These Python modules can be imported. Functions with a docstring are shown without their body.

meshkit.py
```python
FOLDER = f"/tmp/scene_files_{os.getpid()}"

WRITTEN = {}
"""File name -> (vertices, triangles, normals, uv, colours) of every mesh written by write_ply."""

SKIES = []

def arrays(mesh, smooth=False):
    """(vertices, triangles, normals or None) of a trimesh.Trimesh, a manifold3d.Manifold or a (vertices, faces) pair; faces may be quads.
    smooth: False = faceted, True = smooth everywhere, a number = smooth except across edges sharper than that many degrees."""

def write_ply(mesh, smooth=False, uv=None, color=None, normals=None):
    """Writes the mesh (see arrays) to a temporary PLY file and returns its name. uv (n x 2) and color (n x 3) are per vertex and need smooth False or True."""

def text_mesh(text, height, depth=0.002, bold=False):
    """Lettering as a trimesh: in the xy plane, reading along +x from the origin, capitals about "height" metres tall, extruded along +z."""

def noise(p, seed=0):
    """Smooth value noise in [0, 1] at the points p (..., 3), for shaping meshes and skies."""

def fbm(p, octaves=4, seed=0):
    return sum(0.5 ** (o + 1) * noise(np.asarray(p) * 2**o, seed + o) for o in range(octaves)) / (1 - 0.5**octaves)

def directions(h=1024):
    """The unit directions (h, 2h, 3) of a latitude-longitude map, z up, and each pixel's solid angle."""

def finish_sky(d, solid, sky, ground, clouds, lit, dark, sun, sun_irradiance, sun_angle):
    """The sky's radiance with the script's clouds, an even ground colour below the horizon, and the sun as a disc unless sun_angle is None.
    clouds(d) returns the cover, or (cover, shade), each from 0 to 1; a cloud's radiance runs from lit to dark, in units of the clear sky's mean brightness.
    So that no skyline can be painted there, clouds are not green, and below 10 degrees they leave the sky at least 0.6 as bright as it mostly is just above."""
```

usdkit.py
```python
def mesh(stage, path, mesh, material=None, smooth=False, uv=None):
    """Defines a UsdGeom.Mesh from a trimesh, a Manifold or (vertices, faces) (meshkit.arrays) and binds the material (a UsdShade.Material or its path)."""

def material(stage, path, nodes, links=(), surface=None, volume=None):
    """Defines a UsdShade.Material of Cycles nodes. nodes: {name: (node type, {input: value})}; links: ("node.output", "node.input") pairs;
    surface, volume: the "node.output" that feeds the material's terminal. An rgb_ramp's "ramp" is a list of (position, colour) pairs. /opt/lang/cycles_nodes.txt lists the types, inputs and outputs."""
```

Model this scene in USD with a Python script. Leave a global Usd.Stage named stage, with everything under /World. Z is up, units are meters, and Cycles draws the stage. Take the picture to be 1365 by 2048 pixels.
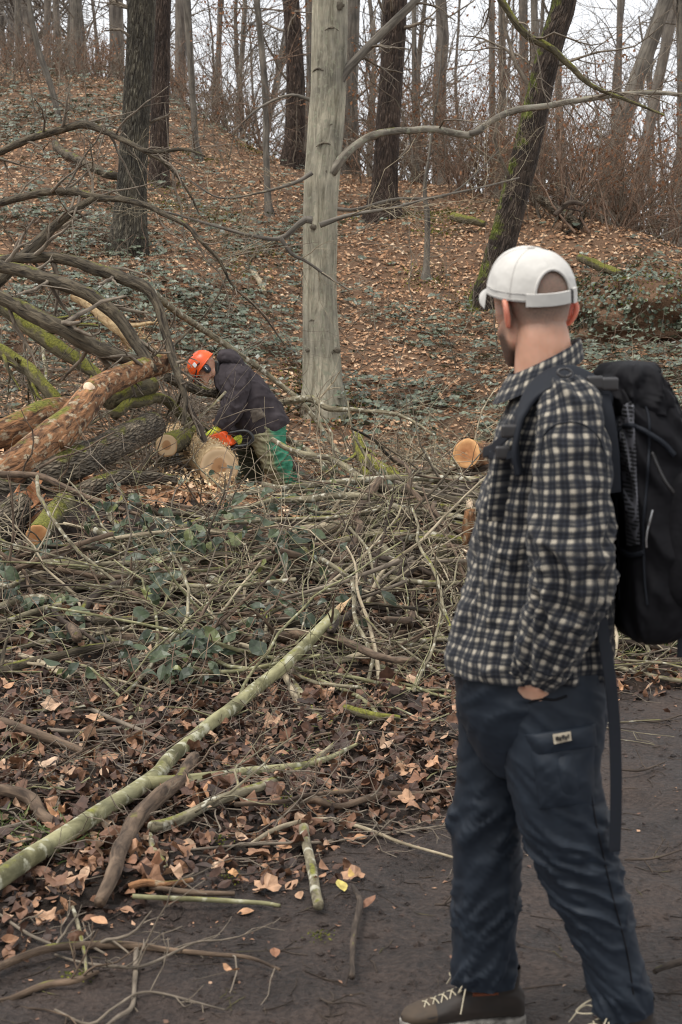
import math, numpy as np, trimesh, manifold3d, usdkit, meshkit
from pxr import Usd, UsdGeom, UsdLux, UsdShade, Sdf, Gf, Vt
stage = Usd.Stage.CreateInMemory()
UsdGeom.SetStageUpAxis(stage, 'Z'); UsdGeom.SetStageMetersPerUnit(stage, 1.0)
UsdGeom.Xform.Define(stage, '/World'); UsdGeom.Scope.Define(stage, '/World/Looks')
# ---------------------------------------------------------------- camera, sky, sun, exposure
CAM_H, FPX, PITCH = 1.65, 3240.0, math.atan(404/3240.0)
cam = UsdGeom.Camera.Define(stage, '/World/camera')
cam.CreateHorizontalApertureAttr(15.0); cam.CreateFocalLengthAttr(15.0*FPX/1365)
cam.CreateFStopAttr(4.6); cam.CreateFocusDistanceAttr(8.5); cam.CreateExposureAttr(1.27)
cam.CreateClippingRangeAttr(Gf.Vec2f(0.05, 5000))
cam.AddTranslateOp().Set(Gf.Vec3d(0, 0, CAM_H)); cam.AddRotateXOp().Set(90-math.degrees(PITCH))
SUN = np.array([-0.35, -0.25, 0.9]); SUN /= np.linalg.norm(SUN)
dome = UsdLux.DomeLight.Define(stage, '/World/sky')
dome.GetPrim().SetCustomDataByKey('kind', 'structure')
skym = usdkit.material(stage, '/World/Looks/overcast_sky', {
    'sky': ('sky_texture', {'sky_type': 'single_scattering', 'sun_disc': False, 'sun_elevation': float(math.asin(SUN[2])), 'sun_rotation': float(math.atan2(SUN[0], SUN[1]))}),
    'tc': ('texture_coordinate', {}), 'n': ('noise_texture', {'scale': 2.2, 'detail': 5.0, 'roughness': 0.55}),
    'cr': ('rgb_ramp', {'ramp': [(0.3, (9.6, 9.8, 10.2)), (0.7, (12.0, 12.1, 12.2))]}),
    'm': ('mix', {'fac': 0.9}), 'bg': ('background_shader', {'strength': 0.055})},
    [('tc.generated', 'n.vector'), ('n.fac', 'cr.fac'), ('sky.color', 'm.color1'), ('cr.color', 'm.color2'), ('m.color', 'bg.color')], surface='bg.background')
UsdShade.MaterialBindingAPI.Apply(dome.GetPrim()).Bind(skym)
sun = UsdLux.DistantLight.Define(stage, '/World/sun')
sun.CreateNormalizeAttr(True); sun.CreateIntensityAttr(0.4); sun.CreateAngleAttr(24.0); sun.CreateColorAttr(Gf.Vec3f(1.0, 0.96, 0.9))
_q = Gf.Rotation(Gf.Vec3d(0, 0, 1), Gf.Vec3d(*map(float, SUN)))
sun.AddTransformOp().Set(Gf.Matrix4d().SetRotate(_q))
# ---------------------------------------------------------------- helpers
def nrm(v):
    v = np.asarray(v, float); return v/(np.linalg.norm(v, axis=-1, keepdims=True)+1e-12)
def ray(px, py):
    u, v = (np.asarray(px, float)-682.5)/FPX, (np.asarray(py, float)-1024)/FPX
    c, s = math.cos(PITCH), math.sin(PITCH)
    return np.stack([u, c-v*s, -s-v*c], -1)
def at(px, py, Y):
    r = ray(px, py); return np.array([0, 0, CAM_H])+r*(np.asarray(Y, float)/r[..., 1])[..., None]
def mpp(Y, py=620):
    'metres per photograph pixel at forward distance Y'
    return Y/FPX/ray(682.5, py)[1]
_names = {}
def unique(parent, name):
    k = (parent, name); n = _names.get(k, 0); _names[k] = n+1
    return f'{parent}/{name}' + (f'_{n:03d}' if n else '')
class Node:
    def __init__(s, path, loc): s.path, s.loc = path, np.asarray(loc, float)
    @property
    def prim(s): return stage.GetPrimAtPath(s.path)
    def tag(s, **kw):
        for k, v in kw.items():
            if v: s.prim.SetCustomDataByKey(k, v)
        return s
def tags(label=None, cat=None, group=None, kind=None):
    return dict(label=label, category=cat, group=group, kind=kind)
def thing(name, loc, label, cat, group=None, kind=None):
    p = unique('/World', name); x = UsdGeom.Xform.Define(stage, p); x.AddTranslateOp().Set(Gf.Vec3d(*map(float, loc)))
    return Node(p, loc).tag(**tags(label, cat, group, kind))
def mk(parent, name, mesh, mat, smooth=True, loc=None, label=None, cat=None, group=None, kind=None, **pv):
    'one Mesh prim, given in world coordinates, under parent (a Node) or top level; pv: primvars'
    if hasattr(mesh, 'vertices'): V, F = np.asarray(mesh.vertices, float), np.asarray(mesh.faces)
    elif hasattr(mesh, 'to_mesh'): V, F, _ = meshkit.arrays(mesh)
    else:
        V, F = np.asarray(mesh[0], float), np.asarray(mesh[1], int)
        if len(mesh) > 2 and mesh[2] is not None: pv.setdefault('rest', mesh[2])
    if parent is None:
        if loc is None:
            lo, hi = V.min(0), V.max(0); loc = np.array([(lo[0]+hi[0])/2, (lo[1]+hi[1])/2, lo[2]])
        p = unique('/World', name)
    else: loc, p = parent.loc, unique(parent.path, name)
    g = usdkit.mesh(stage, p, (V-loc, F), MATS[mat] if isinstance(mat, str) else mat, smooth)
    if pv and smooth in (True, False):
        api = UsdGeom.PrimvarsAPI(g)
        for k, a in pv.items():
            a = np.asarray(a, np.float32)
            if a.ndim == 1: api.CreatePrimvar(k, Sdf.ValueTypeNames.FloatArray, 'vertex').Set(Vt.FloatArray.FromNumpy(a))
            elif a.shape[1] == 2: api.CreatePrimvar(k, Sdf.ValueTypeNames.TexCoord2fArray, 'vertex').Set(Vt.Vec2fArray.FromNumpy(a))
            else: api.CreatePrimvar(k, Sdf.ValueTypeNames.Vector3fArray, 'vertex').Set(Vt.Vec3fArray.FromNumpy(a))
    if parent is None: UsdGeom.Xformable(g).AddTranslateOp().Set(Gf.Vec3d(*map(float, loc)))
    return Node(p, loc).tag(**tags(label, cat, group, kind))
def merge(parts):
    'join (V, F[, rest]) tuples'
    V, F, R, o = [], [], [], 0
    for m in parts:
        if hasattr(m, 'vertices'): m = (np.asarray(m.vertices), np.asarray(m.faces))
        elif hasattr(m, 'to_mesh'): m = meshkit.arrays(m)[:2]
        V.append(m[0]); F.append(np.asarray(m[1])+o); o += len(m[0])
        R.append(m[2] if len(m) > 2 and m[2] is not None else np.asarray(m[0]))
    return np.vstack(V), np.vstack(F), np.vstack(R)
def smoothline(pts, n, tension=0.5):
    'Catmull-Rom through the rows of pts (any columns), n samples'
    p = np.asarray(pts, float)
    if len(p) < 3: return p[0]+(p[-1]-p[0])*np.linspace(0, 1, n)[:, None]
    q = np.vstack([2*p[0]-p[1], p, 2*p[-1]-p[-2]])
    d = np.maximum(np.linalg.norm(np.diff(p[:, :3], axis=0), axis=1), 1e-9); s = np.r_[0, np.cumsum(d)]; s /= s[-1]
    t = np.linspace(0, 1, n); i = np.clip(np.searchsorted(s, t, 'right')-1, 0, len(p)-2)
    f = ((t-s[i])/(s[i+1]-s[i]))[:, None]
    a, b, c, e = q[i], q[i+1], q[i+2], q[i+3]
    return 0.5*((2*b)+(-a+c)*f+(2*a-5*b+4*c-e)*f**2+(-a+3*b-3*c+e)*f**3)
def tubes(polys, sides=6, bump=0.0, bfreq=8.0, seed=0, cap=True, flute=0.0, ridge=0.0):
    'polylines [(P, R)] as joined tubes -> V, F, rest'
    groups = {}
    for P, R in polys: groups.setdefault(len(P), []).append((P, np.broadcast_to(R, (len(P),))))
    VV, FF, RR, off = [], [], [], 0
    rng = np.random.default_rng(seed)
    for n, L in groups.items():
        P = np.array([a for a, _ in L], float); R = np.array([b for _, b in L], float); m = len(P)
        t = nrm(np.gradient(P, axis=1)); ch = nrm(P[:, -1]-P[:, 0])
        ref = np.eye(3)[np.argmin(np.abs(ch), axis=1)]
        a = nrm(np.cross(t, ref[:, None])); b = np.cross(t, a)
        ang = np.arange(sides)*2*np.pi/sides
        dirs = np.cos(ang)[None, None, :, None]*a[:, :, None]+np.sin(ang)[None, None, :, None]*b[:, :, None]
        s = np.concatenate([np.zeros((m, 1)), np.cumsum(np.linalg.norm(np.diff(P, axis=1), axis=2), axis=1)], 1)
        rad = np.repeat(R[:, :, None], sides, 2)
        if bump:
            q = P[:, :, None]+dirs*rad[..., None]
            rad = rad*(1+bump*2*(meshkit.fbm(q*bfreq+seed*7.3, 3, seed)-0.5))
        if ridge: rad = rad*(1+ridge*2*(meshkit.fbm(np.stack([np.cos(ang)*1.7+0*s[..., None], np.sin(ang)*1.7+0*s[..., None], 0*ang+s[..., None]*0.35+seed], -1), 3, seed)-0.5))
        if flute: rad = rad*(1+flute*np.sin(ang*5+seed)*np.exp(-s/0.35)[..., None])
        V = P[:, :, None]+dirs*rad[..., None]
        ro = rng.uniform(0, 50, (m, 1, 1))
        rest = np.stack([np.cos(ang)*R[:, :, None], np.sin(ang)*R[:, :, None], np.repeat(s[:, :, None], sides, 2)+ro], -1)
        i, j = np.meshgrid(np.arange(n-1), np.arange(sides), indexing='ij'); j2 = (j+1) % sides
        q = np.stack([i*sides+j, (i+1)*sides+j, (i+1)*sides+j2, i*sides+j2], -1).reshape(-1, 4)
        f = np.vstack([q[:, [0, 1, 2]], q[:, [0, 2, 3]]])
        if cap:
            k = np.arange(1, sides-1); e = (n-1)*sides
            f = np.vstack([f, np.stack([np.zeros_like(k), k, k+1], 1), np.stack([e+np.zeros_like(k), e+k+1, e+k], 1)])
        F = (f[None]+(np.arange(m)*n*sides)[:, None, None]).reshape(-1, 3)+off
        # outward orientation
        VV.append(V.reshape(-1, 3)); FF.append(F[:, [0, 2, 1]]); RR.append(rest.reshape(-1, 3)); off += m*n*sides
    return np.vstack(VV), np.vstack(FF), np.vstack(RR)
def spawn(P, R, k, rng, tr=(0.2, 1.0), lf=(0.3, 0.6), ang=(30, 70), rf=(0.35, 0.6), n=5, wig=0.18, up=0.1, rmin=0.0015, absl=None, tip=0.35):
    'k side shoots on each polyline: P (m,N,3), R (m,N) -> P2, R2'
    m, N = P.shape[:2]; M = m*k; id_ = np.repeat(np.arange(m), k)
    t = rng.uniform(tr[0], tr[1], M)*(N-1); i = np.minimum(t.astype(int), N-2); f = (t-i)[:, None]
    o = P[id_, i]*(1-f)+P[id_, i+1]*f; r = R[id_, i]*(1-f[:, 0])+R[id_, i+1]*f[:, 0]
    tg = nrm(P[id_, i+1]-P[id_, i])
    plen = np.linalg.norm(np.diff(P, axis=1), axis=2).sum(1)[id_]
    L = rng.uniform(*absl, M) if absl else plen*rng.uniform(*lf, M)*(1-0.45*t/(N-1))
    x = rng.normal(size=(M, 3)); pe = nrm(x-(x*tg).sum(1, keepdims=True)*tg)
    a = np.radians(rng.uniform(*ang, M))[:, None]; d = nrm(np.cos(a)*tg+np.sin(a)*pe+np.array([0, 0, up]))
    out = [o]; st = (L/(n-1))[:, None]
    for _ in range(n-1):
        out.append(out[-1]+d*st); d = nrm(d+rng.normal(size=(M, 3))*wig+np.array([0, 0, up*0.3]))
    P2 = np.stack(out, 1); r0 = np.maximum(r*rng.uniform(*rf, M), rmin)
    R2 = np.maximum(r0[:, None]*np.linspace(1, tip, n)[None], rmin*0.7)
    return P2, R2
def polys(P, R): return list(zip(P, R))
# ---------------------------------------------------------------- terrain
EDGE = np.array([(-8, 0.5), (-3, 2.7), (-0.95, 3.95), (-0.45, 4.35), (0.0, 4.75), (0.4, 5.25), (0.8, 6.1), (1.2, 6.85), (2.0, 7.1), (4, 7.5), (10, 8.6)])
def path_edge(x): return np.interp(x, EDGE[:, 0], EDGE[:, 1])
def softmin(a, b, k): return -k*np.logaddexp(-a/k, -b/k)
def softplus(a, k): return k*np.logaddexp(0, a/k)
def height(x, y, fine=True):
    x, y = np.asarray(x, float), np.asarray(y, float)
    yc = np.clip(31.5-1.43*x, 20, 62)+1.2*np.sin(x*0.9)
    y0 = 15.2+0.6*np.clip(x, -4, 0)-0.5*np.clip(x-1.5, 0, 3)
    t = softmin(y, yc+0*y, 1.2)-y0
    z = 0.268*softplus(t, 0.9)-0.05*np.maximum(y-yc-2, 0)*np.exp(-np.maximum(y-yc-2, 0)/60)
    z = z-0.17*np.exp(-((x+0.35)/0.45)**4-((y-13.4)/1.0)**4)
    dx = np.clip((1.9-x)/0.8, 0, 1)
    z = z+0.26*dx*np.clip((y-6.4)/4.0, 0, 1)**1.3*np.clip((14-y)/2.5, 0, 1)
    z = z+0.45*np.exp(-((x+3.3)/1.3)**2-((y-12.0)/1.8)**2)
    P = np.stack([x, y, 0*x+0*y], -1) if np.ndim(x) else np.array([x, y, 0.0])
    hill = np.clip((y-7)/8, 0, 1)
    z = z+(meshkit.fbm(P*0.45+31, 3, 3)-0.5)*0.55*hill
    off = np.clip((y-path_edge(x)+0.3)/0.6, 0, 1)
    z = z+(meshkit.fbm(P*2.2+11, 3, 5)-0.5)*0.10*off*np.clip(1.3-hill, 0.25, 1)
    z = z+((meshkit.fbm(P*3.2+5, 3, 14)-0.5)*0.045+np.minimum(meshkit.noise(P*np.array([5.0, 3.4, 1.0])+9, 21)-0.45, 0)*0.05)*(1-off)
    if fine: z = z+(meshkit.fbm(P*8.0, 4, 9)-0.5)*(0.026+0.025*off)
    return z
def hit(px, py):
    'where the view ray through a pixel meets the terrain'
    px, py = np.atleast_1d(np.asarray(px, float)), np.atleast_1d(np.asarray(py, float))
    r = ray(px, py); Y = np.concatenate([np.arange(2.5, 30, 0.05), np.arange(30, 90, 0.25)])
    pos = np.array([0, 0, CAM_H])+r[:, None]*(Y[None, :]/r[:, 1:2])[..., None]
    g = height(pos[..., 0].ravel(), pos[..., 1].ravel(), False).reshape(pos.shape[:2])
    below = pos[..., 2] <= g; k = np.where(below.any(1), below.argmax(1), len(Y)-1)
    return pos[np.arange(len(px)), k]
def ghit(px, py): return hit(px, py)[0]
# ---------------------------------------------------------------- materials
MATS = {}
def material(name, nodes, links, surface='p.BSDF'):
    MATS[name] = usdkit.material(stage, '/World/Looks/'+name, nodes, links, surface=surface); return MATS[name]
def plain(name, col, rough=0.7, var=0.25, scale=30, bump=0.15, bdist=0.004, spec=0.4, col2=None, sheen=0, metallic=0):
    c2 = col2 or tuple(c*(1-var) for c in col)
    nodes = {'g': ('geometry', {}), 'n': ('noise_texture', {'scale': scale, 'detail': 5.0, 'roughness': 0.6}), 'r': ('rgb_ramp', {'ramp': [(0.3, c2), (0.7, col)]}),
             'b': ('bump', {'strength': bump, 'distance': bdist}), 'p': ('principled_bsdf', {'roughness': rough, 'specular_ior_level': spec, 'sheen_weight': sheen, 'metallic': metallic})}
    return material(name, nodes, [('g.position', 'n.vector'), ('n.fac', 'r.fac'), ('r.color', 'p.base_color'), ('n.fac', 'b.height'), ('b.normal', 'p.normal')])
def bark(name, dark, light, furrow=14.0, stretch=0.18, moss=0.0, bump=0.8, bdist=0.02, lichen=None, rough=0.85, mosscol=(0.11, 0.108, 0.02), patch=3.0, contrast=(0.35, 0.65), voro=False, mossdir=(0, 0, 1)):
    nodes = {'at': ('attribute', {'attribute': 'rest'}), 'mp': ('mapping', {'scale': (1, 1, stretch)}),
             'n1': ('noise_texture', {'scale': furrow, 'detail': 6.0, 'roughness': 0.62, 'distortion': 0.6}),
             'n2': ('noise_texture', {'scale': patch, 'detail': 4.0, 'roughness': 0.6}),
             'r1': ('rgb_ramp', {'ramp': [(contrast[0], dark), (contrast[1], light)]}),
             'r2': ('rgb_ramp', {'ramp': [(0.3, (0.62, 0.62, 0.62)), (0.7, (1.25, 1.22, 1.15))]}),
             'mx': ('mix', {'mix_type': 'multiply', 'fac': 1.0}), 'b': ('bump', {'strength': bump, 'distance': bdist}),
             'p': ('principled_bsdf', {'roughness': rough, 'specular_ior_level': 0.25})}
    links = [('at.vector', 'mp.vector'), ('mp.vector', 'n1.vector'), ('at.vector', 'n2.vector'), ('n1.fac', 'r1.fac'), ('n2.fac', 'r2.fac'),
             ('r1.color', 'mx.color1'), ('r2.color', 'mx.color2'), ('n1.fac', 'b.height'), ('b.normal', 'p.normal')]
    src = 'mx.color'
    if voro:
        nodes['v'] = ('voronoi_texture', {'feature': 'distance_to_edge', 'scale': furrow*1.6})
        nodes['vr'] = ('rgb_ramp', {'ramp': [(0.0, (0.35, 0.33, 0.32)), (0.22, (1, 1, 1))]}); nodes['mv'] = ('mix', {'mix_type': 'multiply', 'fac': 0.8})
        nodes['ma'] = ('math', {'math_type': 'multiply_add', 'value2': 2.0})
        links += [('mp.vector', 'v.vector'), ('v.distance', 'vr.fac'), (src, 'mv.color1'), ('vr.color', 'mv.color2')]; src = 'mv.color'
        links = [l for l in links if l != ('n1.fac', 'b.height')]+[('v.distance', 'ma.value1'), ('n1.fac', 'ma.value3'), ('ma.value', 'b.height')]
    if lichen:
        nodes['nl'] = ('noise_texture', {'scale': 22.0, 'detail': 3.0}); nodes['rl'] = ('rgb_ramp', {'ramp': [(0.56, (0, 0, 0)), (0.66, (1, 1, 1))]})
        nodes['ml'] = ('mix', {'color2': lichen})
        links += [('at.vector', 'nl.vector'), ('nl.fac', 'rl.fac'), ('rl.color', 'ml.fac'), (src, 'ml.color1')]; src = 'ml.color'
    if moss > 0:
        nodes |= {'g': ('geometry', {}), 'sx': ('vector_math', {'math_type': 'dot_product', 'vector2': mossdir}), 'nm': ('noise_texture', {'scale': 5.0, 'detail': 5.0, 'roughness': 0.65}),
                  'a1': ('math', {'math_type': 'multiply_add', 'value2': 0.35, 'value3': 0.0}), 'rm': ('rgb_ramp', {'ramp': [(0.97-moss*0.46, (0, 0, 0)), (1.06-moss*0.42, (1, 1, 1))]}),
                  'nm2': ('noise_texture', {'scale': 60.0, 'detail': 3.0}), 'rmc': ('rgb_ramp', {'ramp': [(0.3, tuple(c*0.5 for c in mosscol)), (0.7, tuple(c*1.7 for c in mosscol))]}), 'mm': ('mix', {})}
        links += [('g.position', 'nm.vector'), ('g.normal', 'sx.vector1'), ('sx.value', 'a1.value1'), ('nm.fac', 'a1.value3'), ('a1.value', 'rm.fac'), ('rm.color', 'mm.fac'),
                  ('g.position', 'nm2.vector'), ('nm2.fac', 'rmc.fac'), (src, 'mm.color1'), ('rmc.color', 'mm.color2')]; src = 'mm.color'
    links.append((src, 'p.base_color'))
    return material(name, nodes, links)
def leafmat(name, ramp, rough=0.55, spec=0.4, trans=0.0, back=None):
    'leaf colour from the per-leaf tone primvar, with veins and blotches'
    nodes = {'a': ('attribute', {'attribute': 'tone'}), 'r': ('rgb_ramp', {'ramp': ramp}), 'g': ('geometry', {}), 'n': ('noise_texture', {'scale': 45.0, 'detail': 4.0}),
             'r2': ('rgb_ramp', {'ramp': [(0.3, (0.6, 0.58, 0.56)), (0.7, (1.2, 1.2, 1.2))]}), 'm': ('mix', {'mix_type': 'multiply', 'fac': 1.0}),
             'b': ('bump', {'strength': 0.3, 'distance': 0.004}), 'p': ('principled_bsdf', {'roughness': rough, 'specular_ior_level': spec})}
    links = [('a.fac', 'r.fac'), ('g.position', 'n.vector'), ('n.fac', 'r2.fac'), ('r.color', 'm.color1'), ('r2.color', 'm.color2'), ('m.color', 'p.base_color'), ('n.fac', 'b.height'), ('b.normal', 'p.normal')]
    if trans:
        nodes |= {'t': ('translucent_bsdf', {}), 'mc': ('mix_closure', {'fac': trans})}
        links += [('m.color', 't.color'), ('p.BSDF', 'mc.closure1'), ('t.BSDF', 'mc.closure2')]
    return material(name, nodes, links, 'mc.closure' if trans else 'p.BSDF')
# soil and mud
def soilmat(name, ramp, rough=(0.5, 0.9), spec=0.35, s1=3.0, s2=45.0, bd=0.02, bs=0.7):
    nodes = {'g': ('geometry', {}), 'n1': ('noise_texture', {'scale': s1, 'detail': 6.0, 'roughness': 0.65}), 'n2': ('noise_texture', {'scale': s2, 'detail': 5.0, 'roughness': 0.7}),
             'mf': ('mix_float', {'fac': 0.5}), 'r': ('rgb_ramp', {'ramp': ramp}), 'rr': ('map_range', {'from_min': 0.35, 'from_max': 0.65, 'to_min': rough[0], 'to_max': rough[1], 'clamp': True}),
             'b': ('bump', {'strength': bs, 'distance': bd}), 'p': ('principled_bsdf', {'specular_ior_level': spec})}
    return material(name, nodes, [('g.position', 'n1.vector'), ('g.position', 'n2.vector'), ('n1.fac', 'mf.a'), ('n2.fac', 'mf.b'), ('mf.result', 'r.fac'), ('n1.fac', 'rr.value'), ('rr.result', 'p.roughness'),
                            ('r.color', 'p.base_color'), ('n2.fac', 'b.height'), ('b.normal', 'p.normal')])
soilmat('wet_mud', [(0.36, (0.009, 0.006, 0.0046)), (0.47, (0.036, 0.0245, 0.0195)), (0.60, (0.085, 0.060, 0.048))], (0.36, 0.85), 0.32, 2.6, 60.0, 0.04, 1.0)
soilmat('forest_soil', [(0.3, (0.007, 0.005, 0.004)), (0.5, (0.02, 0.013, 0.009)), (0.7, (0.05, 0.031, 0.021))], (0.75, 0.95), 0.2, 1.6, 50.0, 0.03, 1.0)
bark('pale_bark', (0.13, 0.118, 0.085), (0.34, 0.315, 0.25), furrow=24, stretch=0.13, moss=0.2, bump=1.0, bdist=0.03, patch=3.2, contrast=(0.3, 0.6), lichen=(0.24, 0.235, 0.17))
bark('oak_bark', (0.035, 0.03, 0.024), (0.15, 0.135, 0.1), furrow=24, stretch=0.16, moss=0.12, bump=1.0, bdist=0.05, voro=True)
bark('moss_sided_bark', (0.03, 0.022, 0.018), (0.115, 0.085, 0.065), furrow=24, stretch=0.16, moss=0.47, bump=1.0, bdist=0.05, voro=True, mossdir=(-0.95, -0.3, 0), mosscol=(0.1, 0.115, 0.018))
bark('red_bark', (0.035, 0.024, 0.019), (0.12, 0.085, 0.066), furrow=24, stretch=0.14, moss=0.1, bump=1.0, bdist=0.04, voro=True)
bark('grey_bark', (0.06, 0.053, 0.045), (0.17, 0.152, 0.13), furrow=18, stretch=0.12, moss=0.12, bump=0.5, bdist=0.02)
bark('limb_bark', (0.085, 0.074, 0.06), (0.26, 0.235, 0.195), furrow=22, stretch=0.2, moss=0.16, bump=0.6, bdist=0.015, lichen=(0.2, 0.2, 0.15))
bark('far_bark', (0.075, 0.064, 0.055), (0.17, 0.15, 0.13), furrow=12, stretch=0.15, bump=0.3)
bark('twig_bark', (0.075, 0.06, 0.046), (0.21, 0.175, 0.138), furrow=30, stretch=0.3, bump=0.2)
bark('red_twig_bark', (0.10, 0.062, 0.042), (0.22, 0.15, 0.11), furrow=30, stretch=0.3, bump=0.2)
bark('felled_bark', (0.018, 0.014, 0.010), (0.12, 0.098, 0.068), furrow=34, stretch=0.22, moss=0.27, bump=1.0, bdist=0.03)
bark('stick_bark', (0.06, 0.049, 0.032), (0.25, 0.222, 0.152), furrow=40, stretch=0.25, moss=0.28, bump=0.5, bdist=0.008, lichen=(0.36, 0.34, 0.27))
bark('pale_stick_bark', (0.14, 0.112, 0.075), (0.38, 0.325, 0.235), furrow=40, stretch=0.2, moss=0.12, bump=0.4, bdist=0.006)
bark('brown_stick_bark', (0.03, 0.020, 0.014), (0.15, 0.105, 0.073), furrow=40, stretch=0.2, moss=0.1, bump=0.6, bdist=0.008)
bark('dark_stick_bark', (0.02, 0.015, 0.012), (0.085, 0.064, 0.05), furrow=40, stretch=0.2, moss=0.12, bump=0.7, bdist=0.01)
bark('green_bark', (0.085, 0.08, 0.04), (0.275, 0.262, 0.15), furrow=16, stretch=0.4, moss=0.12, bump=0.35, bdist=0.008, lichen=(0.34, 0.33, 0.24), patch=7)
bark('mossy_bark', (0.04, 0.034, 0.022), (0.14, 0.12, 0.07), furrow=30, stretch=0.3, moss=0.85, bump=0.9, bdist=0.03, mosscol=(0.115, 0.112, 0.02))
bark('red_log_bark', (0.05, 0.026, 0.015), (0.30, 0.15, 0.072), furrow=26, stretch=0.3, moss=0.34, bump=1.0, bdist=0.035, patch=6, lichen=(0.30, 0.24, 0.16), contrast=(0.38, 0.62))
bark('grey_log_bark', (0.045, 0.036, 0.024), (0.24, 0.20, 0.15), furrow=26, stretch=0.35, moss=0.36, bump=1.0, bdist=0.04, voro=True)
bark('sawdust_bark', (0.28, 0.18, 0.09), (0.55, 0.42, 0.25), furrow=30, stretch=0.6, moss=0.12, bump=0.8, bdist=0.02)
leafmat('litter_hill', [(0, (0.14, 0.068, 0.034)), (0.3, (0.31, 0.165, 0.086)), (0.65, (0.44, 0.262, 0.148)), (0.92, (0.54, 0.365, 0.228)), (1, (0.64, 0.49, 0.34))], 0.75, 0.25)
leafmat('litter_near', [(0, (0.022, 0.012, 0.008)), (0.4, (0.07, 0.034, 0.021)), (0.7, (0.155, 0.080, 0.047)), (0.9, (0.29, 0.155, 0.085)), (1, (0.44, 0.31, 0.21))], 0.6, 0.35)
leafmat('bramble_far', [(0, (0.034, 0.046, 0.026)), (0.5, (0.068, 0.088, 0.052)), (1, (0.12, 0.14, 0.085))], 0.42, 0.6)
leafmat('bramble_leaf', [(0, (0.018, 0.028, 0.013)), (0.5, (0.036, 0.052, 0.026)), (0.85, (0.062, 0.082, 0.038)), (1, (0.15, 0.16, 0.045))], 0.45, 0.45, 0.1)
leafmat('beech_leaf', [(0, (0.13, 0.055, 0.025)), (0.6, (0.26, 0.12, 0.06)), (1, (0.36, 0.20, 0.11))], 0.7, 0.2, 0.25)
leafmat('single_leaf', [(0, (0.09, 0.045, 0.028)), (0.35, (0.25, 0.12, 0.065)), (0.6, (0.36, 0.22, 0.135)), (0.93, (0.42, 0.22, 0.11)), (0.985, (0.40, 0.32, 0.06)), (1, (0.44, 0.36, 0.1))], 0.6, 0.3)
leafmat('grass_blade', [(0, (0.045, 0.07, 0.02)), (0.6, (0.10, 0.14, 0.035)), (1, (0.26, 0.25, 0.11))], 0.5, 0.4, 0.2)
leafmat('moss_tuft', [(0, (0.04, 0.05, 0.01)), (0.6, (0.10, 0.11, 0.018)), (1, (0.18, 0.18, 0.03))], 0.9, 0.1)
leafmat('wood_chip', [(0, (0.30, 0.19, 0.09)), (0.6, (0.55, 0.40, 0.23)), (1, (0.72, 0.58, 0.38))], 0.85, 0.2)
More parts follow.
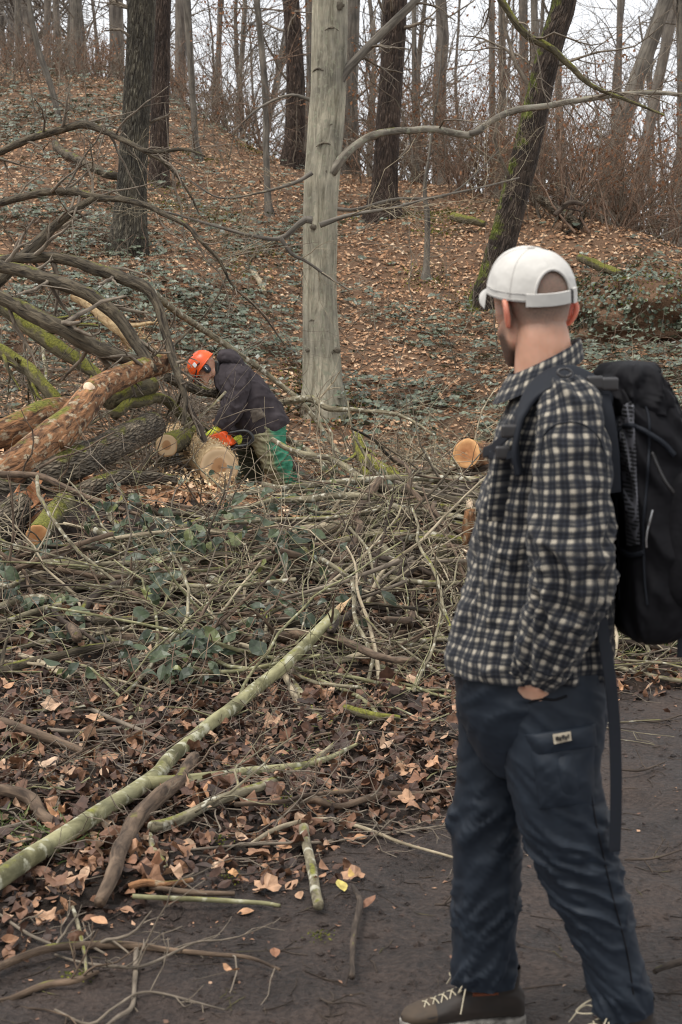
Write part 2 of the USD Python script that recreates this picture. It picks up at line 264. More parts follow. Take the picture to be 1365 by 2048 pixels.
# ---------------------------------------------------------------- the ground: one sheet to the horizon, the mud track a part of the same relief
def graded(segs): return np.unique(np.concatenate([np.arange(a, b, s) for a, b, s in segs]).round(5))
gx = graded([(-900, -100, 100), (-100, -20, 5), (-20, -7, 0.6), (-7, -2.2, 0.16), (-2.2, 2.2, 0.022), (2.2, 3, 0.05), (3, 7, 0.16), (7, 20, 0.6), (20, 100, 5), (100, 901, 100)])
gy = graded([(-900, -100, 100), (-100, -10, 5), (-10, 2, 0.5), (2, 7.4, 0.026), (7.4, 9, 0.06), (9, 20, 0.12), (20, 48, 0.3), (48, 100, 2), (100, 1001, 60)])
X, Y = np.meshgrid(gx, gy, indexing='ij'); Z = height(X.ravel(), Y.ravel()).reshape(X.shape)
GV = np.stack([X, Y, Z], -1).reshape(-1, 3); a_, b_ = len(gx), len(gy)
i, j = np.meshgrid(np.arange(a_-1), np.arange(b_-1), indexing='ij')
quad = np.stack([i*b_+j, (i+1)*b_+j, (i+1)*b_+j+1, i*b_+j+1], -1).reshape(-1, 4)
cx, cy = GV[quad].mean(1)[:, 0], GV[quad].mean(1)[:, 1]
wig = (meshkit.fbm(np.stack([cx*2, cy*2, 0*cx], -1), 3, 4)-0.5)*0.7
onpath = (cy < path_edge(cx)+wig) & (cy > -3) & (np.abs(cx) < 12)
def sub(q):
    u, inv = np.unique(q, return_inverse=True); inv = inv.reshape(q.shape); return GV[u], np.vstack([inv[:, [0, 1, 2]], inv[:, [0, 2, 3]]])
soilmat('leaf_mould', [(0.3, (0.05, 0.031, 0.021)), (0.5, (0.13, 0.077, 0.046)), (0.7, (0.22, 0.138, 0.086))], (0.8, 0.95), 0.15, 2.5, 40.0, 0.03, 1.0)
nearf = cy < 11.6+wig*2
mk(None, 'hillside', sub(quad[~onpath & ~nearf]), 'leaf_mould', kind='structure', label='wooded slope covered with brown leaf mould', loc=(0, 0, 0))
mk(None, 'forest_floor', sub(quad[~onpath & nearf]), 'forest_soil', kind='structure', label='dark leaf strewn forest floor beside the path', loc=(0, 0, 0))
mk(None, 'mud_path', sub(quad[onpath]), 'wet_mud', kind='structure', label='dark trodden mud path in the foreground', loc=(0, 0, 0))
# ---------------------------------------------------------------- standing trees
def px_line(pts, Y, n=14):
    'pixel polyline [(px, py, width px[, dY])] at forward distance Y -> P, R'
    a = np.array([(p+(0,))[:4] if len(p) == 3 else p for p in pts], float)
    P = at(a[:, 0], a[:, 1], Y+a[:, 3]); m = np.array([mpp(Y+d, y) for y, d in zip(a[:, 1], a[:, 3])])
    q = smoothline(np.c_[P, a[:, 2]*m/2], n); return q[:, :3], np.maximum(q[:, 3], 0.0012)
def extend_up(P, R, height_m, rng, taper=0.45, n=9):
    d = nrm(P[-1]-P[-3]); d = nrm(d+np.array([0, 0, 0.35])); L = max(height_m-(P[-1, 2]-P[0, 2]), 1.0)
    pts, st = [], L/n; p = P[-1].copy()
    for k in range(n):
        d = nrm(d+rng.normal(size=3)*0.05+np.array([0, 0, 0.06])); p = p+d*st; pts.append(p)
    return np.vstack([P, pts]), np.r_[R, R[-1]*np.linspace(0.95, taper*0.4, n)]
def tree(name, pts, mat, label, seed, Y=None, tall=13.0, limbs=7, low=0, sides=12, flare=0.0, twigmat='twig_bark', bump=0.06, group=None, crown_k=(4, 3), fromt=0.45, limb_children=None, twign=True, lowlen=(0.7, 2.2), cat='tree', nleaf=0, loww=(0, 0.5), ridge=0.0):
    rng = np.random.default_rng(seed)
    base = ghit(pts[0][0], pts[0][1]) if Y is None else None
    Yb = base[1] if Y is None else Y
    P, R = px_line(pts, Yb, 16)
    if Y is not None:                                   # the foot is hidden behind the ridge: carry the trunk down to the ground
        d = nrm(P[0]-P[1]); g = float(height(P[0, 0], P[0, 1], False)); k = (P[0, 2]-g+0.2)
        if k > 0: P = np.vstack([P[0]+d*k, P]); R = np.r_[R[0]*1.15, R]
    else: P = np.vstack([P[0]-np.array([0, 0, 0.3]), P]); R = np.r_[R[0]*1.12, R]
    nv = len(P)
    P, R = extend_up(P, R, tall, rng)
    if flare: R = R*(1+flare*np.exp(-np.maximum(P[:, 2]-P[1, 2], 0)/0.35))
    t = thing(name, P[0], label, cat, group)
    q = smoothline(np.c_[P, R], 44); P4, R4 = q[:, :3], q[:, 3]
    mk(t, 'trunk', tubes([(P4, R4)], sides, bump, 3.5, seed, flute=flare*0.35, ridge=ridge), mat)
    Pm, Rm = P4[None], R4[None]
    L1 = spawn(Pm, Rm, limbs, rng, (fromt, 0.98), (0.16, 0.34), (35, 70), (0.3, 0.5), 9, 0.16, 0.25)
    for a in range(min(limbs, 12)):
        mk(t, 'limb', tubes([(L1[0][a], L1[1][a])], 6, 0.05, 6, seed+a), mat)
    tw = []
    L2 = spawn(*L1, crown_k[0], rng, (0.2, 1), (0.35, 0.65), (25, 60), (0.4, 0.7), 6, 0.2, 0.15); tw += polys(*L2)
    L3 = spawn(*L2, crown_k[1], rng, (0.2, 1), (0.35, 0.7), (25, 60), (0.45, 0.8), 5, 0.22, 0.1, 0.002); tw3 = polys(*L3)
    lowp = []
    if low:
        Q = np.clip(np.array(loww)*len(P4), 0, len(P4)-1).astype(int)
        A = spawn(P4[None, Q[0]:Q[1]+1], R4[None, Q[0]:Q[1]+1], low, rng, (0.05, 1), (1, 1), (55, 95), (0.10, 0.2), 8, 0.2, 0.1, 0.004, absl=lowlen)
        B = spawn(*A, 4, rng, (0.2, 1), (0.35, 0.7), (25, 60), (0.45, 0.8), 6, 0.22, 0.05, 0.0025)
        C = spawn(*B, 4, rng, (0.2, 1), (0.4, 0.8), (25, 60), (0.45, 0.8), 4, 0.25, 0.02, 0.0018)
        lowp = polys(*A)+polys(*B); tw3 += polys(*C)
        if nleaf:
            tips = np.vstack([C[0].reshape(-1, 3), B[0][:, 2:].reshape(-1, 3)])
            tips = tips[rng.permutation(len(tips))[:nleaf]]
            leaves(t, 'leaf_cluster', tips+rng.normal(size=tips.shape)*0.015, rng.normal(size=tips.shape)+[0, 0, 0.2], rng.uniform(0.04, 0.075, len(tips)), rng, 'beech_leaf', kind='stuff', droop=True)
    mk(t, 'crown', tubes(tw+lowp, 4, cap=False, seed=seed), twigmat)
    mk(t, 'twigs', tubes(tw3, 3, cap=False, seed=seed), twigmat, kind='stuff')
    return t, P4, R4
# leaf templates (x along the midrib, unit length)
def _fan(out, mid):
    V = np.array(out+mid, float); return V
LEAF4 = (np.array([(0, 0, 0), (0.5, 0.27, 0.07), (1, 0, 0.02), (0.5, -0.27, 0.07), (0.5, 0, 0)]), np.array([(0, 4, 1), (1, 4, 2), (2, 4, 3), (3, 4, 0)]))
_o = [(0, 0), (0.16, 0.15), (0.36, 0.25), (0.58, 0.25), (0.8, 0.15), (1, 0)]
LEAF10 = (np.array([(x, y, abs(y)*0.35) for x, y in _o]+[(x, -y, abs(y)*0.35) for x, y in _o[4:0:-1]]+[(0.3, 0, 0), (0.65, 0, 0)]),
          np.array([(0, 10, 1), (1, 10, 2), (2, 10, 11), (2, 11, 3), (3, 11, 4), (4, 11, 5), (5, 11, 6), (6, 11, 7), (7, 11, 8), (8, 11, 10), (8, 10, 9), (9, 10, 0)]))
_m = [(0, 0), (0.06, 0.2), (0.10, 0.36), (0.27, 0.34), (0.42, 0.44), (0.54, 0.31), (0.70, 0.27), (0.80, 0.13), (1, 0)]
_mv = [(x, y, 0.2*math.sin(6*x+5*y)+0.5*y*y) for x, y in _m]+[(x, -y, 0.2*math.sin(5*x-6*y)+0.5*y*y) for x, y in _m[7:0:-1]]+[(0.36, 0, 0.02)]
MAPLE = (np.array(_mv), np.array([(16, b, a) if False else (16, a, b) for a, b in zip(range(16), list(range(1, 16))+[0])])[:, [0, 2, 1]])
def leafset(P, N, S, rng, mat, tmpl, curl=0.25, droop=False, tonepow=1.0, width=1.0, xdir=None):
    'leaves at P with normals N and lengths S -> args for mk'
    V0, F0 = tmpl; m = len(P); N = nrm(N)
    x = rng.normal(size=(m, 3)) if xdir is None else np.asarray(xdir)
    if droop: x = x+np.array([0, 0, -0.8])
    x = nrm(x-(x*N).sum(1, keepdims=True)*N); y = np.cross(N, x)
    v = np.repeat(V0[None], m, 0).copy()
    c = rng.normal(size=(m, 1))*curl; tw = rng.normal(size=(m, 1))*curl
    v[..., 1] *= width*rng.uniform(0.8, 1.25, (m, 1))
    v[..., 2] = v[..., 2]*rng.uniform(-1.2, 2.2, (m, 1))+c*(v[..., 0]-0.5)**2*2+tw*(v[..., 0]-0.4)*v[..., 1]*2
    W = P[:, None]+S[:, None, None]*((v[..., :1]-0.4)*x[:, None]+v[..., 1:2]*y[:, None]+v[..., 2:3]*N[:, None])
    F = (F0[None]+(np.arange(m)*len(V0))[:, None, None]).reshape(-1, 3)
    tone = np.repeat(rng.uniform(0, 1, m)**tonepow, len(V0))
    LAST['tone'] = tone
    return (W.reshape(-1, 3), F), mat, False
LAST = {}
def leaves(parent, name, P, N, S, rng, mat, tmpl=LEAF4, kind=None, label=None, cat=None, group=None, **kw):
    m, mt, _ = leafset(P, N, S, rng, mat, tmpl, **kw)
    return mk(parent, name, m, mt, False, kind=kind, label=label, cat=cat, group=group, tone=LAST['tone'])
_leafset = leafset
bark('knot_bark', (0.03, 0.024, 0.018), (0.2, 0.175, 0.135), furrow=40, stretch=1.0, bump=1.0)
# --- the pale hornbeam in the middle
horn, HP, HR = tree('hornbeam_tree', [(648, 828, 96), (646, 790, 82), (644, 720, 74), (640, 600, 66), (641, 500, 64), (641, 400, 64), (648, 300, 66), (656, 180, 68), (660, 80, 68), (661, 0, 70)], 'pale_bark',
     'pale grey smooth barked tree in the middle, fluted trunk, behind the worker', 11, sides=40, flare=0.12, bump=0.06, low=0, limbs=6, ridge=0.16)
HY = HP[3, 1]; hr = np.random.default_rng(5)
def limb(t, pts, Y, mat, seed, name='branch', n=22, k=9, side_len=(0.3, 0.9), sub=3, twigmat=None, sides=8, bump=0.12, ang=(30, 70), twr=0.0016, up=0.05):
    'a traced branch and its own side twigs, children of t'
    rng = np.random.default_rng(seed); P, R = px_line(pts, Y, n)
    P = P+np.r_[0, np.ones(n-1)][:, None]*(meshkit.fbm(P*4, 2, seed)[:, None]-0.5)*R[:, None]*0.8
    b = mk(t, name, tubes([(P, R)], sides, bump, 9, seed), mat)
    if k:
        A = spawn(P[None], R[None], k, rng, (0.15, 1), (1, 1), ang, (0.25, 0.45), 7, 0.22, up, twr*1.5, absl=side_len)
        B = spawn(*A, sub, rng, (0.2, 1), (0.4, 0.8), (25, 65), (0.5, 0.8), 5, 0.25, 0.03, twr)
        C = spawn(*B, 2, rng, (0.2, 1), (0.4, 0.8), (25, 65), (0.5, 0.8), 4, 0.25, 0.0, twr)
        mk(b if t is not None and b.path.count('/') < 4 else t, 'twigs', tubes(polys(*A)+polys(*B)+polys(*C), 3, cap=False, seed=seed), twigmat or mat, kind='stuff')
    return P, R
limb(horn, [(662, 345, 23), (688, 312, 19), (722, 283, 15), (765, 264, 14), (850, 258, 13.5), (905, 264, 14), (945, 268, 15), (985, 240, 12), (1035, 219, 14), (1100, 211, 12), (1200, 194, 11), (1300, 184, 9), (1380, 192, 8)], HY-0.1, 'limb_bark', 21, k=16, side_len=(0.4, 1.3), twigmat='twig_bark', n=36, ang=(25, 80), up=-0.1)
limb(horn, [(940, 266, 13), (955, 262, 12), (965, 258, 13), (968, 250, 8)], HY-0.12, 'grey_bark', 22, k=0, n=6)
limb(horn, [(668, 190, 26), (690, 145, 20), (738, 92, 17), (790, 42, 17), (840, -8, 15), (900, -80, 12)], HY-0.05, 'grey_bark', 23, k=8, twigmat='twig_bark', n=24)
limb(horn, [(675, -330, 60), (820, -200, 34), (940, -80, 20), (1002, 0, 14), (1050, 68, 15), (1105, 98, 15), (1140, 130, 13), (1180, 168, 10), (1245, 196, 7), (1330, 230, 4)], HY-0.6, 'mossy_bark', 24, k=10, side_len=(0.3, 1.1), twigmat='twig_bark', n=34)
limb(horn, [(625, 440, 16), (605, 442, 13), (562, 476, 10), (500, 470, 7), (430, 452, 6), (350, 428, 4), (250, 405, 3)], HY-0.4, 'grey_bark', 25, k=18, side_len=(0.4, 1.2), twigmat='pale_stick_bark', n=26, up=-0.05)
limb(horn, [(562, 476, 9), (585, 508, 7), (610, 520, 6), (660, 555, 5), (700, 580, 3)], HY-0.7, 'grey_bark', 26, k=9, side_len=(0.2, 0.7), twigmat='pale_stick_bark', n=16)
limb(horn, [(640, 450, 12), (700, 430, 8), (790, 415, 6), (850, 398, 5), (960, 375, 4), (1040, 355, 3)], HY-0.5, 'grey_bark', 27, k=18, side_len=(0.4, 1.2), twigmat='pale_stick_bark', n=24)
limb(horn, [(640, 405, 10), (700, 420, 7), (790, 398, 6), (900, 388, 4), (1000, 300, 3)], HY+0.5, 'grey_bark', 28, k=14, side_len=(0.4, 1.2), twigmat='pale_stick_bark', n=20)
limb(horn, [(625, 345, 9), (590, 365, 7), (520, 385, 5), (440, 395, 4), (380, 360, 3)], HY-0.2, 'grey_bark', 29, k=13, twigmat='pale_stick_bark', n=20)
limb(horn, [(625, 200, 9), (580, 190, 6), (520, 215, 5), (470, 260, 4)], HY+0.3, 'grey_bark', 30, k=8, twigmat='red_twig_bark', n=18)
# knots, the long dark slit and the moss at the foot
def knot(px, py, r, Y=HY):
    c = at(px, py, Y)-np.array([0, 1, 0])*HR[8]*0.9; k = trimesh.creation.icosphere(2, 1.0); v = k.vertices*np.array([1.25, 0.45, 0.9])*r
    v = v*(1+1.3*(meshkit.fbm(k.vertices*2.2+px, 3, int(py))-0.5))[:, None]
    mk(horn, 'knot', (v+c, k.faces), 'knot_bark')
for kx, ky, kr in ((655, 757, 0.035), (660, 705, 0.03), (618, 700, 0.022), (640, 690, 0.024), (675, 700, 0.03), (628, 455, 0.03), (660, 250, 0.035), (652, 130, 0.03), (676, 15, 0.05), (650, 345, 0.03)): knot(kx, ky, kr)
for sx_, sy_, sw_ in ((650, 288, 17), (637, 140, 12), (664, 60, 14), (626, 640, 9)):
    q_ = np.array([(sx_+sw_*a, sy_+sw_*0.45*(abs(a)**1.6)) for a in np.linspace(-1, 1, 11)]); zz = at(q_[:, 0], q_[:, 1], HY); ax = np.stack([np.interp(zz[:, 2], HP[:, 2], HP[:, c_]) for c_ in (0, 1)], 1); rr_ = np.interp(zz[:, 2], HP[:, 2], HR)*0.985; dx_ = np.clip(zz[:, 0]-ax[:, 0], -rr_*0.95, rr_*0.95)
    mk(horn, 'branch_scar', tubes([(np.c_[ax[:, 0]+dx_, ax[:, 1]-np.sqrt(rr_**2-dx_**2), zz[:, 2]], 0.004+0.008*np.sin(np.linspace(0, math.pi, 11)))], 6, 0.3, 20, int(sy_)), 'knot_bark')
# --- the other trees with a visible foot
oak, OP, OR_ = tree('oak_tree', [(256, 512, 82), (258, 480, 74), (262, 400, 62), (268, 300, 58), (274, 200, 56), (280, 100, 56), (284, 0, 57)], 'oak_bark',
     'thick dark oak with furrowed grey bark on the left slope', 31, sides=28, flare=0.1, bump=0.07, low=7, loww=(0.02, 0.3), lowlen=(0.3, 0.9), tall=15)
tree('red_trunk_tree', [(318, 368, 44), (319, 340, 38), (320, 200, 37), (324, 0, 38)], 'red_bark', 'reddish brown straight trunk standing just behind the thick dark oak', 32, sides=18, flare=0.12, tall=16)
tree('slender_tree', [(394, 320, 22), (392, 295, 14), (388, 230, 12), (382, 130, 14), (374, 0, 16)], 'grey_bark', 'slender grey tree with small flared foot right of the reddish trunk', 33, sides=10, flare=0.3, low=9, lowlen=(0.8, 2.2))
tree('leaning_sapling', [(121, 250, 12), (112, 210, 12), (98, 160, 12), (80, 110, 12), (66, 50, 11), (56, -10, 10)], 'grey_bark', 'thin dark sapling leaning left on the upper left slope', 34, sides=8, low=8, tall=10, limbs=4)
tree('beech_sapling', [(540, 432, 20), (536, 400, 13), (533, 300, 13), (532, 200, 14), (524, 100, 13), (514, 0, 12)], 'grey_bark', 'young beech with dry brown leaves left of the pale grey tree', 35, sides=10, flare=0.25, low=24, lowlen=(0.8, 2.2), loww=(0.1, 0.7), nleaf=900, twigmat='red_twig_bark', tall=11)
tree('ridge_tree', [(584, 335, 52), (588, 300, 42), (592, 180, 38), (588, 80, 34), (582, 0, 34)], 'red_bark', 'broad brown trunk on the ridge just left of the pale tree', 36, sides=16, flare=0.15, low=10, tall=16)
tree('straight_tree', [(702, 300, 36), (700, 200, 32), (703, 100, 31), (706, 0, 30)], 'grey_bark', 'straight brown trunk peeping out just right of the pale tree', 37, Y=34, sides=12, low=8, tall=16)
tree('stout_tree', [(766, 440, 76), (768, 400, 56), (772, 330, 50), (780, 200, 48), (787, 100, 47), (792, 0, 48)], 'red_bark', 'stout brown trunk behind the long grey side branch', 38, sides=18, flare=0.16, low=10, tall=16)
tree('pole_tree', [(832, 330, 14), (830, 200, 11), (829, 100, 10), (829, 0, 10)], 'grey_bark', 'thin pole like trunk right of the stout brown trunk', 39, Y=33, sides=8, low=12, tall=13)
tree('bulging_tree', [(880, 280, 30), (880, 150, 27), (886, 80, 26), (882, 0, 22)], 'far_bark', 'grey trunk with broken snag forking behind the ridge, mid right', 40, Y=40, sides=12, low=10, tall=17)
lean, LP, LR = tree('leaning_oak', [(972, 612, 72), (980, 580, 60), (1002, 500, 57), (1028, 400, 55), (1054, 300, 54), (1076, 200, 52), (1100, 100, 50), (1130, 0, 50)], 'moss_sided_bark',
     'dark trunk leaning right with green moss down its left edge', 41, sides=24, flare=0.1, bump=0.06, tall=14, low=5, loww=(0.1, 0.45))
tree('cut_sapling', [(852, 558, 19), (853, 540, 12), (855, 480, 11), (855, 430, 12), (850, 380, 8), (860, 300, 5)], 'grey_bark', 'short thin dark stem with mossy foot on the leafy slope', 42, sides=10, flare=0.35, tall=4.2, limbs=4, low=6, lowlen=(0.4, 1.0), loww=(0.3, 0.9))
for k, (x0, y0_, x1, w0, Yd, nm, lb) in enumerate([
    (986, 330, 984, 13, 36, 'thin_tree', 'left one of the two thin dark trunks left of the leaning trunk'), (1003, 330, 1004, 15, 37, 'thin_tree', 'right one of the two thin dark trunks left of the leaning trunk'),
    (1046, 330, 1047, 19, 40, 'thin_tree', 'grey straight trunk passing right behind the leaning trunk'), (1070, 100, 1069, 15, 44, 'thin_tree', 'thin trunk hugging the leaning trunk on its upper left'),
    (1240, 330, 1241, 13, 38, 'thin_tree', 'upright thin trunk left of the curved fork at right'), (1122, 330, 1119, 14, 46, 'thin_tree', 'thin upright trunk a little right of the leaning trunk'),
    (1290, 300, 1352, 22, 36, 'leaning_tree', 'inclined trunk next to the right picture edge'), (1360, 400, 1361, 15, 33, 'thin_tree', 'dark trunk cut by the right picture edge'),
    (230, 175, 232, 30, 46, 'ridge_tree', 'grey trunk on the ridge just left of the thick oak'), (150, 130, 152, 26, 47, 'ridge_tree', 'wide grey trunk on the top left ridge'),
    (95, 120, 96, 15, 48, 'ridge_tree', 'thin trunk left of the wide one on the top left ridge'), (40, 110, 36, 14, 48, 'ridge_tree', 'leftmost thin trunk on the top left ridge'),
    (435, 230, 442, 11, 42, 'thin_tree', 'thin straight trunk between slender tree and young beech'), (472, 260, 490, 9, 40, 'thin_tree', 'thin slanting stem left of the young beech'),
    (356, 250, 362, 24, 44, 'ridge_tree', 'brown trunk behind the slender grey tree'), (620, 200, 618, 16, 45, 'thin_tree', 'thin trunk against the left edge of the pale tree'),
    (118, 100, 112, 13, 50, 'ridge_tree', 'thin trunk right of the wide one on the top left ridge')]):
    tree(nm, [(x0, y0_, w0*1.1), (x0*0.6+x1*0.4+3*math.sin(k), y0_*0.6, w0), (x1, 0, w0*0.95)], ['far_bark', 'grey_bark'][k % 2], lb, 60+k, Y=Yd, sides=8, low=10, tall=15, limbs=5, lowlen=(1.0, 3.0))
tree('curved_tree', [(1195, 420, 42), (1215, 360, 36), (1238, 270, 35), (1268, 180, 34), (1300, 90, 32), (1335, -5, 30)], 'grey_bark', 'curved grey trunk sweeping up to the right, far right', 90, Y=33, sides=12, low=9, tall=14)
# --- the wood beyond the ridge
fr = np.random.default_rng(77)
n_far = 0
for k in range(64):
    Yd = fr.uniform(44, 95); xw = fr.uniform(-0.235, 0.235)*Yd
    if Yd < 52 and xw < -2: continue
    g = float(height(xw, Yd, False)); rr = fr.uniform(0.07, 0.2); hh = fr.uniform(9, 17)
    dr = fr.normal(size=2)*0.06; P = np.array([[xw+dr[0]*z+0.15*math.sin(z*0.7+k), Yd+dr[1]*z, g-0.3+z] for z in np.linspace(0, hh, 9)]); R = rr*np.linspace(1, 0.25, 9)
    px_ = 682+xw/Yd*FPX; zone = 'behind the top left ridge' if px_ < 330 else 'left of the pale tree' if px_ < 610 else 'right of the pale tree' if px_ < 1060 else 'right of the leaning trunk'
    t = thing('distant_tree', P[0], f'{"thick" if rr > 0.15 else "thin" if rr < 0.1 else "middling"} {"left leaning" if dr[0] < -0.03 else "right leaning" if dr[0] > 0.03 else "upright"} bare tree of the far wood, {zone}', 'tree', 'bare trees of the far wood')
    mk(t, 'trunk', tubes([(P, R)], 6, seed=k), 'far_bark')
    A = spawn(P[None], R[None], 26, fr, (0.1, 1), (0.2, 0.42), (35, 75), (0.25, 0.5), 6, 0.2, 0.2, 0.006)
    B = spawn(*A, 6, fr, (0.15, 1), (0.4, 0.7), (30, 65), (0.4, 0.7), 4, 0.2, 0.1, 0.005)
    C = spawn(*B, 3, fr, (0.2, 1), (0.4, 0.85), (30, 65), (0.5, 0.8), 3, 0.2, 0.05, 0.004)
    mk(t, 'crown', tubes(polys(*A)+polys(*B)+polys(*C), 3, cap=False, seed=k), 'far_bark', kind='stuff')
# --- brown shrubs and brushwood on the ridge
def shrub(name, px, py, Yd, h, w, label, seed, mat='red_twig_bark', stems=9, leaves_n=0, group=None):
    rng = np.random.default_rng(seed); c = at(px, py, Yd); c[2] = float(height(c[0], c[1], False))-0.05
    base = np.repeat(c[None], stems, 0)+np.c_[rng.normal(size=(stems, 2))*w*0.25, np.zeros(stems)]
    d = nrm(np.c_[rng.normal(size=(stems, 2))*0.45, np.ones(stems)]); n = 8; P = [base]; L = h*rng.uniform(0.6, 1.15, stems)
    for _ in range(n-1):
        P.append(P[-1]+d*(L/(n-1))[:, None]); d = nrm(d+rng.normal(size=(stems, 3))*0.16)
    P = np.stack(P, 1); R = np.linspace(0.016, 0.004, n)[None]*rng.uniform(0.6, 1.3, (stems, 1))
    A = spawn(P, R, 8, rng, (0.1, 1), (0.3, 0.6), (25, 65), (0.4, 0.7), 5, 0.2, 0.1, 0.003)
    B = spawn(*A, 5, rng, (0.15, 1), (0.4, 0.8), (25, 65), (0.5, 0.8), 4, 0.2, 0.05, 0.0025)
    zone = 'at the top left ridge' if px < 420 else 'left of the pale tree' if px < 640 else 'behind the long grey side branch' if px < 960 else 'beside the leaning trunk' if px < 1130 else 'at the far right'
    t = thing(name, c, f'{label} of the ridge, {"tall" if h > 2.4 else "low"} one {zone}', 'shrub', group)
    for a in range(stems): mk(t, 'stem', tubes([(P[a], R[a])], 4, cap=False), mat)
    mk(t, 'twigs', tubes(polys(*A)+polys(*B), 3, cap=False), mat, kind='stuff')
    if leaves_n:
        q = B[0][:, 1:].reshape(-1, 3); q = q[rng.permutation(len(q))[:leaves_n]]
        leaves(t, 'dry_leaves', q, rng.normal(size=q.shape), rng.uniform(0.05, 0.09, len(q)), rng, 'beech_leaf', kind='stuff', droop=True)
sr = np.random.default_rng(3)
k = 0
for px, Yd in [(10, 38), (45, 40), (85, 38.5), (120, 41), (160, 39), (200, 41), (240, 39.5), (285, 41), (330, 39), (365, 38.5), (410, 37), (440, 36), (475, 35), (1080, 27), (1135, 26), (1215, 26.5), (1275, 27), (905, 33), (780, 31.5), (20, 44), (70, 45), (130, 43), (180, 46), (230, 43), (300, 45), (350, 42), (410, 41), (450, 38), (500, 37), (545, 36), (600, 36), (690, 34), (735, 33), (800, 33), (830, 31), (870, 32), (905, 31), (935, 30), (960, 29),
               (1020, 30), (1060, 28), (1090, 30), (1120, 28), (1150, 29), (1175, 27), (1205, 28), (1230, 27), (1260, 28), (1290, 26), (1320, 27), (1350, 26), (1100, 25), (1200, 25), (860, 36), (1000, 36), (1140, 36), (1270, 36)]:
    lf = 260 if px in (735, 780, 800, 830, 870, 905, 1080, 1135, 1175, 1230, 1200, 1215, 1275, 200, 365) else (70 if k % 3 == 0 else 0)
    shrub('bare_shrub', px, 500, Yd+sr.uniform(-0.6, 0.6), sr.uniform(1.6, 3.2)*(0.55 if Yd > 34.9 and px < 480 and k < 24 else 1), 1.6, 'bare brown shrub' if not lf else 'brown shrub with dry leaves', 300+k, leaves_n=lf, group='leafy shrubs of the ridge thicket' if lf else 'bare shrubs of the ridge thicket', mat='red_twig_bark' if k % 3 else 'twig_bark', stems=10); k += 1
# ---------------------------------------------------------------- leaf litter, bramble cover, moss (what nobody could count)
lr = np.random.default_rng(12)
def ground_normal(p, e=0.15):
    x, y = p[:, 0], p[:, 1]
    return nrm(np.stack([-(height(x+e, y, False)-height(x-e, y, False))/(2*e), -(height(x, y+e, False)-height(x, y-e, False))/(2*e), np.ones(len(x))], -1))
def wedge(n, y0, y1, rng, half=0.25, pad=0.6, pw=1.0):
    'random ground points in the wedge of ground in front of the camera'
    y = y0+(y1-y0)*rng.uniform(0, 1, n)**pw; x = rng.uniform(-1, 1, n)*(half*y+pad); return np.stack([x, y, height(x, y)], -1)
def gauss(p, spots):
    w = np.zeros(len(p))
    for px, py, rx, ry, a in spots:
        c = ghit(px, py); w = np.maximum(w, a*np.exp(-((p[:, 0]-c[0])/rx)**2-((p[:, 1]-c[1])/ry)**2))
    return w
BSPOT = [(60, 470, 2.0, 3.0, 1), (200, 600, 2.0, 2.2, 1), (400, 560, 1.4, 2.4, .95), (380, 640, 1.6, 1.6, 1), (500, 700, 1.3, 1.4, 1), (540, 760, 1.0, 1.0, .8), (820, 720, 1.0, 1.2, .9), (900, 800, 1.1, 1.0, 1), (760, 660, .7, .8, .6),
         (920, 700, .9, 1.3, .7), (1250, 690, 1.5, 1.6, 1), (1330, 800, 1.5, 1.5, 1), (1180, 640, 1.0, 1.5, .8), (60, 230, 3.5, 6, .8), (480, 470, 1.3, 2.0, .75), (330, 500, 1.6, 2.2, .8), (700, 760, 1.2, .9, .55), (1340, 620, 1.2, 2, .8), (960, 850, 1.0, .8, .8)]
P = wedge(105000, 12.5, 50, lr, pw=1.45)
bw = gauss(P, BSPOT); keep = lr.uniform(0, 1, len(P)) > bw*0.55
P = P[keep]; keepn = meshkit.fbm(P*0.8+3, 3, 8) > lr.uniform(0.05, 0.40, len(P)); P = P[keepn]
N = ground_normal(P)+lr.normal(size=P.shape)*0.3
leaves(None, 'leaf_litter', P+[0, 0, 0.02], N, lr.uniform(0.045, 0.10, len(P)), lr, 'litter_hill', kind='stuff', label='carpet of dry brown leaves on the wooded slope', cat='leaf litter')
P = wedge(9000, 11, 15.5, lr); leaves(None, 'leaf_litter', P+[0, 0, 0.015], ground_normal(P)+lr.normal(size=P.shape)*0.5, lr.uniform(0.05, 0.11, len(P)), lr, 'litter_hill', kind='stuff', label='brown leaves on the ground around the worker', cat='leaf litter')
P = wedge(36000, 3.9, 11.5, lr, half=0.26); d = P[:, 1]-path_edge(P[:, 0])
P = P[d > lr.exponential(0.22, len(P))-0.12+(meshkit.fbm(P*2.0, 3, 2)-0.5)*0.7]; P = P[lr.uniform(0, 1, len(P)) > 0.8*np.clip((P[:, 1]-6.9)/0.7, 0, 1)*(P[:, 0] < 1.9)]
leaves(None, 'leaf_litter', P+np.c_[np.zeros((len(P), 2)), lr.uniform(0.0, 0.022, len(P))], ground_normal(P, 0.3)+lr.normal(size=P.shape)*0.6, lr.uniform(0.018, 0.062, len(P)), lr, 'litter_near', LEAF10, kind='stuff', curl=0.45, tonepow=1.25, label='layer of wet brown leaves along the path edge', cat='leaf litter')
P = wedge(1100, 4.4, 8.5, lr, half=0.26); d = P[:, 1]-path_edge(P[:, 0]); P = P[d > 0.1]
leaves(None, 'leaf_litter', P+[0, 0, 0.03], ground_normal(P, 0.3)+lr.normal(size=P.shape)*0.4, lr.uniform(0.045, 0.095, len(P)), lr, 'litter_near', MAPLE, kind='stuff', curl=0.35, tonepow=0.7, label='larger lobed dead leaves along the path edge', cat='leaf litter')
